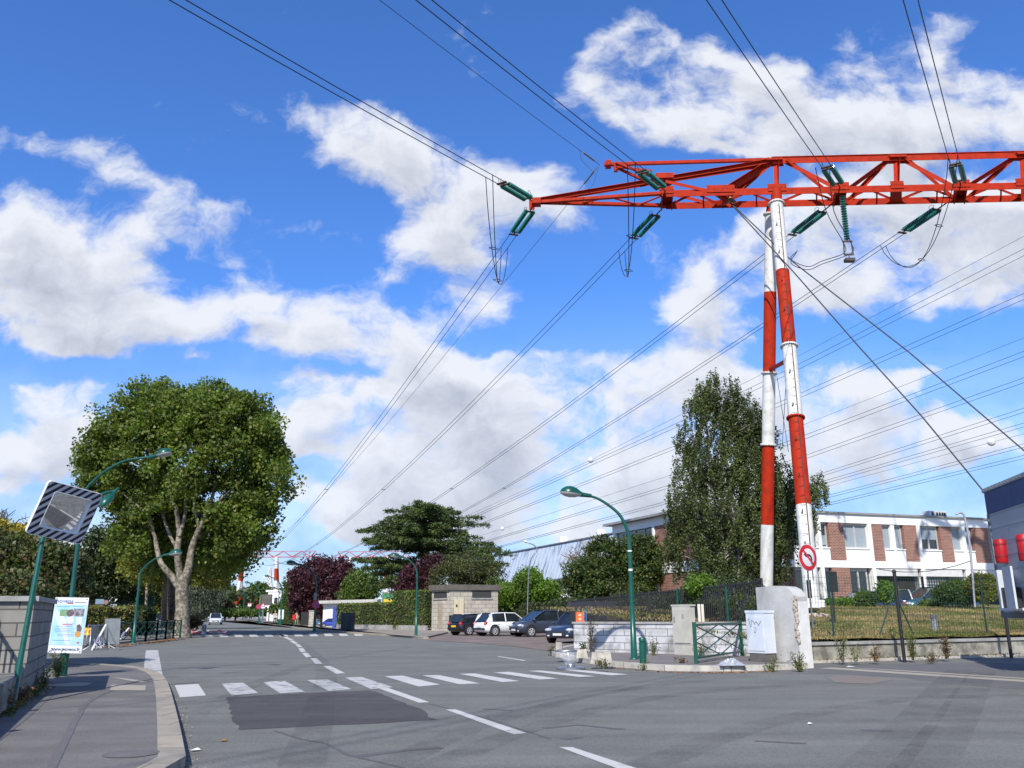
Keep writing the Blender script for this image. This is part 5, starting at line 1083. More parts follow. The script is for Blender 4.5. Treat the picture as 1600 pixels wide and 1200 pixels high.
# small house far left behind the hedge
c = onv(207, 140); e = thing('far_house', c, 'small pale house with white gable seen behind the green screens', 'building'); o_ = MB(); o_.box(c+Z*2, (4.8, 5, 4)); o_.build('wall', mat('house_grey', (.30, .33, .30), (.24, .27, .24), .8), e)
h = AT(207, 928, 140).z; o_ = MB(); o_.box(c+Vector((0, -2.8, h-.5)), (5.6, .4, 1.3)); o_.build('fascia', bw, e)
c = onv(175, 150); e = thing('far_house', c, 'low grey roofed house far behind the hedge at left', 'building'); o_ = MB(); o_.box(c+Z*1.8, (7, 5, 3.6)); o_.build('wall', mat('house_dull', (.20, .18, .15), (.14, .13, .11), .9), e); o_ = MB(); o_.prism([c+Vector(q) for q in ((-4, -3, 3.6), (4, -3, 3.6), (4, 3, 3.6), (-4, 3, 3.6))], .9); o_.build('roof', roofm, e)
# ================================================================ walls and fences on the right
wdir = (WL-WR).normalized(); wnr = Vector((wdir.y, -wdir.x, 0))
if wnr.x < 0: wnr = -wnr          # pointing to the right and away: thickness direction
whiteblock = brickmat('painted_block', (.56, .56, .56), (.44, .44, .44), (.13, .12, .12), .85, .235, .012, .85, .95, dirtcol=(.14, .135, .12), dscale=2.2)
def solve_len(o, d, px, hi=60.):
    lo = 0.
    s_ = 1 if proj(o+d*1)[0] > proj(o)[0] else -1
    for _ in range(45):
        m = (lo+hi)/2
        if (proj(o+d*m)[0]-px)*s_ < 0: lo = m
        else: hi = m
    return lo
ztl = AT(897, 974, WL.y).z; ztr = AT(1165, 969, WR.y).z; ztw = (ztl+ztr)/2
A_ = Vector((WR.x, WR.y, 0))-wdir*.9; B_ = Vector((WL.x, WL.y, 0))
e = thing('block_wall', (A_+B_)/2, 'white painted block wall beside the parked cars', 'wall')
o_ = MB(); o_.prism([B_, A_, A_+wnr*.3, B_+wnr*.3], ztw-.07); o_.build('wall', whiteblock, e)
o_ = MB(); o_.prism([p+Z*(ztw-.068) for p in (B_-wnr*.04+wdir*.04, A_-wnr*.04, A_+wnr*.34, B_+wnr*.34+wdir*.04)], .07); o_.build('coping', concm, e)
# black railing behind it
fa = AT(1192, 940, 30.2); fb = AT(893, 950, 44.)
fa_t, fb_t = AT(1192, 906, 30.2).z, AT(893, 938, 44.).z; fa_b, fb_b = AT(1192, 972, 30.2).z, AT(893, 973, 44.).z
e = thing('black_railing', Vector(((fa.x+fb.x)/2, (fa.y+fb.y)/2, 1)), 'long black vertical bar railing above the white block wall', 'fence'); o_ = MB(); nbar = 118
for i in range(nbar+1):
    t = i/nbar; p = fa.lerp(fb, t); o_.span((p.x-.018, p.y-.012, fa_b+(fb_b-fa_b)*t), (p.x+.018, p.y+.012, fa_t+(fb_t-fa_t)*t))
for k in (.06, .94): o_.beam(Vector((fa.x, fa.y, fa_b+(fa_t-fa_b)*k)), Vector((fb.x, fb.y, fb_b+(fb_t-fb_b)*k)), .035, .05)
o_.build('bar_panel', darkm, e)
for i in range(7): t = i/6; p = fa.lerp(fb, t); c = MB(); c.span((p.x-.04, p.y-.04, .3), (p.x+.04, p.y+.04, fa_t+(fb_t-fa_t)*t+.06)); c.build('post', darkm, e)
o_ = MB(); p = AT(1192, 940, 30.0); o_.tube([(p.x, p.y, 1.1), (p.x, p.y, AT(1192, 905, 30).z), (p.x-.25, p.y, AT(1190, 905, 30).z)], .035, 6); tag(o_.build('end_post', darkm), 'tall black end post of the railing touching the concrete block', 'post')
for i, (x, Y) in enumerate(((1136, 31.5), (1059, 34.5))):
    o_ = MB(); p = AT(x, 940, Y); o_.tube([(p.x, Y, .8), (p.x, Y, AT(x, 916+i*3, Y).z)], .04, 7)
    if i: o_.tube([(p.x, Y, AT(x, 920, Y).z), (p.x+.35, Y+.2, .9)], .02, 5)
    tag(o_.build('fence_post', green_paint), ('plain green post behind the railing near the birch trunk', 'green post with a slanting stay behind the railing near the beige cabinet')[i], 'post')
# oriented boxes standing along that wall
def obox(name, px0, px1, px2, yb, yt, z, m, label, cat, parts=None, u=None, n=None):
    u = u or cdir; n = n or cnr; c = G(px1, yb, z); c.z = z; a = c+u*solve_len(c, u, px0); b = c+n*solve_len(c, n, px2); d = a+(b-c); h = AT(px1, yt, c.y).z-z
    e = thing(name, c, label, cat); return e, c, a, b, d, h
blockm = mat('weathered_concrete', (.52, .51, .485), (.34, .335, .32), .92, scale=1.1, bump=.4, bscale=30, detail=10)
e, c, a, b, d, h = obox('concrete_block_wall', 1190, 1252, 1271, 1045, 914, 0., blockm, 'tall grey concrete wall end with chipped top edge', 'wall')
o_ = MB(); up = Z*h
u_ = (a-c).normalized(); L0 = (a-c).length
prof = [(0, 0), (L0, 0), (L0, h*.985), (L0*.55, h), (L0*.25, h*.985), (L0*.12, h*.95), (L0*.05, h*.90), (0, h*.86)]
f1 = [c+u_*s+Z*z for s, z in prof]; f2 = [p+(b-c) for p in f1]; n = len(f1)
o_.add(f1+f2, [tuple(range(n))[::-1], tuple(range(n, 2*n))]+[(i, (i+1) % n, n+(i+1) % n, n+i) for i in range(n)]); o_.build('wall', blockm, e)
ww = (b-c); o_ = MB(); q = [c-u_*.012+ww*.0, c-u_*.012+ww*1.0, c-u_*.002+ww, c-u_*.002]; o_.prism([c-u_*.012, c+ww-u_*.012, c+ww-u_*.002, c-u_*.002], h*.80); o_.build('pale_end_face', mat('pale_end_face', (.72, .71, .69), (.60, .58, .54), .9, scale=3, detail=9, bump=.3), e)  # thin paler sheet over the lower part of the end face
o_ = MB(); rs = random.Random(4)
for k in range(26):
    zz = h*(.30+.58*k/26); p = c+Z*zz+u_*rs.uniform(-.015, .04); o_.ball(p, (rs.uniform(.03, .07), rs.uniform(.02, .05), rs.uniform(.04, .08)), 7, 5)
o_.build('broken_edge', mat('exposed_aggregate', (.46, .38, .30), (.34, .29, .24), .95, scale=20, bump=.5), e)
# white cabinet on dark plinth
wcab = mat('cabinet_white', (.62, .66, .70), (.55, .59, .63), .55, scale=2, detail=8)
e, c, a, b, d, h = obox('utility_cabinet', 1172, 1198, 1213, 1035, 955, .15, wcab, 'white utility cabinet with grey plinth against the concrete block', 'cabinet')
off = -cnr*.12; pl_h = h*.17
o_ = MB(); o_.prism([p+off*0+(Vector((0, 0, 0))) for p in (a, c, b, d)], pl_h); o_.build('plinth', mat('plinth', (.13, .12, .11), (.09, .085, .08), .9, scale=4), e)
cen = (a+b+c+d)/4; ex = [cen+(p-cen)*1.08+Z*(pl_h+.002) for p in (a, c, b, d)]
o_ = MB(); o_.prism(ex, h-pl_h-.05); bd_ = o_.build('casing', wcab, e)
o_ = MB(); o_.prism([cen+(p-cen)*1.14+Z*(h-.046) for p in (a, c, b, d)], .07); o_.build('lid', wcab, e)
dn = -cnr; fu = (ex[0]-ex[1]); fo_ = ex[1]+dn*.012
o_ = MB(); o_.prism([ex[1]+fu*.05+Z*.06, ex[1]+fu*.05+dn*.014+Z*.06, ex[1]+fu*.95+dn*.014+Z*.06, ex[1]+fu*.95+Z*.06], h-pl_h-.22); dr = o_.build('door', wcab, e)
o_ = MB(); rs = random.Random(2); prev = None
for k in range(15):      # scribbled marker lines
    p = ex[1]+fu*(.85-.05*k)+dn*.02+Z*((h-pl_h)*(.72+rs.uniform(-.10, .10)))
    if prev is not None: o_.tube([prev, p], .006, 4)
    prev = p
for k in range(5):
    p = ex[1]+fu*(.5+rs.uniform(-.07, .07))+dn*.02+Z*((h-pl_h)*(.42+.04*k)); q = p+Vector((rs.uniform(-.05, .05), 0, .05)); o_.tube([p, q], .005, 4)
o_.build('scribble', mat('marker_ink', (.09, .10, .13), None, .6), dr)
# beige cabinet
bcab = mat('cabinet_beige', (.50, .48, .40), (.42, .40, .34), .6, scale=2.5, detail=9)
e, c, a, b, d, h = obox('utility_cabinet', 1054, 1082, 1089, 1024, 946, .15, bcab, 'tall beige utility cabinet standing before the white block wall', 'cabinet')
o_ = MB(); o_.prism([a, c, b, d], h*.2); o_.build('plinth', bcab, e); cen = (a+b+c+d)/4
o_ = MB(); o_.prism([cen+(p-cen)*1.03+Z*(h*.2+.012) for p in (a, c, b, d)], h*.78); o_.build('casing', bcab, e); o_ = MB(); o_.prism([cen+(p-cen)*1.12+Z*(h*.98+.014) for p in (a, c, b, d)], .05); o_.build('lid', bcab, e)
fu = a-c; o_ = MB(); o_.prism([c+fu*.06+Z*h*.24-wnr*.0, c+fu*.06-wnr*.03+Z*h*.24, c+fu*.94-wnr*.03+Z*h*.24, c+fu*.94+Z*h*.24], h*.68); dr = o_.build('door', bcab, e)
o_ = MB(); q = c+fu*.86-cnr*.05+Z*h*.72; o_.box(q, (.03, .03, .14)); o_.build('handle', greym, dr)
o_ = MB()
for k in range(5): q = c+fu*(.32)-cnr*.034+Z*h*(.74+.02*k); o_.beam(q, q+fu*.12, .004, .012)
o_.build('faint_label', mat('label_ink', (.30, .29, .26), None, .7), dr)
for i, x in enumerate((1092.5, 1098)):
    o_ = MB(); p = AT(x, 960, 30.6+i*.2); o_.span((p.x-.045, p.y-.02, AT(x, 974, 30.6).z), (p.x+.045, p.y+.02, AT(x, 944, 30.6).z)); tag(o_.build('cream_slat', mat('cream_slat', (.66, .62, .50), (.56, .52, .42), .6)), ('cream upright slat just right of the beige cabinet', 'second cream upright slat, a hand further right of the beige cabinet')[i], 'slat')
# low concrete wall on the right
lwm = mat('low_wall_concrete', (.33, .31, .26), (.13, .125, .10), .95, scale=2.2, fac=(.40, .60), bump=.4, bscale=30, detail=10)
zlw = AT(1400, 1000, (LW0+lwd*4).y).z
e = thing('low_wall', LW0, 'low stained concrete retaining wall along the lawn', 'wall')
o_ = MB(); a, b = LW0-lwd*.3, LW0+lwd*30; o_.prism([a, b, b+lwn*.22, a+lwn*.22], zlw-.09); o_.build('wall', lwm, e)
o_ = MB(); o_.prism([p+Z*(zlw-.088) for p in (a-lwn*.05, b-lwn*.05, b+lwn*.28, a+lwn*.28)], .085); o_.build('coping', concm, e)
o_ = MB(); o_.prism([a-lwn*.38, b-lwn*.38, b-lwn*.002, a-lwn*.002], .09); struct(o_.build('kerb', MATS['light_kerb']))
# green mesh fence on it
def meshfence():
    zt_ = AT(1400, 902, (LW0+lwn*.5+lwd*4).y).z; e = thing('mesh_fence', LW0+lwn*.4, 'thin green wire mesh fence rising from the low wall', 'fence'); gw = mat('fence_green', (.012, .05, .035), (.01, .035, .028), .5)
    o_ = MB(); s_ = 0.; P0 = LW0+lwn*.35
    while s_ < 20:
        p = P0+lwd*s_; o_.span((p.x-.0036, p.y-.0036, zlw-.1), (p.x+.0036, p.y+.0036, zt_+.04)); s_ += .11
    z = zlw; k = 0
    while z < zt_: a = P0+Z*z; o_.beam(a, a+lwd*20, .007, .007); z += .19
    o_.build('wire_mesh', gw, e)
    for px in (1308, 1413, 1549): s_ = solve_len(P0, lwd, px); p = P0+lwd*s_+lwn*.03; c = MB(); c.tube([(p.x, p.y, .6), (p.x, p.y, zt_+.08)], .028, 6); c.build('post', gw, e)
    s_ = solve_len(P0, lwd, 1411); p = P0+lwd*s_+lwn*.05
    for k in (-1, 1): c = MB(); c.tube([(p.x, p.y, AT(1411, 925, p.y).z), p+lwd*k*.75+lwn*.1+Z*.66], .022, 6); c.build('stay', gw, e)
meshfence()
for i, (x0, y0, yb, lb) in enumerate(((1400, 893, 1034, 'thick black post in front of the low wall, left of the truck'), (1566, 900, 1024, 'thick black post under the corner of the truck body'))):
    p = G(x0+13, 1030, .09) if i == 0 else G(x0+14, 1024, .09); o_ = MB(); zt_ = AT(x0, y0, p.y).z
    o_.tube([Vector((p.x, p.y, .0)), Vector((p.x, p.y, zt_))], .055, 8); o_.ball((p.x, p.y, zt_), (.07, .07, .06), 8, 6); tag(o_.build('black_post', darkm), lb, 'post', 'black posts at the low wall')
o_ = MB(); p = AT(1302, 945, 33.5); zb_ = lawnz(p.x, 33.5); o_.tube([(p.x, 33.5, zb_), (p.x, 33.5, AT(1302, 922, 33.5).z)], .04, 6); e = thing('lawn_sign', (p.x, 33.5, zb_), 'dark rectangular board on a post seen from behind on the lawn', 'sign'); o_.build('post', darkm, e)
o_ = MB(); o_.span(AT(1293, 925, 33.5)-Vector((0, .02, 0)), AT(1307, 893, 33.5)+Vector((0, .02, 0))); o_.build('board', darkm, e)
p = AT(1462, 990, 30.5); o_ = MB(); zb_ = .6; zt_ = AT(1462, 961, 30.5).z; p.z = 0; e = thing('lawn_bollard', (p.x, p.y, zb_), 'stubby grey tube standing on the lawn behind the low wall', 'bollard')
o_.tube([p+Z*zb_, p+Z*zt_], .10, 12); o_.build('tube', mat('grey_tube', (.24, .26, .28), (.18, .19, .21), .6), e); o_ = MB(); o_.tube([p+Z*(zt_-.12), p+Z*zt_*1.01], .115, 12); o_.build('cap', mat('tube_cap', (.12, .13, .15), None, .6), e)
rs = random.Random(9); o_ = None
for i in range(14):
    x = 1266+rs.uniform(0, 26); y = 936+rs.uniform(0, 14); p = AT(x, y, 37+rs.uniform(-.5, .5)); p.z = lawnz(p.x, p.y)+.05; o_ = MB(); s_ = rs.uniform(.10, .2); o_.ball(p, (s_, s_*.8, s_*.6), 7, 5); tag(o_.build('rubble_stone', mat('rubble', (.50, .38, .30), (.36, .28, .22), .95, scale=6)), 'pale pinkish rubble stone heaped at the foot of the near pylon leg', 'stone', 'rubble heap at the pylon foot')
o_ = MB(); p = AT(1283, 943, 36.2); o_.box(p, (.30, .03, .28)); tag(o_.build('white_plate', white_paint), 'small white plate standing in the rubble by the pylon leg', 'plate')
# no left turn sign on the near leg
def disc(mb, c, r, nrm, th=.02, n=32, mi=0): nrm = Vector(nrm).normalized(); mb.tube([Vector(c), Vector(c)+nrm*th], r, n, mi, sm=False)
c = AT(1262, 871, 30.0); nr = Vector((.52, -.85, 0)).normalized(); R0 = 19.5*1.0*30/1350*.99
e = thing('no_left_turn_sign', (c.x, c.y, 0), 'round red and white no left turn sign in front of the pylon leg', 'sign'); o_ = MB(); disc(o_, c, R0, nr, .02); o_.build('rim', redp, e)
o_ = MB(); disc(o_, c+nr*.021, R0*.70, nr, .004); o_.build('face', mat('sign_white', (.72, .72, .71), None, .4), e); o_ = MB(); disc(o_, c-nr*.01, R0*1.06, nr, .012); o_.build('white_edge', MATS['sign_white'], e)
sxd = Vector((-nr.y, nr.x, 0)); Mx = frame(c+nr*.028, sxd, Z)
def flat(mb, pts, M4, mi=0, th=.003): q = [M4 @ Vector((x, y, 0)) for x, y in pts]; mb.prism(q, (M4.to_3x3() @ Vector((0, 0, th))), mi)
o_ = MB(); rr_ = R0*1.25; flat(o_, [(.22*rr_, -.42*rr_), (.34*rr_, -.42*rr_), (.34*rr_, -.0*rr_), (.22*rr_, .16*rr_), (.05*rr_, .22*rr_), (-.15*rr_, .22*rr_), (-.15*rr_, .34*rr_), (-.42*rr_, .16*rr_), (-.15*rr_, .0*rr_), (-.15*rr_, .1*rr_), (.05*rr_, .1*rr_), (.17*rr_, .03*rr_), (.22*rr_, -.06*rr_)], Mx); o_.build('arrow', blackp, e)
M2 = frame(c+nr*.033, sxd, Z); o_ = MB(); rr_ = R0; k = .7071*.74*rr_; w_ = .06*rr_; flat(o_, [(-k-w_, k-w_), (-k+w_, k+w_), (k+w_, -k+w_), (k-w_, -k-w_)], M2); o_.build('slash', redp, e)
o_ = MB(); pb = c-nr*.05; o_.tube([(pb.x, pb.y, .1), (pb.x, pb.y, c.z+R0+.12)], .03, 8); o_.build('post', greym, e)
o_ = MB(); o_.span((pb.x-.05, pb.y+.04, 1.9), (pb.x+.08, pb.y+.1, 2.5)); o_.build('dark_plate', darkm, e)
# green barriers
def xbarrier(a, b, h, label, panels=1, posts=True, r=.03, name='cross_rail_barrier', group=None):
    a, b = Vector(a), Vector(b); e = thing(name, (a+b)/2, label, 'barrier', group)
    for i in range(panels+1): p = a.lerp(b, i/panels); c = MB(); c.span((p.x-.045, p.y-.045, p.z-.02), (p.x+.045, p.y+.045, p.z+h+.05)); c.build('post', green_paint, e)
    for i in range(panels):
        p, q = a.lerp(b, i/panels), a.lerp(b, (i+1)/panels); c = MB(); z0, z1 = Z*h*.14, Z*(h-.03)
        c.beam(p+z1, q+z1, .06, .06); c.beam(p+z0, q+z0, .05, .05); c.build('rail', green_paint, e); m = p.lerp(q, .5); c = MB(); zm = Z*h*.56
        for (s_, t_) in ((p+z1, q+z0+Z*.05), (p+z0, q+z1)): c.tube([s_, t_], r*.6, 6)
        for (s_, t_) in ((p+zm, m+z1), (m+z1, q+zm), (p+zm, m+z0), (m+z0, q+zm)): c.tube([s_+Vector((.0, .012, 0)), t_+Vector((.0, .012, 0))], r*.6, 6)
        c.build('cross_bars', green_paint, e)
    return e
a = G(1088, 1037, .15); b = G(1160, 1025, .15); h = AT(1088, 975, a.y).z-.15
xbarrier(a, b, h, 'green cross bar barrier standing alone before the beige and white cabinets')
LBp = [(177, 1005), (206, 1003.5), (227, 1002), (244, 1000), (258, 998.5), (270, 997), (281, 996)]
for i in range(len(LBp)-1): a, b = G(*LBp[i], .12), G(*LBp[i+1], .12); xbarrier(a, b, 1.05, ['nearest panel of the green cross barrier, right of the white trestles', 'second panel of the green cross barrier, at the green lamp foot', 'third panel of the green cross barrier from the left', 'fourth panel of the green cross barrier from the left', 'fifth panel of the green cross barrier, near the plane trunk', 'last panel of the green cross barrier, touching the plane trunk'][i], r=.035, group='green barrier panels round the left corner')
# bollard
p = G(1005, 1037, .15); e = thing('green_bollard', p, 'short green round bollard right of the street lamp', 'bollard'); h = AT(1005, 996, p.y).z-.15
o_ = MB(); o_.tube([p, p+Z*h*.82], .095, 16); o_.build('shaft', green_paint, e); o_ = MB(); o_.tube([p+Z*h*.82, p+Z*h*.85], .075, 16); o_.build('neck', green_paint, e); o_ = MB(); o_.tube([p+Z*h*.85, p+Z*h*.96, p+Z*h], [.10, .10, .08], 16); o_.build('cap', green_paint, e)
# street lamps
diff = mat('lamp_diffuser', (.42, .42, .38), (.34, .34, .31), .25)
def lamp_head(e, tip, d, L_, r, m=None):
    """tear shaped hood over a shallow clear bowl, long axis d"""
    d = Vector(d).normalized(); s_ = d.cross(Z).normalized(); u_ = s_.cross(d); R = Matrix((d, s_, u_)).transposed(); c = Vector(tip)+d*L_*.5; o_ = MB()
    prof = [(0, .14), (.12, .2), (.25, .42), (.45, .86), (.65, 1.0), (.82, .86), (.95, .5), (1, .12)]; vs = []; n = 14
    for t, q in prof:
        for j in range(n+1):
            a = math.pi*j/n; vs.append(Vector(tip)+d*(t*L_)+s_*(math.cos(a)*r*q)+u_*(math.sin(a)*r*q*.85))
    fs = [(i*(n+1)+j, i*(n+1)+j+1, (i+1)*(n+1)+j+1, (i+1)*(n+1)+j) for i in range(len(prof)-1) for j in range(n)]
    o_.add(vs, fs, 0, True); o_.tube([Vector(tip)-d*.12, Vector(tip)+d*L_*.28], [r*.22, r*.3], 10); o_.build('lamp_hood', m or green_paint, e)
    vs = []; o_ = MB()
    for t, q in prof[2:]:
        for j in range(n+1): a = math.pi+math.pi*j/n; vs.append(Vector(tip)+d*(t*L_)+s_*(math.cos(a)*r*q*.96)+u_*(math.sin(a)*r*q*.5))
    k = len(prof)-2; o_.add(vs, [(i*(n+1)+j, i*(n+1)+j+1, (i+1)*(n+1)+j+1, (i+1)*(n+1)+j) for i in range(k-1) for j in range(n)], 0, True); o_.build('lamp_bowl', diff, e)
def lamp(base, poletop, arcpx, headpx, headdir, label, r=.075, m=None, Ls=.62, hr=.19, group='green street lamps', sign=None, name='street_lamp', step=False):
    b = Vector(base); Y = b.y; e = thing(name, b, label, 'street lamp', group); top = AT(*poletop, Y); m = m or green_paint
    o_ = MB()
    if step: o_.tube([b, b+Z*.9], r*1.9, 12); o_.tube([b+Z*.88, b+Z*1.0, Vector((b.x, Y, top.z))], [r*1.9, r*1.15, r*.72], 12)
    else: o_.tube([b, b+Z*.04, b+Z*.05, b+(Vector((b.x, Y, top.z))-b)*.45, Vector((b.x, Y, top.z))], [r*1.6, r*1.6, r*1.15, r*.85, r*.62], 12)
    o_.build('pole', m, e)
    t0 = Vector((b.x, Y, top.z-.3)); k = Vector((b.x-top.x, 0, 0)); P_ = [t0]+[AT(x, y, Y)+k*(1-(i+1)/(len(arcpx)+1)) for i, (x, y) in enumerate(arcpx)]
    o_ = MB(); cu = curve(P_, 4); o_.tube(cu, list(np.linspace(r*.7, r*.42, len(cu))), 10); o_.build('arm', m, e)
    lamp_head(e, P_[-1], headdir, Ls, hr, m); return e
b = G(991, 1030, .15)
L2 = lamp(b, (984, 845), [(983, 838), (978, 822), (968, 804), (952, 790), (934, 779), (918, 774)], None, (-1, -.15, .12), 'tall green street lamp in front of the white block wall', .085, Ls=.86, hr=.26)
o_ = MB()
for z_, hh in ((AT(986, 862, b.y).z, .04), (AT(986, 892, b.y).z, .06)): o_.tube([Vector((b.x, b.y, z_)), Vector((b.x, b.y, z_+hh))], .070, 12)
o_.build('reflective_band', white_paint, L2)
bl = G(97, 1056, .11)
L1 = lamp(bl, (140, 790), [(143, 768), (156, 750), (174, 734), (197, 721), (220, 716), (240, 713.5)], None, (1, -.1, .22), 'tall double green street lamp carrying the poster at left', .056, Ls=.50, hr=.17, step=True)
t0 = AT(141, 795, bl.y); t0.x = bl.x; P_ = [t0+Z*.1, t0+Vector((.2, .5, .45)), t0+Vector((.35, 1.1, .62))]
o_ = MB(); t1 = AT(181, 767, bl.y-.1); o_.tube(curve([t0, t0.lerp(t1, .5)+Z*.12, t1], 4), .038, 8); o_.build('arm', green_paint, L1); lamp_head(L1, t1, (AT(154, 797, bl.y-.6)-t1), .62, .14)
b = G(208, 1005, .12); lamp(b, (215, 905), [(215.5, 902), (218, 894), (225, 886), (240, 874), (258, 867)], None, (1, -.1, .12), 'green street lamp standing inside the cross barrier at left', .085, Ls=.9, hr=.26)
b = G(650, 993, .12); lamp(b, (649.5, 897), [(649, 892), (645, 882), (637, 874), (628, 870)], None, (-1, -.15, .1), 'green street lamp before the tall hedge by the stone kiosk', .085, Ls=.8, hr=.24)
def fsign(e, c, r, kind, back=.03, nr=Vector((0, -1, 0))):
    c = Vector(c); o_ = MB(); disc(o_, c, r, nr, .02); o_.build('rim', redp, e); o_ = MB(); disc(o_, c+nr*.021, r*.74, nr, .004); o_.build('face', bluep if kind == 'np' else MATS['sign_white'], e)
    if kind == 'np':
        M2 = frame(c+nr*.026, Vector((1, 0, 0)), Z); k = .7071*.78*r; w_ = .08*r
        for s_ in (1, -1): o_ = MB(); q = [(-k-w_, s_*(k-w_)), (-k+w_, s_*(k+w_)), (k+w_, s_*(-k+w_)), (k-w_, s_*(-k-w_))]; flat(o_, q if s_ > 0 else q[::-1], M2, th=.002+.002*(s_ > 0)); o_.build('slash', redp, e)
b = G(491, 987, .12); l5 = lamp(b, (492, 910), [(491, 905), (487, 894), (479, 886), (468, 882)], None, (-1, -.1, .12), 'green street lamp beside the purple tree with a no parking sign below', .11, Ls=1.1, hr=.32)
e = thing('no_parking_sign', AT(493.5, 945, b.y-.2), 'blue and red no parking disc on the lamp post by the purple tree', 'sign'); fsign(e, AT(493.5, 945, b.y-.2), 5.6*b.y/1350, 'np')
o_ = MB(); p = AT(492.5, 932, b.y-.13); o_.span(p+Vector((-.12, 0, -.3)), p+Vector((.12, .03, .3))); tag(o_.build('small_plate', greym), 'small grey plate on the lamp post above the no parking sign', 'plate')
for (bx, by, tx, ty, arc, lb) in ((438, 977, 439, 925, [(439, 922), (436, 912), (430, 905), (422, 901)], 'green street lamp rising before the far white building'), (405, 974, 405, 932, [(405, 930), (403, 922), (398, 915), (391, 911)], 'green street lamp behind the grey billboard'),
                                  (379, 969, 380, 930, [(380, 928), (378, 922), (373, 919), (368, 918)], 'small distant green street lamp nearest the portal pylon foot')):
    b = G(bx, by, .12); s_ = b.y/1350; lamp(b, (tx, ty), arc, None, (-1, -.1, .12), lb, .13, Ls=9*s_, hr=2.8*s_)
b = Vector((AT(434, 960, 175).x, 175, 0)); lamp(b, (441, 928), [(440, 925), (437, 921), (434, 919.5)], None, (-1, 0, .1), 'most distant dark street lamp near the white house', .14, Ls=.9, hr=.35)
b = Vector((AT(823, 955, 70).x, 70, .1)); e = thing('street_lamp', b, 'thin pale street lamp leaning in front of the ribbed warehouse', 'street lamp'); o_ = MB(); o_.tube(curve([b, AT(827, 885, 70), AT(838, 862, 70), AT(838, 856, 70), AT(833, 851, 70), AT(826, 848.5, 70)], 4), .05, 7); o_.build('pole', galv, e); lamp_head(e, AT(828, 849, 70), (-1, 0, .35), .55, .14, white_paint)
b = Vector((AT(229, 960, 96).x, 96, .1)); o_ = MB(); o_.tube([b, AT(231, 885, 96)], [.18, .13], 8); tag(o_.build('wooden_pole', mat('pale_wood', (.32, .27, .19), (.24, .2, .14), .9, scale=4)), 'pale wooden pole standing behind the left hedge', 'pole')
# ================================================================ mirror and poster
mb_ = G(18, 1106, .11); 
e = thing('traffic_mirror', mb_, 'convex traffic mirror with black and white striped frame on a green post', 'mirror')
TLp, TRp, BRp, BLp = AT(71, 750, 15.95), AT(156, 772, 16.95), AT(131, 851, 17.15), AT(47, 833, 16.15)
cen = (TLp+TRp+BRp+BLp)/4; ex_ = ((TRp-TLp)+(BRp-BLp)).normalized(); ey_ = ((TLp-BLp)+(TRp-BRp)); Wd = ((TRp-TLp)+(BRp-BLp)).length/2; Hd = ey_.length/2; Mm = frame(cen, ex_, ey_)
topz = cen.z+.15; mb_pts = [mb_, Vector((mb_.x, mb_.y, topz))]; o_ = MB(); pxt = AT(63, 838, 16.5)
o_.tube([mb_, Vector((pxt.x-.0, 16.6, pxt.z)), AT(72, 800, 16.75)], .045, 12); o_.build('post', green_paint, e)
def rrect(w, h, r, n=6):
    pts = []
    for cx_, cy_, a0 in ((w/2-r, h/2-r, 0), (-w/2+r, h/2-r, 90), (-w/2+r, -h/2+r, 180), (w/2-r, -h/2+r, 270)):
        for k in range(n+1): a = math.radians(a0+90*k/n); pts.append((cx_+r*math.cos(a), cy_+r*math.sin(a)))
    return pts
outer = rrect(Wd, Hd, .07); inner = rrect(Wd*.70, Hd*.68, .05); n = len(outer)
stm = bpy.data.materials.new('striped_board'); stm.use_nodes = True; t_n, n_, l_ = nd(stm); tcn = n_.new('ShaderNodeTexCoord'); sp_ = n_.new('ShaderNodeSeparateXYZ'); l_.new(tcn.outputs['Object'], sp_.inputs[0])
ad = n_.new('ShaderNodeMath'); ad.operation = 'MULTIPLY_ADD'; l_.new(sp_.outputs[0], ad.inputs[0]); ad.inputs[1].default_value = -1.0; l_.new(sp_.outputs[1], ad.inputs[2])
ml = n_.new('ShaderNodeMath'); ml.operation = 'MULTIPLY'; l_.new(ad.outputs[0], ml.inputs[0]); ml.inputs[1].default_value = 6.2; fr_ = n_.new('ShaderNodeMath'); fr_.operation = 'FRACT'; l_.new(ml.outputs[0], fr_.inputs[0]); gt = n_.new('ShaderNodeMath'); gt.operation = 'GREATER_THAN'; gt.inputs[1].default_value = .5; l_.new(fr_.outputs[0], gt.inputs[0])
mx = n_.new('ShaderNodeMix'); mx.data_type = 'RGBA'; mx.inputs[6].default_value = (.50, .50, .53, 1); mx.inputs[7].default_value = (.012, .01, .02, 1); l_.new(gt.outputs[0], mx.inputs[0]); l_.new(mx.outputs[2], n_['Principled BSDF'].inputs['Base Color']); n_['Principled BSDF'].inputs['Roughness'].default_value = .45
def locobj(mb, name, m, parent, M4):
    o = mb.build(name, m); o.matrix_world = M4; o.parent = parent; o.matrix_parent_inverse = base_matrix(parent).inverted(); return o
o_ = MB(); vs = [(x, y, 0) for x, y in outer]+[(x+.015, y, 0) for x, y in inner]; o_.add(vs, [(i, (i+1) % n, n+(i+1) % n, n+i) for i in range(n)]); fr1 = locobj(o_, 'frame', stm, e, Mm)
o_ = MB(); vs = [(x*1.012, y*1.012, .004) for x, y in outer]+[(x*1.012, y*1.012, -.05) for x, y in outer]; o_.add(vs, [(i, (i+1) % n, n+(i+1) % n, n+i) for i in range(n)]+[tuple(range(n, 2*n))]); vs = [(x*1.012, y*1.012, .004) for x, y in outer]+[(x*.993, y*.993, .005) for x, y in outer]; o_.add(vs, [(i, (i+1) % n, n+(i+1) % n, n+i) for i in range(n)]); locobj(o_, 'rim', white_paint, e, Mm)
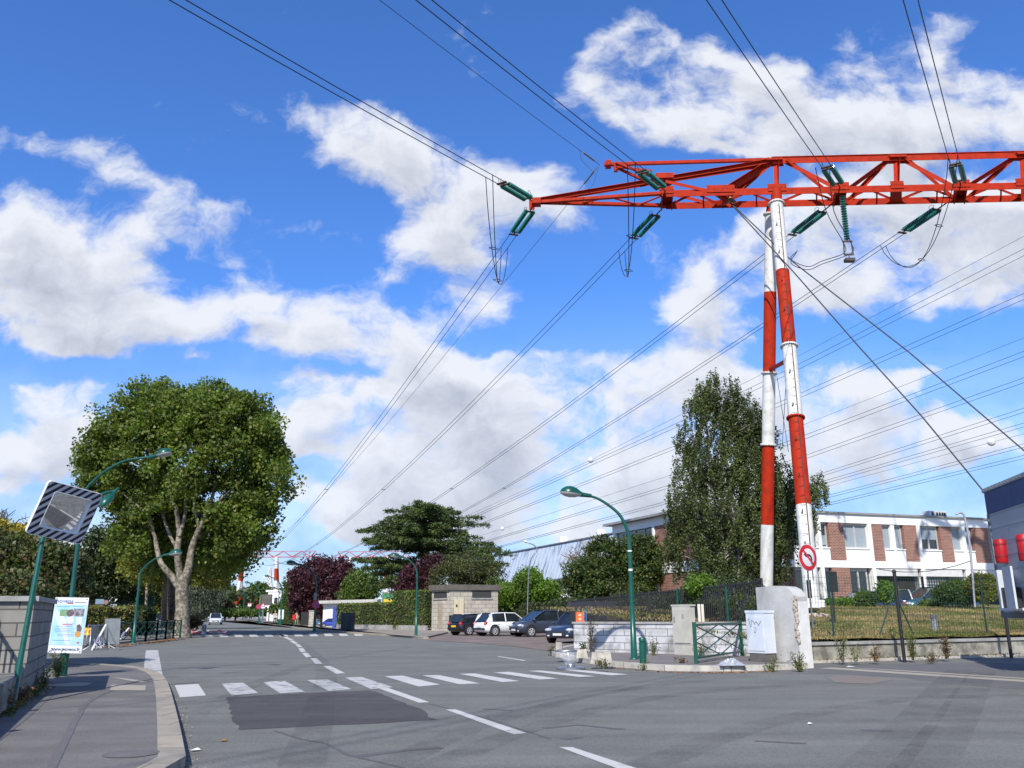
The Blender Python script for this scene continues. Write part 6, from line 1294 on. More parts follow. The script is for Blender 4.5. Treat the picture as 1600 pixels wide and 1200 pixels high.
o_ = MB(); vs = [(x+.015, y, .004) for x, y in inner]+[(x*.9+.015, y*.9, -.09) for x, y in inner]; o_.add(vs, [(i, (i+1) % n, n+(i+1) % n, n+i) for i in range(n)], 0, True); vs = [(x*1.025+.015, y*1.025, .005) for x, y in inner]+[(x+.015, y, .012) for x, y in inner]; o_.add(vs, [(i, (i+1) % n, n+(i+1) % n, n+i) for i in range(n)]); locobj(o_, 'recess', white_paint, e, Mm)
mirm = bpy.data.materials.new('mirror_glass'); mirm.use_nodes = True; q = mirm.node_tree.nodes['Principled BSDF']; q.inputs['Metallic'].default_value = 1; q.inputs['Roughness'].default_value = .02; q.inputs['Base Color'].default_value = (.78, .79, .80, 1)
o_ = MB(); K = 16; aw, ah = Wd*.70*.95, Hd*.68*.95; Rc = 2.0; vs = []; rel = []
for j in range(K+1):
    for i in range(K+1): x = (i/K-.5)*aw; y = (j/K-.5)*ah; vs.append((x+.015, y, -.012-(x*x+y*y)/(2*Rc)))
o_.add(vs, [(j*(K+1)+i, j*(K+1)+i+1, (j+1)*(K+1)+i+1, (j+1)*(K+1)+i) for j in range(K) for i in range(K)], 0, True); locobj(o_, 'mirror_surface', mirm, e, Mm)
# poster board on the lamp post
PYY = bl.y-.16; a = AT(84, 933, PYY); b = AT(136, 933.5, PYY); c_ = AT(130, 1021.5, PYY); d_ = AT(77, 1020, PYY)
pe = thing('poster_board', (a+b+c_+d_)/4, 'pale blue advertising board tied to the green lamp post', 'poster'); pw = ((b-a).length+(c_-d_).length)/2; ph = (a-d_).length*.998
Mp = frame((a+b+c_+d_)/4, (b-a)+(c_-d_), (a-d_)+(b-c_))
def prect(name, x0, y0, x1, y1, m, z=.004, pts=None, parent=None):
    mb = MB(); q = pts or [(x0, y0), (x1, y0), (x1, y1), (x0, y1)]; mb.add([((x-.5)*pw, (.5-y)*ph, z) for x, y in q], [tuple(range(len(q)))]); return locobj(mb, name, m, parent or pe, Mp)
mb = MB(); mb.box((0, 0, -.012), (pw, ph, .02)); brd = locobj(mb, 'board', mat('board_white', (.66, .68, .71), (.60, .62, .66), .5), pe, Mp)
pbl = mat('poster_blue', (.26, .52, .70), (.42, .60, .75), .5, scale=2.2, detail=2); 
img = prect('printed_area', .02, .13, .98, .86, pbl, .003)
prect('light_beam', 0, 0, 0, 0, mat('poster_pale', (.62, .70, .75), None, .5), .005, [(.04, .24), (.62, .84), (.50, .84), (.04, .30)], img); prect('beam_fade', 0, 0, 0, 0, MATS['poster_pale'], .0055, [(.05, .22), (.4, .38), (.60, .84)], img)
prect('green_photo', .2, .22, .42, .34, mat('poster_green', (.10, .26, .08), (.22, .32, .2), .5, scale=12), .006, None, img)
prect('photo_strip', .60, .20, .92, .34, mat('poster_photo', (.04, .04, .06), (.35, .32, .34), .5, scale=14), .006, None, img)
prect('photo_figure', 0, 0, 0, 0, mat('figure_white', (.60, .62, .66), (.5, .53, .6), .5, scale=14), .0065, [(.42, .35), (.62, .33), (.66, .42), (.60, .48), (.5, .48), (.42, .42)], img); prect('photo_figure', 0, 0, 0, 0, mat('figure_dark', (.05, .035, .05), (.2, .14, .14), .5, scale=18), .0068, [(.42, .23), (.56, .21), (.64, .28), (.58, .34), (.46, .35), (.40, .3)], img)
prect('photo_figure', 0, 0, 0, 0, MATS['figure_white'], .0065, [(.72, .36), (.88, .34), (.9, .5), (.8, .6), (.72, .5)], img); prect('photo_figure', 0, 0, 0, 0, MATS['figure_dark'], .007, [(.75, .50), (.84, .48), (.92, .55), (.88, .65), (.78, .62)], img)
prect('orange_disc', 0, 0, 0, 0, mat('poster_orange', (.62, .30, .06), (.5, .22, .05), .5), .0075, [(.82+.09*math.cos(t*.4), .66+.055*math.sin(t*.4)) for t in range(16)], img)
ink = mat('poster_ink', (.03, .06, .16), None, .5); ink2 = mat('poster_ink_pale', (.12, .22, .40), None, .5)
def ptext(body, x, y, size, m, stretch=1.0, space=1.0): return text('lettering', body, size, Mp @ Matrix.Translation(((x-.5)*pw, (.5-y)*ph, .007)), m, brd, .0008, stretch=stretch, space=space)
ptext('noveos', .30, .065, .12, ink2, 1.2); ptext('www.noveos.fr', .52, .93, .112, ink, 1.0)
prect('red_tab', .38, .095, .56, .115, mat('tab_red', (.45, .08, .12), None, .5), .004, None, brd); prect('small_print', .60, .085, .94, .095, ink, .004, None, brd)
for k, (x0, x1, y) in enumerate([(.08, .5, .165), (.55, .88, .155), (.12, .62, .52), (.12, .70, .56), (.12, .66, .59), (.14, .72, .62), (.2, .7, .66), (.22, .72, .69), (.1, .6, .77)]): prect('print_line', x0, y, x1, y+.007, ink2, .0066, None, img)
prect('headline', .32, .475, .62, .50, mat('tab_pink', (.5, .2, .3), None, .5), .0067, None, img); prect('red_tab', .82, .80, .90, .825, MATS['tab_red'], .0067, None, img)
for (x, y) in ((.05, .03), (.95, .03), (.05, .97), (.95, .97)): mb = MB(); mb.tube([Vector(((x-.5)*pw, (.5-y)*ph, .0)), Vector(((x-.5)*pw, (.5-y)*ph, .008))], .012, 8); locobj(mb, 'rivet', darkm, pe, Mp)
# ================================================================ left wall, pillar, railing
pil = brickmat('pillar_block', (.30, .285, .255), (.24, .23, .205), (.10, .09, .08), .9, .23, .014, .95, .6, dirtcol=(.12, .115, .10), dscale=2.)
PB = G(68, 1066, .11); PA = G(-4, 1122, .11); pd = (PA-PB); pd.z = 0; pd.normalize(); pn = Vector((pd.y, -pd.x, 0))
if pn.x > 0: pn = -pn
l1 = solve_len(PB0_ := Vector((PB.x, PB.y, 1.0)), pd, 45, 6.)
e = thing('stone_pillar', PB, 'square grey block pillar with flat cap ending the left wall', 'pillar'); h = AT(66, 944, PB.y).z; PB0 = Vector((PB.x, PB.y, 0))
def quadp(o, l1, l2, z=0.): return [o+Z*z, o+pn*l2+Z*z, o+pn*l2+pd*l1+Z*z, o+pd*l1+Z*z]
def ccw(q): return q if (q[1]-q[0]).cross(q[2]-q[1]).z > 0 else q[::-1]
o_ = MB(); o_.prism(ccw(quadp(PB0, l1, .85)), h); o_.build('shaft', pil, e); o_ = MB(); o_.prism(ccw(quadp(PB0-pd*.07-pn*.07, l1+.14, 1.0, h+.002)), .09); o_.build('cap', concm, e)
o_ = MB(); o_.box(PB0+pd*(l1+.05)+pn*.62+Z*1.32, (.16, .10, .36)); o_.build('orange_box', mat('terracotta', (.30, .11, .06), (.24, .09, .05), .8), e)
o_ = MB(); q0 = PB0+pd*(l1+.005); hl = .55; o_.prism(ccw(quadp(q0, 22, .9)), hl); e = tag(o_.build('low_wall', lwm), 'low grey wall running along the left pavement from the pillar', 'wall')
e = thing('dark_railing', q0, 'black railing on the low wall at the left edge', 'fence'); o_ = MB()
for k in range(150): p = q0+pd*(.1+k*.12)+pn*.78; o_.span((p.x-.012, p.y-.012, hl-.02), (p.x+.012, p.y+.012, h-.05))
o_.beam(q0+pn*.78+Z*(h-.1), q0+pd*18+pn*.78+Z*(h-.1), .05, .04); o_.beam(q0+pn*.78+Z*(hl+.12), q0+pd*18+pn*.78+Z*(hl+.12), .04, .04); o_.build('bar_panel', darkm, e)
for k in range(7): p = q0+pd*(1.1+k*2.6)+pn*.78; o_ = MB(); o_.span((p.x-.05, p.y-.05, hl-.05), (p.x+.05, p.y+.05, h+.08)); o_.build('post', darkm, e)
# ================================================================ trailer body
TC = AT(1566, 956, 23.6); tdir = Vector((-math.sin(math.radians(11)), -math.cos(math.radians(11)), 0)); tn = Vector((-tdir.y, tdir.x, 0))
if tn.x < 0: tn = -tn
zb = AT(1566, 957, 23.6).z; zt = AT(1536, 767, 23.6).z
e = thing('truck_body', Vector((TC.x, TC.y, 0)), 'grey sided lorry body with dark blue top band at the right edge', 'truck'); T0 = Vector((TC.x, TC.y, 0))
alu = mat('pale_alu_panel', (.36, .38, .40), (.30, .32, .34), .45, scale=.8, detail=6)
def tp(mb, s0, s1, z0, z1, d0, d1): q = [T0+tdir*s0+tn*d0, T0+tdir*s1+tn*d0, T0+tdir*s1+tn*d1, T0+tdir*s0+tn*d1]; mb.prism(ccw([Vector((p.x, p.y, z0)) for p in q]), z1-z0); return mb
LT = 9.; bz = zb+(zt-zb)*.80
tp(MB(), 0, LT, zb, bz, 0, 2.5).build('side_panel', alu, e); tp(MB(), -.01, LT, bz+.002, zt, -.02, 2.52).build('blue_band', mat('tarp_blue', (.018, .055, .17), (.012, .04, .13), .55, scale=1.5, bump=.3, bscale=5), e)
o_ = MB()
for k in range(7): z = zb+.35+k*.36; tp(o_, .02, LT, z, z+.012, -.006, .01)
o_.build('panel_seam', mat('seam_grey', (.22, .23, .25), None, .6), e)
tp(MB(), -.02, .07, zb-.05, bz, -.03, .05).build('corner_post', greym, e); tp(MB(), -.03, LT, zb-.14, zb-.002, -.03, 2.53).build('floor_frame', mat('frame_grey', (.13, .14, .16), (.10, .1, .12), .6), e)
o_ = MB(); pr = []; K = 8
for k in range(K+1): t = k/K; pr.append((t*2.6-.05, zt+.02+.20*math.sin(math.pi*min(1, t*1.0+.0))))
vs = [T0+tdir*s_+tn*d+Z*(z) for s_ in (-.05, LT) for d, z in pr]; vs = [Vector((v.x, v.y, v.z)) for v in vs]; n = K+1
o_.add(vs, [(i, i+1, n+i+1, n+i) for i in range(K)]+[tuple(range(n))], 0, True); o_.build('tarpaulin_roof', mat('tarp_grey', (.20, .22, .25), (.14, .155, .18), .6, scale=3, bump=.5, bscale=8), e)
o_ = MB(); tp(o_, -.06, LT, zt-.06, zt+.05, -.05, -.02)
o_.build('tarp_edge', mat('tarp_edge', (.30, .32, .35), (.2, .22, .24), .6, scale=12), e)
for k in range(14): c = T0+tdir*(.05+k*.21)-tn*.06+Z*(zt-.0); o_ = MB(); o_.box(c, (.05, .05, .07)); o_.build('tarp_hook', galv, e)
rb = mat('plastic_red', (.42, .012, .018), (.34, .01, .014), .45, spec=.3); face = T0-tn*.02
def at_face(px, py):      # where a picture point meets the side of the body
    r = Vector(ray(px, py)); o = Vector((0, 0, EYE)); t = (T0-tn*.02-o).dot(tn)/r.dot(tn); return o+r*t
for i, (x, y0, y1) in enumerate(((1569, 842, 880), (1606, 834, 877))):
    a, b = at_face(x, y0), at_face(x, y1); o_ = MB(); c = (a+b)/2; hh = (a.z-b.z)
    o_.tube([Vector((c.x, c.y, c.z-hh/2))-tn*.07, Vector((c.x, c.y, c.z-hh/2+.05))-tn*.07, Vector((c.x, c.y, c.z+hh/2-.05))-tn*.07, Vector((c.x, c.y, c.z+hh/2))-tn*.07], [.14, .16, .16, .13], 18)
    ex_ = thing('extinguisher_box', c, ('left red extinguisher case on the lorry side', 'right red extinguisher case on the lorry side, cut by the picture edge')[i], 'extinguisher box', 'red cases on the lorry'); o_.build('case', rb, ex_)
    for f_ in (.25, .75): o_ = MB(); z = c.z-hh/2+hh*f_; o_.tube([Vector((c.x, c.y, z))-tn*.07, Vector((c.x, c.y, z+.04))-tn*.07], .17, 18); o_.build('strap', mat('strap_dark', (.25, .01, .015), None, .5), ex_)
    o_ = MB(); o_.box(Vector((c.x, c.y, c.z+hh*.32))-tn*.2+tdir*.02, (.05, .05, .10)); o_.build('latch', rb, ex_)
# hinged white locker below the cases
a, b = at_face(1574, 890), at_face(1598, 890); zl0, zl1 = at_face(1580, 950).z, at_face(1580, 890).z; s0 = (a-T0).dot(tdir); s1 = (b-T0).dot(tdir)
o_ = MB(); tp(o_, s0, s0+.12, zl0, zl1, -.32, -.02); tp(o_, s0, s1+.6, zl0-.06, zl0, -.36, -.02); tp(o_, s0+.12, s0+.35, zl0, zl1-.1, -.12, -.03); o_.build('locker_frame', mat('locker_white', (.55, .57, .58), (.45, .47, .49), .5, scale=3), e)
o_ = MB(); p = T0+tdir*(s0+.75)-tn*.4; q = [p, p+tdir*.9-tn*.1, p+tdir*.9-tn*.05, p+tn*.05]; o_.prism(ccw([Vector((v.x, v.y, zl0-.02)) for v in q]), zl1-zl0+.05); o_.build('locker_door', MATS['locker_white'], e)
o_ = MB(); tp(o_, s0+.14, s0+.74, zl0+.02, zl0+.5, -.28, -.04); o_.build('locker_contents', darkm, e)
for k, z in enumerate((.28, .55)): c = at_face(1571.5, 925+k*9); o_ = MB(); o_.box(c-tn*.01, (.10, .1, .10)); o_.build('yellow_label', mat('yellow_label', (.72, .52, .05), None, .6), e)
for s_ in (5.6, 6.8):
    for d in (.2, 2.3): c = T0+tdir*s_+tn*d; w_ = MB(); w_.tube([c+Z*.5-tn*.16, c+Z*.5+tn*.16], .5, 24, sm=False); w_.build('wheel', mat('tyre', (.02, .02, .021), (.03, .03, .03), .85), e)
for s_ in (3.0,): 
    for d in (.3, 2.2): c = T0+tdir*s_+tn*d; o_ = MB(); o_.span((c.x-.06, c.y-.06, 0), (c.x+.06, c.y+.06, zb-.14)); o_.build('landing_leg', darkm, e)
o_ = MB(); tp(o_, 1.6, LT, .85, zb-.142, .8, 1.7); o_.build('chassis', darkm, e)
# ================================================================ cars
tyre = mat('tyre', (.02, .02, .021), None, .85); rim = mat('alloy', (.50, .51, .52), (.42, .43, .44), .35, metal=.2); 
tail = mat('tail_lamp', (.45, .02, .02), (.35, .01, .02), .15); headl = mat('head_lamp', (.55, .58, .60), (.4, .43, .45), .08, spec=.9); trimm = mat('black_trim', (.02, .02, .022), None, .6)
def carpaint(n, c): return mat(n, c, tuple(x*.92 for x in c), .28, scale=2, coat=.6)
def car(name, label, pm, L_=4.0, Wd=1.7, H=1.47, hood=.95, zb=.92, ws=.62, rw=.38, roofc=None, plate=(.62, .62, .6), rearbump=None, group='cars parked by the stone kiosk', boot=.0):
    """x forward. hood = bonnet length, ws = windscreen run, rw = rear screen run, boot = boot length"""
    e = thing(name, (0, 0, 0), label, 'car', group); h = L_/2; w = Wd/2; o_ = MB()
    st = [(-h, .42, .50, .80*zb, .80), (-h+.06, .28, .45, zb*.95, .92), (-h+.35, .22, .45, zb*1.0, .98), (-h*.4, .20, .5, zb, 1.0), (h*.3, .20, .5, zb*.99, 1.0), (h-hood, .20, .5, zb*.98, 1.0), (h-hood*.45, .22, .5, zb*.90, .97), (h-.22, .24, .48, zb*.78, .91), (h-.05, .30, .46, zb*.66, .80), (h, .40, .46, zb*.56, .68)]
    vs = []; m = 10
    for (x, z0, zm, z1, f) in st:
        W_ = w*f
        for (y, z) in ((-W_*.80, z0), (-W_*.97, z0+.10), (-W_, zm), (-W_*.97, (zm+z1)/2+.06), (-W_*.86, z1), (W_*.86, z1), (W_*.97, (zm+z1)/2+.06), (W_, zm), (W_*.97, z0+.10), (W_*.80, z0)): vs.append((x, y, z))
    fs = [(i*m+j, (i+1)*m+j, (i+1)*m+(j+1) % m, i*m+(j+1) % m) for i in range(len(st)-1) for j in range(m)]; o_.add(vs, fs, 0, True); k = (len(st)-1)*m; o_.add([vs[i] for i in range(m)], [tuple(range(m))]); o_.add([vs[k+i] for i in range(m)], [tuple(range(m))[::-1]]); body = o_.build('body', pm, e)
    xw0, xw1 = h-hood, h-hood-ws*1.0; xr1 = -h+boot+.10; xr0 = xr1+rw; zr = H; o_ = MB(); cs = [(xw0+.05, zb*.96, .84, zb*.955), (xw1, zb, .86, H-.02), ((xw1+xr0)/2, zb, .87, H), (xr0, zb, .86, H-.03), (xr1, zb*.985, .82, zb*1.01)]; vs = []
    for (x, z0, f, z1) in cs:
        tf = .70 if z1 > zb+.2 else f*.94
        for (y, z) in ((-w*f, z0), (-w*(f+tf)/2*1.02, (z0+z1)/2), (-w*tf, z1-.03 if z1 > zb+.2 else z1), (-w*tf*.9, z1), (w*tf*.9, z1), (w*tf, z1-.03 if z1 > zb+.2 else z1), (w*(f+tf)/2*1.02, (z0+z1)/2), (w*f, z0)): vs.append((x, y, z))
    m = 8; o_.add(vs, [(i*m+j, (i+1)*m+j, (i+1)*m+j+1, i*m+j+1) for i in range(len(cs)-1) for j in range(m-1)], 0, False); o_.build('windows', glassm, e)
    rp = roofc or pm; o_ = MB(); q = []
    for (x, z) in ((xw1+.03, H-.005), ((xw1+xr0)/2, H+.018), (xr0-.05, H-.015)):
        for y in (-w*.72, -w*.6, w*.6, w*.72): q.append((x, y, z+(.008 if abs(y) < w*.65 else -.035)))
    o_.add(q, [(i*4+j, (i+1)*4+j, (i+1)*4+j+1, i*4+j+1) for i in range(2) for j in range(3)], 0, True); o_.add([(x, y, z-.03) for x, y, z in q], [(i*4+j, i*4+j+1, (i+1)*4+j+1, (i+1)*4+j) for i in range(2) for j in range(3)], 0, True); o_.build('roof', rp, e)
    for s_ in (-1, 1):
        o_ = MB(); t_ = .70
        o_.tube([(xw0+.02, s_*w*.86, zb*.96), (xw0*.5+xw1*.5, s_*w*.80, (zb+H)/2), (xw1, s_*w*.72, H-.03), ((xw1+xr0)/2, s_*w*.735, H-.01), (xr0, s_*w*.72, H-.04), (xr1+.04, s_*w*.84, zb)], .035, 6); o_.build('window_surround', pm if roofc is None else trimm, e)
        o_ = MB(); xm = (xw1+xr0)/2+.12; o_.tube([(xm, s_*w*.885, zb), (xm-.03, s_*w*.735, H-.03)], .04, 6); o_.build('door_pillar', pm if roofc is None else trimm, e)
        o_ = MB(); o_.add([(xr0-.28 if rw < .7 else xr0-.4, s_*w*.80, (zb+H)/2+.17), (xr0+.22, s_*w*.742, H-.05), (xr0, s_*w*.735, H-.04), (xr1+.02, s_*w*.86, zb), (xr1+.5, s_*w*.895, zb)], [(0, 1, 2, 3, 4)] if s_ < 0 else [(4, 3, 2, 1, 0)]); o_.build('rear_pillar', pm if roofc is None else trimm, e)
        o_ = MB(); c = (xw0-.12, s_*(w+.06), zb+.06); o_.ball(c, (.09, .10, .07), 8, 6); o_.build('side_mirror', pm, e)
        for x in (-.1, -1.0):
            if x-.1 > xr1+.4: o_ = MB(); o_.box((x, s_*(w*.985), zb*.86), (.16, .03, .03)); o_.build('door_handle', pm, e)
        o_ = MB(); o_.tube([(xm, s_*w*1.004, zb*.42), (xm+.02, s_*w*1.003, zb*.7), (xm, s_*w*.90, zb*.99)], .007, 4); o_.tube([(xw0-.25, s_*w*1.003, zb*.45), (xw0-.22, s_*w*1.001, zb*.75), (xw0-.15, s_*w*.89, zb*.98)], .007, 4); o_.build('door_gap', trimm, body)
        o_ = MB(); o_.ball((h-.20, s_*w*.68, zb*.70), (.26, .20, .095), 10, 6); o_.build('headlight', headl, e)
        o_ = MB(); o_.ball((h-.03, s_*w*.60, .36), (.05, .09, .05), 8, 5); o_.build('fog_light', headl, e)
        o_ = MB(); o_.ball((-h+.10, s_*w*.80, zb*.86), (.13, .10, .14), 10, 6); o_.build('tail_light', tail, e)
        for x in (-h+.72, h-.78):
            o_ = MB(); o_.tube([(x, s_*(w-.17), .36), (x, s_*(w+.004), .36)], .385, 24, sm=False); o_.build('wheel_arch', trimm, e)
            o_ = MB(); o_.tube([(x, s_*(w-.19), .31), (x, s_*(w+.012), .31), (x, s_*(w+.022), .31)], [.31, .31, .285], 26, sm=False); wh_ = o_.build('wheel', tyre, e)
            o_ = MB(); o_.tube([(x, s_*(w+.0225), .31), (x, s_*(w+.024), .31)], .215, 24, sm=False); 
            for q_ in range(6): a = q_*math.pi/3; o_.beam((x+.05*math.cos(a), s_*(w+.03), .31+.05*math.sin(a)), (x+.20*math.cos(a), s_*(w+.03), .31+.20*math.sin(a)), .012, .05, up=Vector((0, 1, 0)))
            o_.build('rim', rim, wh_); o_ = MB()
            for q_ in range(6): a = (q_+.5)*math.pi/3; o_.tube([(x+.13*math.cos(a), s_*(w+.0245), .31+.13*math.sin(a)), (x+.13*math.cos(a), s_*(w+.026), .31+.13*math.sin(a))], .048, 8)
            o_.build('rim_opening', trimm, wh_)
    o_ = MB(); o_.box((h-.005, 0, .50), (.04, w*1.0, .16)); o_.build('grille', trimm, e); o_ = MB(); o_.box((h+.005, 0, .42), (.04, .50, .11)); o_.build('number_plate', mat('plate_white', (.62, .62, .6), None, .5), e)
    o_ = MB(); o_.box((-h-.005, 0, .60), (.05, .50, .12)); o_.build('number_plate', mat('plate_%g' % plate[2], plate, None, .5), e)
    o_ = MB(); o_.box((-h+.03, 0, .46), (.12, w*1.62, .11)); o_.build('rear_bumper', rearbump or pm, e)
    return e
def place(e, px, py, heading, z=.0): p = G(px, py, z); e.location = p; e.rotation_euler = (0, 0, math.radians(heading)); return e
c1 = car('parked_car', 'small dark hatchback with white roof and yellow rear plate, leftmost parked', carpaint('paint_black', (.012, .013, .018)), 3.65, 1.68, 1.41, .85, .88, .45, .28, roofc=white_paint, plate=(.75, .5, .03)); place(c1, 742, 992, 40, .02)
c2 = car('parked_car', 'white hatchback parked between the dark cars', carpaint('paint_white', (.74, .75, .76)), 4.03, 1.72, 1.47, .88, .90, .75, .50, rearbump=trimm); place(c2, 789, 993, 33, .02)
c3 = car('parked_car', 'dark grey people carrier parked nose to the left', carpaint('paint_slate', (.035, .045, .065)), 4.5, 1.82, 1.60, .85, .98, 1.0, .35); place(c3, 851, 994, 208, .02)
c4 = car('parked_car', 'dark blue saloon whose nose shows past the white block wall', carpaint('paint_navy', (.022, .035, .075)), 4.65, 1.78, 1.45, 1.1, .90, .75, .6, boot=.35); place(c4, 908, 1003, 236, .02)
c5 = car('moving_car', 'silver white hatchback driving toward the viewer on the road', carpaint('paint_silver', (.62, .64, .67)), 4.1, 1.75, 1.55, .9, .92, .75, .45, group='cars down the left road'); p = G(336, 976, 0); c5.location = p; c5.rotation_euler = (0, 0, math.radians(-70)); c5.scale = (1.1, 1.1, 1.1)
def dupcar(src, label, pm, px, py, hd, sc=1., gname='cars down the left road', zz=0., nm='parked_car'):
    c = copy_tree(src, G(px, py, zz) if zz is not None else None, (0, 0, math.radians(hd)), label); c['group'] = gname; c.scale = (sc,)*3; c.name = nm
    for ch in c.children:
        if ch.name.split('.')[0] in ('body', 'roof', 'side_mirror', 'window_surround', 'door_pillar', 'rear_pillar', 'door_handle', 'rear_bumper'): ch.data = ch.data.copy(); ch.data.materials[0] = pm
    return c
dupcar(c5, 'silver car parked behind the plane trunk, its front visible', carpaint('paint_grey', (.30, .33, .36)), 291, 973, -75, 1.05)
dk = dupcar(c3, 'dark van like car parked in shade left of the plane trunks', carpaint('paint_dk', (.02, .025, .035)), 247, 974, -60, 1.0, zz=.12)
wv_ = dupcar(c2, 'white car whose roof shows above the clipped hedge', carpaint('paint_white', (.7, .7, .7)), 176, 974, 5, 1.1, zz=.1)
wv2 = dupcar(c2, 'small white van seen in the gap right of the hedge', carpaint('paint_white', (.7, .7, .7)), 241, 969, 10, 1.05, zz=.12)
def lawncar(src, px, Y, hd, label, pm, zz):
    c = dupcar(src, label, pm, 0, 1100, hd, 1., 'cars behind the lawn'); p = AT(px, 945, Y); c.location = (p.x, Y, zz); return c
lawncar(c3, 1462, 51.0, 190, 'dark blue green hatchback behind the lawn before the grid gate', carpaint('paint_teal', (.03, .09, .12)), 1.15)
lawncar(c2, 1402, 52.5, 70, 'white car half hidden before the dark garage opening', carpaint('paint_white', (.7, .7, .7)), 1.15)
lawncar(c2, 1352, 51.0, 185, 'dark blue car behind the small shrub near the brick panel', carpaint('paint_blue', (.03, .06, .12)), 1.05)
# ================================================================ small street things
def boxthing(name, c, sz, m, label, cat, rot=0., grp=None):
    o = MB(); o.box(c, sz, Matrix.Rotation(rot, 3, 'Z')); return tag(o.build(name, m), label, cat, grp)
# orange sign and blue pipes at the wall end
c = AT(906, 964, 37.5); e = thing('orange_sign', c, 'orange square notice above the left end of the white wall', 'sign'); o_ = MB(); o_.box(c, (.34, .03, .40)); o_.build('board', orangem, e)
for dz in (.08, -.08):
    o_ = MB(); o_.box(c+Vector((0, -.02, dz)), (.12, .012, .09)); o_.build('pictogram', mat('sign_cream', (.6, .5, .42), None, .6), e)
for i, x in enumerate((913, 915.8)): o_ = MB(); a, b = AT(x, 975, 38), AT(x, 953, 38); o_.tube([a, b], .025, 6); tag(o_.build('blue_pipe', mat('pipe_blue', (.05, .18, .40), None, .5)), ('blue upright pipe nearest the orange notice', 'blue upright pipe second from the orange notice')[i], 'pipe', None)
boxthing('navy_hoarding', AT(925, 957, 46), (2.6, .08, 1.1), mat('panel_navy', (.015, .022, .045), (.02, .02, .03), .6), 'dark navy panel behind the railing right of the orange notice', 'panel', -.4)
boxthing('litter_bin', AT(1000, 962, 44), (3.2, .6, .9), mat('tarp_brown', (.13, .085, .04), (.05, .04, .03), .9, scale=3), 'brown covered heap behind the railing near the lamp', 'heap', -.2)
# concrete lumps
lump = mat('broken_concrete', (.46, .43, .36), (.28, .25, .21), .95, scale=5, bump=.7, bscale=20)
for (x, y, w_, h_, d_, lb) in ((874, 1027, .24, .42, .2, 'upright broken stone at the left end of the right kerb'), (909, 1028, .36, .26, .3, 'second broken stone left of the long concrete lump'), (936, 1036, .5, .28, .3, 'dull half of the broken concrete lump on the right pavement'), (950, 1036, .2, .3, .3, 'bright end of the broken concrete lump on the right pavement')):
    p = G(x, y, .15); o_ = MB(); q = [(-w_/2, -d_/2), (w_/2, -d_/2), (w_/2, d_/2), (-w_/2, d_/2)]; vs = [p+Vector((a, b, 0)) for a, b in q]+[p+Vector((a*.68+random.uniform(-.03, .03), b*.7, h_+random.uniform(-.04, .03))) for a, b in q]
    o_.add(vs, [(3, 2, 1, 0), (4, 5, 6, 7), (0, 1, 5, 4), (1, 2, 6, 5), (2, 3, 7, 6), (3, 0, 4, 7)]); tag(o_.build('broken_stone', lump), lb, 'stone', 'broken stones on the right pavement')
# glass topped metal stand lying in the road
p = G(892, 1046, 0); e = thing('metal_stand', p, 'clear sided stand with round metal base left on the road', 'stand'); o_ = MB(); o_.tube([p+Z*.01, p+Z*.05, p+Z*.07], [.40, .40, .34], 28, sm=False); o_.ball(p+Z*.1, (.12, .12, .09), 12, 6); o_.build('base_disc', galv, e)
cl = bpy.data.materials.new('clear_plastic'); cl.use_nodes = True; q = cl.node_tree.nodes['Principled BSDF']; q.inputs['Base Color'].default_value = (.8, .84, .86, 1); q.inputs['Roughness'].default_value = .12; q.inputs['Alpha'].default_value = .14
tpz = AT(884, 1017, p.y).z; vs = []; n = 16; o_ = MB()
for k, (z, r) in enumerate(((.07, .10), (.22, .14), (tpz*.6, .21), (tpz, .29))):
    for j in range(n): a = 2*math.pi*j/n; vs.append(p+Vector((math.cos(a)*r-.12*(z/tpz), math.sin(a)*r*.8, z)))
o_.add(vs, [(i*n+j, i*n+(j+1) % n, (i+1)*n+(j+1) % n, (i+1)*n+j) for i in range(3) for j in range(n)], 0, True); o_.build('clear_side', cl, e)
o_ = MB(); o_.tube([vs[3*n+j] for j in range(n)]+[vs[3*n]], .022, 6); o_.build('top_ring', galv, e)
# crumpled clear plastic sheet
p = G(1142, 1040, .15); o_ = MB(); K = 16; vs = []; rs = random.Random(6)
for j in range(K+1):
    for i in range(K+1):
        x, y = (i/K-.5)*.9, (j/K-.5)*.5; f = max(0, 1-(x/.45)**2)*max(0, 1-(y/.25)**2); vs.append(p+Vector((x*.75*(1+rs.uniform(-.12, .12)), y*.8, .01+f*(.13+rs.uniform(-.09, .07)))))
o_.add(vs, [(j*(K+1)+i, j*(K+1)+i+1, (j+1)*(K+1)+i+1, (j+1)*(K+1)+i) for j in range(K) for i in range(K)]); tag(o_.build('plastic_sheet', mat('crumpled_plastic', (.36, .38, .42), (.22, .24, .27), .25, scale=14)), 'crumpled pale plastic sheet beside the green barrier', 'litter')
# road works stuff on the left
def crowdbar(a, b, label):
    a, b = Vector(a), Vector(b); e = thing('crowd_barrier', (a+b)/2, label, 'barrier', 'grey crowd barriers at the side street'); d = (b-a).normalized(); o_ = MB(); h = 1.0; q = [a+Z*.15, a+Z*h, b+Z*h, b+Z*.15, a+Z*.15]; o_.tube(q, .025, 6); o_.build('frame', galv, e); o_ = MB(); n = int((b-a).length/.14)
    for k in range(1, n): p_ = a.lerp(b, k/n); o_.tube([p_+Z*.15, p_+Z*h], .011, 5)
    o_.build('bars', galv, e); nn_ = Vector((-d.y, d.x, 0))
    for t in (.1, .9): c = a.lerp(b, t); o_ = MB(); o_.tube([c+nn_*.3, c+Z*.2, c-nn_*.3], .02, 5); o_.build('foot', galv, e)
crowdbar(G(134, 1012, .05), G(168, 1010, .05), 'grey crowd barrier right of the poster, nearest the kerb')
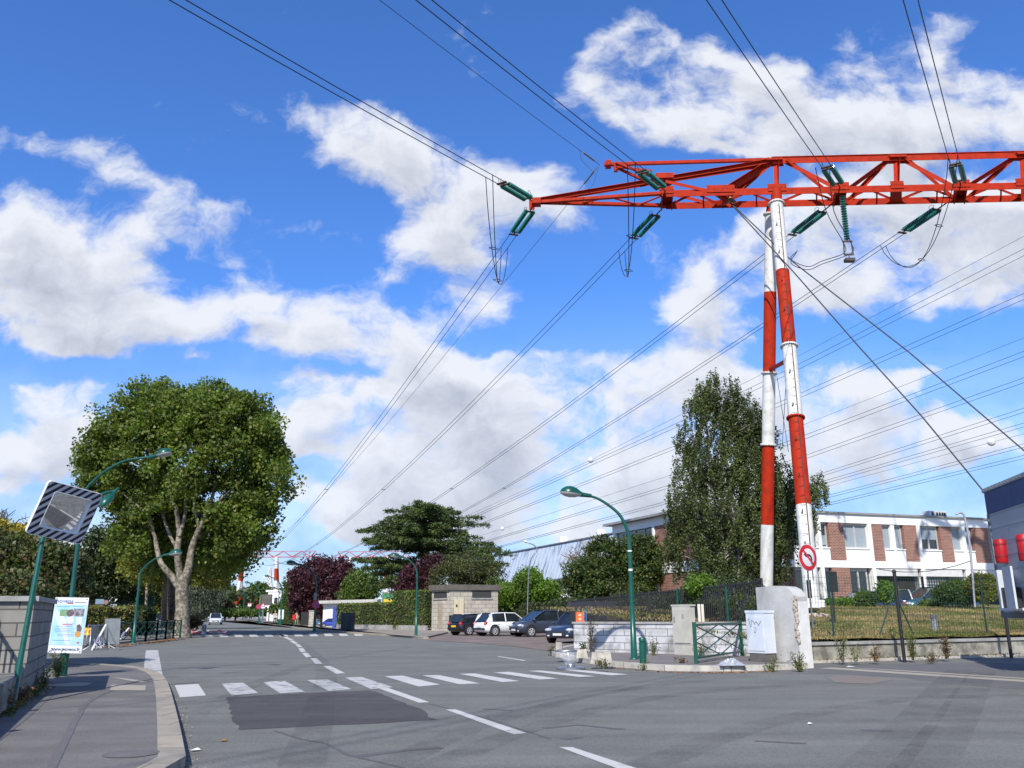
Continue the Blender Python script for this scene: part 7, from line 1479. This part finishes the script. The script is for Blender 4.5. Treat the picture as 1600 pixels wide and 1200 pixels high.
crowdbar(G(139, 1017, 0), G(151, 1008, .05), 'grey crowd barrier turned edge on beside the arrow sign')
c = (G(160, 1012, 0)); o_ = MB(); o_.box(c+Vector((.35, .1, .75)), (.75, .04, 1.2), Matrix.Rotation(.1, 3, 'X')); tag(o_.build('grey_panel', mat('hoarding_grey', (.20, .22, .23), (.16, .18, .19), .6)), 'plain grey panel leaning on the crowd barriers', 'panel')
c = AT(138, 986.5, 56); e = thing('detour_arrow', Vector((c.x, 56, .1)), 'yellow arrow shaped detour sign pointing right beside the poster', 'sign'); o_ = MB(); s_ = 56/1350; pts = [(-22, -5.2), (5.5, -5.2), (10, 0), (5.5, 5.2), (-22, 5.2)]; M2 = frame(c, Vector((1, 0, 0)), Z); flat(o_, [(x*s_, y*s_) for x, y in pts], M2, th=.03); pl_ = o_.build('plate', mat('detour_yellow', (.80, .42, .02), (.72, .37, .02), .5), e)
text('lettering', 'ion', .33, M2 @ Matrix.Translation((-.5*s_, 0, .034)), blackp, pl_, .002, stretch=1.2)
o_ = MB(); o_.tube([(c.x-.1, 56.05, .1), (c.x-.1, 56.05, c.z)], .03, 6); o_.tube([(c.x-.5, 56.05, .1), (c.x-.1, 56.05, .5), (c.x+.3, 56.05, .1)], .025, 6); o_.build('stand', galv, e)
striw = mat('trestle_white', (.62, .62, .64), None, .5)
for i, (x, y, w_, lb) in enumerate(((152, 1016, .3, 'folded white and violet trestle board nearest the poster'), (192, 1003, .5, 'white trestle board leaning on the cross barrier'))):
    p = G(x, y, 0.02); e = thing('trestle', p, lb, 'trestle', 'white trestles at the side street'); 
    o_ = MB(); o_.beam(p+Vector((-.25, 0, 0)), p+Vector((.22, .1, 1.1 if i == 0 else .8)), .08, .03, up=Vector((0, 1, 0))); o_.build('board', striw, e); o_ = MB(); o_.beam(p+Vector((.22, .1, 1.1 if i == 0 else .8)), p+Vector((.8, .3, 0)), .07, .03, up=Vector((0, 1, 0))); o_.build('stay', galv, e)
    o_ = MB(); q = p+Vector((-.06, -.02, .40)); o_.beam(q+Vector((-.04, 0, -.1)), q+Vector((.1, 0.02, .18)), .084, .034, up=Vector((0, 1, 0))); o_.build('violet_band', mat('band_violet', (.22, .20, .34), None, .5), e)
p = G(166, 1014, 0); o_ = MB(); rs = random.Random(8)
for k in range(9): a = p+Vector((rs.uniform(-.5, .5), rs.uniform(-.2, .2), .03)); o_.beam(a, a+Vector((rs.uniform(-.4, .4), 0, rs.uniform(.1, .45))), .05, .02)
tag(o_.build('striped_slats', striw), 'loose pale slats lying at the foot of the crowd barriers', 'slats')
p = G(309, 992, .1); rs = random.Random(12); tape = mat('tape_red', (.6, .03, .04), None, .6)
e = thing('barrier_tape', p, 'crumpled red and white tape heap on the corner kerb', 'tape')
for m_, nm in ((tape, 'red_fold'), (white_paint, 'white_fold')):
    o_ = MB(); vs = []
    for k in range(15): vs.append(p+Vector((-1.7+3.6*k/14+rs.uniform(-.2, .2), rs.uniform(-.3, .3), abs(rs.gauss(.15, .12)))))
    for k in range(14): o_.beam(vs[k], vs[k+1], .22, .02)
    o_.build(nm, m_, e)
for i, (x, y) in enumerate(((301, 979), (305.5, 981), (311.5, 984), (318.5, 989))):
    p = G(x, y, .12); p.z = .05; e = thing('stone_bollard', p, ('farthest grey stone bollard by the plane trunk', 'second farthest grey stone bollard by the plane trunk', 'second nearest grey stone bollard at the corner', 'nearest grey stone bollard at the corner by the red tape')[i], 'bollard', 'grey bollards at the left corner'); h = 12*p.y/1350; o_ = MB(); o_.tube([p, p+Z*h*.82], [.17, .15], 12); o_.build('shaft', concm, e); o_ = MB(); o_.ball(p+Z*h*.9, (.19, .19, .16), 12, 8); o_.build('head', concm, e)
# orange brown ground patch beside trunk
tree('shrub', G(300, 984, .12), [EL(298, 972, 14, 7, 74)], 'reddish brown low shrub at the corner behind the bollards', MATS['rust_leaf'], 60, 40, .5, .16, .05, cat='shrub')
p = G(277, 990, .12); boxthing('red_cloth', p+Z*.9, (.5, .1, .7), mat('cloth_red', (.30, .05, .03), None, .9), 'rust red cloth strip hanging beside the plane trunk', 'cloth')
# green screens behind the hedge
for i, (x, y0, y1, w_) in enumerate(((192, 920, 950, 15), (207, 918, 950, 9), (221, 929, 950, 9), (235, 933, 950, 10))): boxthing('green_screen', (AT(x, y0, 100)+AT(x, y1, 100))/2, (w_*100/1350, .1, (y1-y0)*100/1350), mat('screen_green', (.01, .09, .06), (.008, .06, .045), .7, scale=3), ('widest dark green screen panel, leftmost behind the hedge', 'tall green screen panel left of the small house', 'low green screen panel before the small house', 'green screen panel beside the wooden pole')[i], 'screen')
c = AT(156, 940, 92); boxthing('street_name_sign', c, (.9, .05, .5), mat('blue_grey_sign', (.10, .16, .24), (.2, .26, .32), .5, scale=9), 'small blue grey direction sign behind the hedge', 'sign'); o_ = MB(); disc(o_, AT(166, 941, 92), .24, (0, -1, 0), .03); tag(o_.build('round_sign', mat('pinkish', (.22, .13, .11), None, .6)), 'small pinkish round sign right of the blue grey sign', 'sign')
c = AT(210, 943, 99); boxthing('parking_notice', c, (.9, .05, .35), mat('notice_yellow', (.5, .5, .12), None, .6), 'yellowish notice strip between the green screens', 'sign')
# distant road furniture on the right pavement
b = G(390, 970, .12); e = thing('road_sign', b, 'square red and white sign on pole farthest down the road', 'sign'); s_ = b.y/1350; o_ = MB(); o_.tube([b, AT(390, 944, b.y)], .06, 6); o_.build('pole', galv, e); o_ = MB(); c = AT(390, 945, b.y-.1); o_.box(c, (5*s_, .05, 4.6*s_)); o_.build('face', mat('sign_white', (.7, .7, .7)), e); o_ = MB(); o_.box(c+Vector((0, -.04, .3)), (3*s_, .03, 2*s_)); o_.build('red_mark', redp, e)
b = G(404, 974.5, .12); fb_ = thing('no_stopping_sign', b, 'red and blue disc sign left of the triangular warning sign', 'sign'); fsign(fb_, AT(404.2, 948, b.y-.3), 3.6*b.y/1350, 'np'); o_ = MB(); o_.tube([b-Vector((0, .1, 0)), AT(404.2, 950, b.y-.1)], .05, 6); o_.build('pole', green_paint, fb_)
b = G(411, 974, .12); s_ = b.y/1350; e = thing('warning_sign', b, 'triangular warning sign with white plate on a pale pole', 'sign'); o_ = MB(); o_.tube([b, AT(411, 944, b.y)], .07, 6); o_.build('pole', galv, e); M2 = frame(AT(411, 946, b.y-.12), Vector((1, 0, 0)), Z)
o_ = MB(); flat(o_, [(-3.4*s_, -1.8*s_), (3.4*s_, -1.8*s_), (0, 4.2*s_)], M2, th=.03); o_.build('red_border', redp, e); o_ = MB(); flat(o_, [(-2.2*s_, -1.1*s_), (2.2*s_, -1.1*s_), (0, 2.6*s_)], M2 @ Matrix.Translation((0, 0, .032)), th=.01); o_.build('face', MATS['sign_white'], e); o_ = MB(); o_.box(AT(411, 949.5, b.y-.12), (6*s_, .04, 2*s_)); o_.build('plate', MATS['sign_white'], e)
b = G(416, 973, .12); s_ = b.y/1350; e = thing('billboard', b, 'large grey slatted billboard back above the far hedge', 'billboard'); c = (AT(408, 929, b.y+4)+AT(425, 946, b.y+4))/2; o_ = MB(); o_.box(c, (17*s_, .3, 17*s_)); o_.build('panel', brickmat('slats', (.11, .10, .09), (.15, .13, .12), (.05, .05, .05), 4., .25, .03), e); o_ = MB(); o_.box(c-Vector((8.9*s_, 0, .2)), (.25, .4, 17*s_)); o_.build('yellow_edge', MATS['machine_yellow'], e); o_ = MB(); o_.box(c-Vector((0, .05, 9.3*s_)), (17*s_, .4, .25)); o_.build('white_ledge', white_paint, e)
for q in (-.3, .3): o_ = MB(); o_.tube([c+Vector((q*17*s_, .1, -8*s_)), Vector((c.x+q*17*s_, c.y+.1, 0))], .12, 6); o_.build('post', greym, e)
b = G(439, 976, .12); s_ = b.y/1350; e = thing('notice_board', b, 'pair of white notice panels on the far right pavement', 'notice board')
for x in (436.8, 441.6): o_ = MB(); o_.box((AT(x, 953, b.y)+AT(x, 967, b.y))/2, (3.5*s_, .06, 14*s_)); o_.build('panel', white_paint, e); o_ = MB(); o_.tube([Vector((AT(x, 960, b.y).x, b.y+.05, .1)), AT(x, 954, b.y+.05)], .05, 5); o_.build('leg', green_paint, e)
b = G(501.7, 981, .12); o_ = MB(); o_.tube([b, b+Z*.9], .12, 10); tag(o_.build('dark_bollard', darkm), 'single dark bollard right of the no parking sign', 'bollard')
b = G(487, 979, .12); e = thing('gate_pillar', b, 'pale block gate pillar left of the no parking sign', 'pillar'); o_ = MB(); h = 22*b.y/1350; o_.box(b+Z*h/2, (.6, .6, h)); o_.build('shaft', stone, e); o_ = MB(); o_.box(b+Z*(h+.06), (.72, .72, .12)); o_.build('cap', concm, e)
boxthing('dark_gate', G(478, 977, .12)+Z*.8, (1.3, .08, 1.6), darkm, 'dark solid gate left of the pale gate pillar', 'gate')
b = G(524, 982, .1); s_ = b.y/1350; boxthing('blue_container', b+Z*16*s_, (7*s_, 1, 33*s_*.95), mat('container_blue', (.04, .08, .33), (.03, .06, .25), .6), 'tall blue cabinet beside the white garage', 'cabinet')
o_ = MB(); b = G(535, 985, .1); [o_.tube([b+Vector((q_, 0, 0)), b+Vector((q_, 0, 1.0))], .03, 5) for q_ in (-.3, -.1, .1, .3)]; [o_.tube([b+Vector((-.3, 0, q_)), b+Vector((.3, 0, q_))], .03, 5) for q_ in (.2, .95)]; tag(o_.build('green_rail', green_paint), 'short green rail between blue cabinet and dark bin', 'rail')
boxthing('dark_bin', G(543, 984.5, .1)+Z*.75, (1.1, .8, 1.45), mat('bin_dark', (.03, .035, .045), None, .5), 'large dark wheeled bin before the long hedge', 'bin')
blue_car = dupcar(c2, 'small bright blue car parked by the blue cabinet', carpaint('paint_bright_blue', (.04, .07, .45)), 516, 980, 200, .62, 'cars down the left road', .1)
boxthing('blue_bench', G(504, 978, .12)+Z*.4, (2.2, .5, .3), mat('bench_blue', (.04, .10, .22), None, .6), 'low blue bench left of the bright blue car', 'bench')
# low wall of the roundabout, far kerb
o_ = MB(); a, b = G(330, 965.5, 0), G(432, 966.5, 0); o_.beam(a+Z*.35, b+Z*.35, .5, .7); tag(o_.build('roundabout_wall', mat('pale_wall', (.50, .48, .45), (.42, .40, .38), .9)), 'low pale wall round the far roundabout', 'wall')
b = AT(360, 952, 188); 
# hedge behind notice board
hedge([Vector((AT(440, 955, 128).x, 128, 0)), Vector((AT(475, 955, 122).x, 122, 0))], .1, 2.4, 1.0, LM, 'green hedge behind the white notice panels', .22, 70)
# garden wall base by the long hedge
a, b = onv(530, 87.2), onv(668, 75.0); o_ = MB(); o_.beam(a+Z*.25-Vector((0, .5, 0)), b+Z*.25-Vector((0, .5, 0)), .2, .5); tag(o_.build('garden_wall', concm), 'low concrete base wall under the long hedge', 'wall')
# ================================================================ people far down the pavement
skin_m = mat('skin', (.45, .28, .20), (.40, .24, .17), .6); 
def person(px, py, label, topc, legc, hairc, face_left=1, bent=0.):
    b = G(px, py, .12); k = 1.0; e = thing('person', b, label, 'person'); 
    J = {'pelvis': (0, 0, .92), 'waist': (0, 0, 1.08), 'chest': (0, 0, 1.32), 'neck': (0, 0, 1.50), 'head': (0, -.01, 1.60), 'crown': (0, -.01, 1.74), 'ls': (-.19, 0, 1.42), 'le': (-.27, .04, 1.14), 'lh': (-.26, -.10, .90), 'rs': (.19, 0, 1.42), 're': (.27, .05, 1.15), 'rh': (.25, -.08, .90), 'lk': (-.11, -.10, .50), 'la': (-.12, -.02, .09), 'lt': (-.12, -.20, .04), 'lhip': (-.10, 0, .86), 'rhip': (.10, 0, .86), 'rk': (.11, .04, .50), 'ra': (.12, .18, .10), 'rt': (.12, .02, .04), 'lf': (-.255, -.13, .80), 'rf': (.245, -.11, .80), 'lth': (-.22, -.16, .86), 'rth': (.21, -.14, .86), 'nose': (0, -.105, 1.625)}
    R = dict(pelvis=.14, waist=.13, chest=.16, neck=.06, head=.095, crown=.075, ls=.07, le=.048, lh=.035, rs=.07, re=.048, rh=.035, lk=.065, la=.045, lt=.04, lhip=.10, rhip=.10, rk=.065, ra=.045, rt=.04, lf=.02, rf=.02, lth=.012, rth=.012, nose=.018)
    E_ = [('pelvis', 'waist'), ('waist', 'chest'), ('chest', 'neck'), ('neck', 'head'), ('head', 'crown'), ('chest', 'ls'), ('ls', 'le'), ('le', 'lh'), ('chest', 'rs'), ('rs', 're'), ('re', 'rh'), ('pelvis', 'lhip'), ('lhip', 'lk'), ('lk', 'la'), ('la', 'lt'), ('pelvis', 'rhip'), ('rhip', 'rk'), ('rk', 'ra'), ('ra', 'rt'), ('lh', 'lf'), ('rh', 'rf'), ('lh', 'lth'), ('rh', 'rth'), ('head', 'nose')]
    def sk(name, keys, edges, grow, m, parent):
        me = bpy.data.meshes.new(name); ks = list(keys); me.from_pydata([(b.x+J[q][0], b.y+J[q][1], b.z+J[q][2]) for q in ks], [(ks.index(a), ks.index(c)) for a, c in edges], []); o = bpy.data.objects.new(name, me); COL.objects.link(o); md = o.modifiers.new('skin', 'SKIN')
        for i, q in enumerate(ks): v = me.skin_vertices[0].data[i]; v.radius = (R[q]+grow, R[q]*.8+grow); v.use_root = (i == 0)
        s_ = o.modifiers.new('sub', 'SUBSURF'); s_.levels = 1; s_.render_levels = 2; me.materials.append(m); return link(o, parent)
    sk('body', J.keys(), E_, 0., skin_m, e)
    up_ = ['waist', 'chest', 'ls', 'le', 'lh', 'rs', 're', 'rh', 'pelvis']; sk('shirt', up_, [x for x in E_ if x[0] in up_ and x[1] in up_], .014, topc, e)
    lo = ['pelvis', 'lhip', 'rhip', 'lk', 'rk', 'la', 'ra']; sk('trousers', lo, [x for x in E_ if x[0] in lo and x[1] in lo], .018, legc, e)
    h_ = MB(); h_.ball((b.x, b.y+.02, b.z+1.70), (.105, .115, .12), 12, 8, zmin=-.15); h_.build('hair', hairc, e); return e
person(429, 977.5, 'person in a pale top and dark trousers walking on the far pavement', mat('cloth_pale', (.55, .52, .48), None, .9), mat('cloth_dark', (.03, .03, .035), None, .9), mat('hair_grey', (.45, .43, .40), None, .8))
person(463, 976.5, 'person in beige standing beside a small red post far down the pavement', mat('cloth_beige', (.50, .38, .28), None, .9), mat('cloth_sand', (.42, .33, .25), None, .9), mat('hair_dark', (.05, .03, .02), None, .8))
b = G(459, 978, .12); o_ = MB(); o_.box(b+Z*.35, (.14, .14, .7)); e = thing('red_post_box', b, 'small red topped green post beside the beige person', 'post'); o_.build('post', green_paint, e); o_ = MB(); o_.box(b+Z*1.0, (.36, .3, .6)); o_.build('box', redp, e)
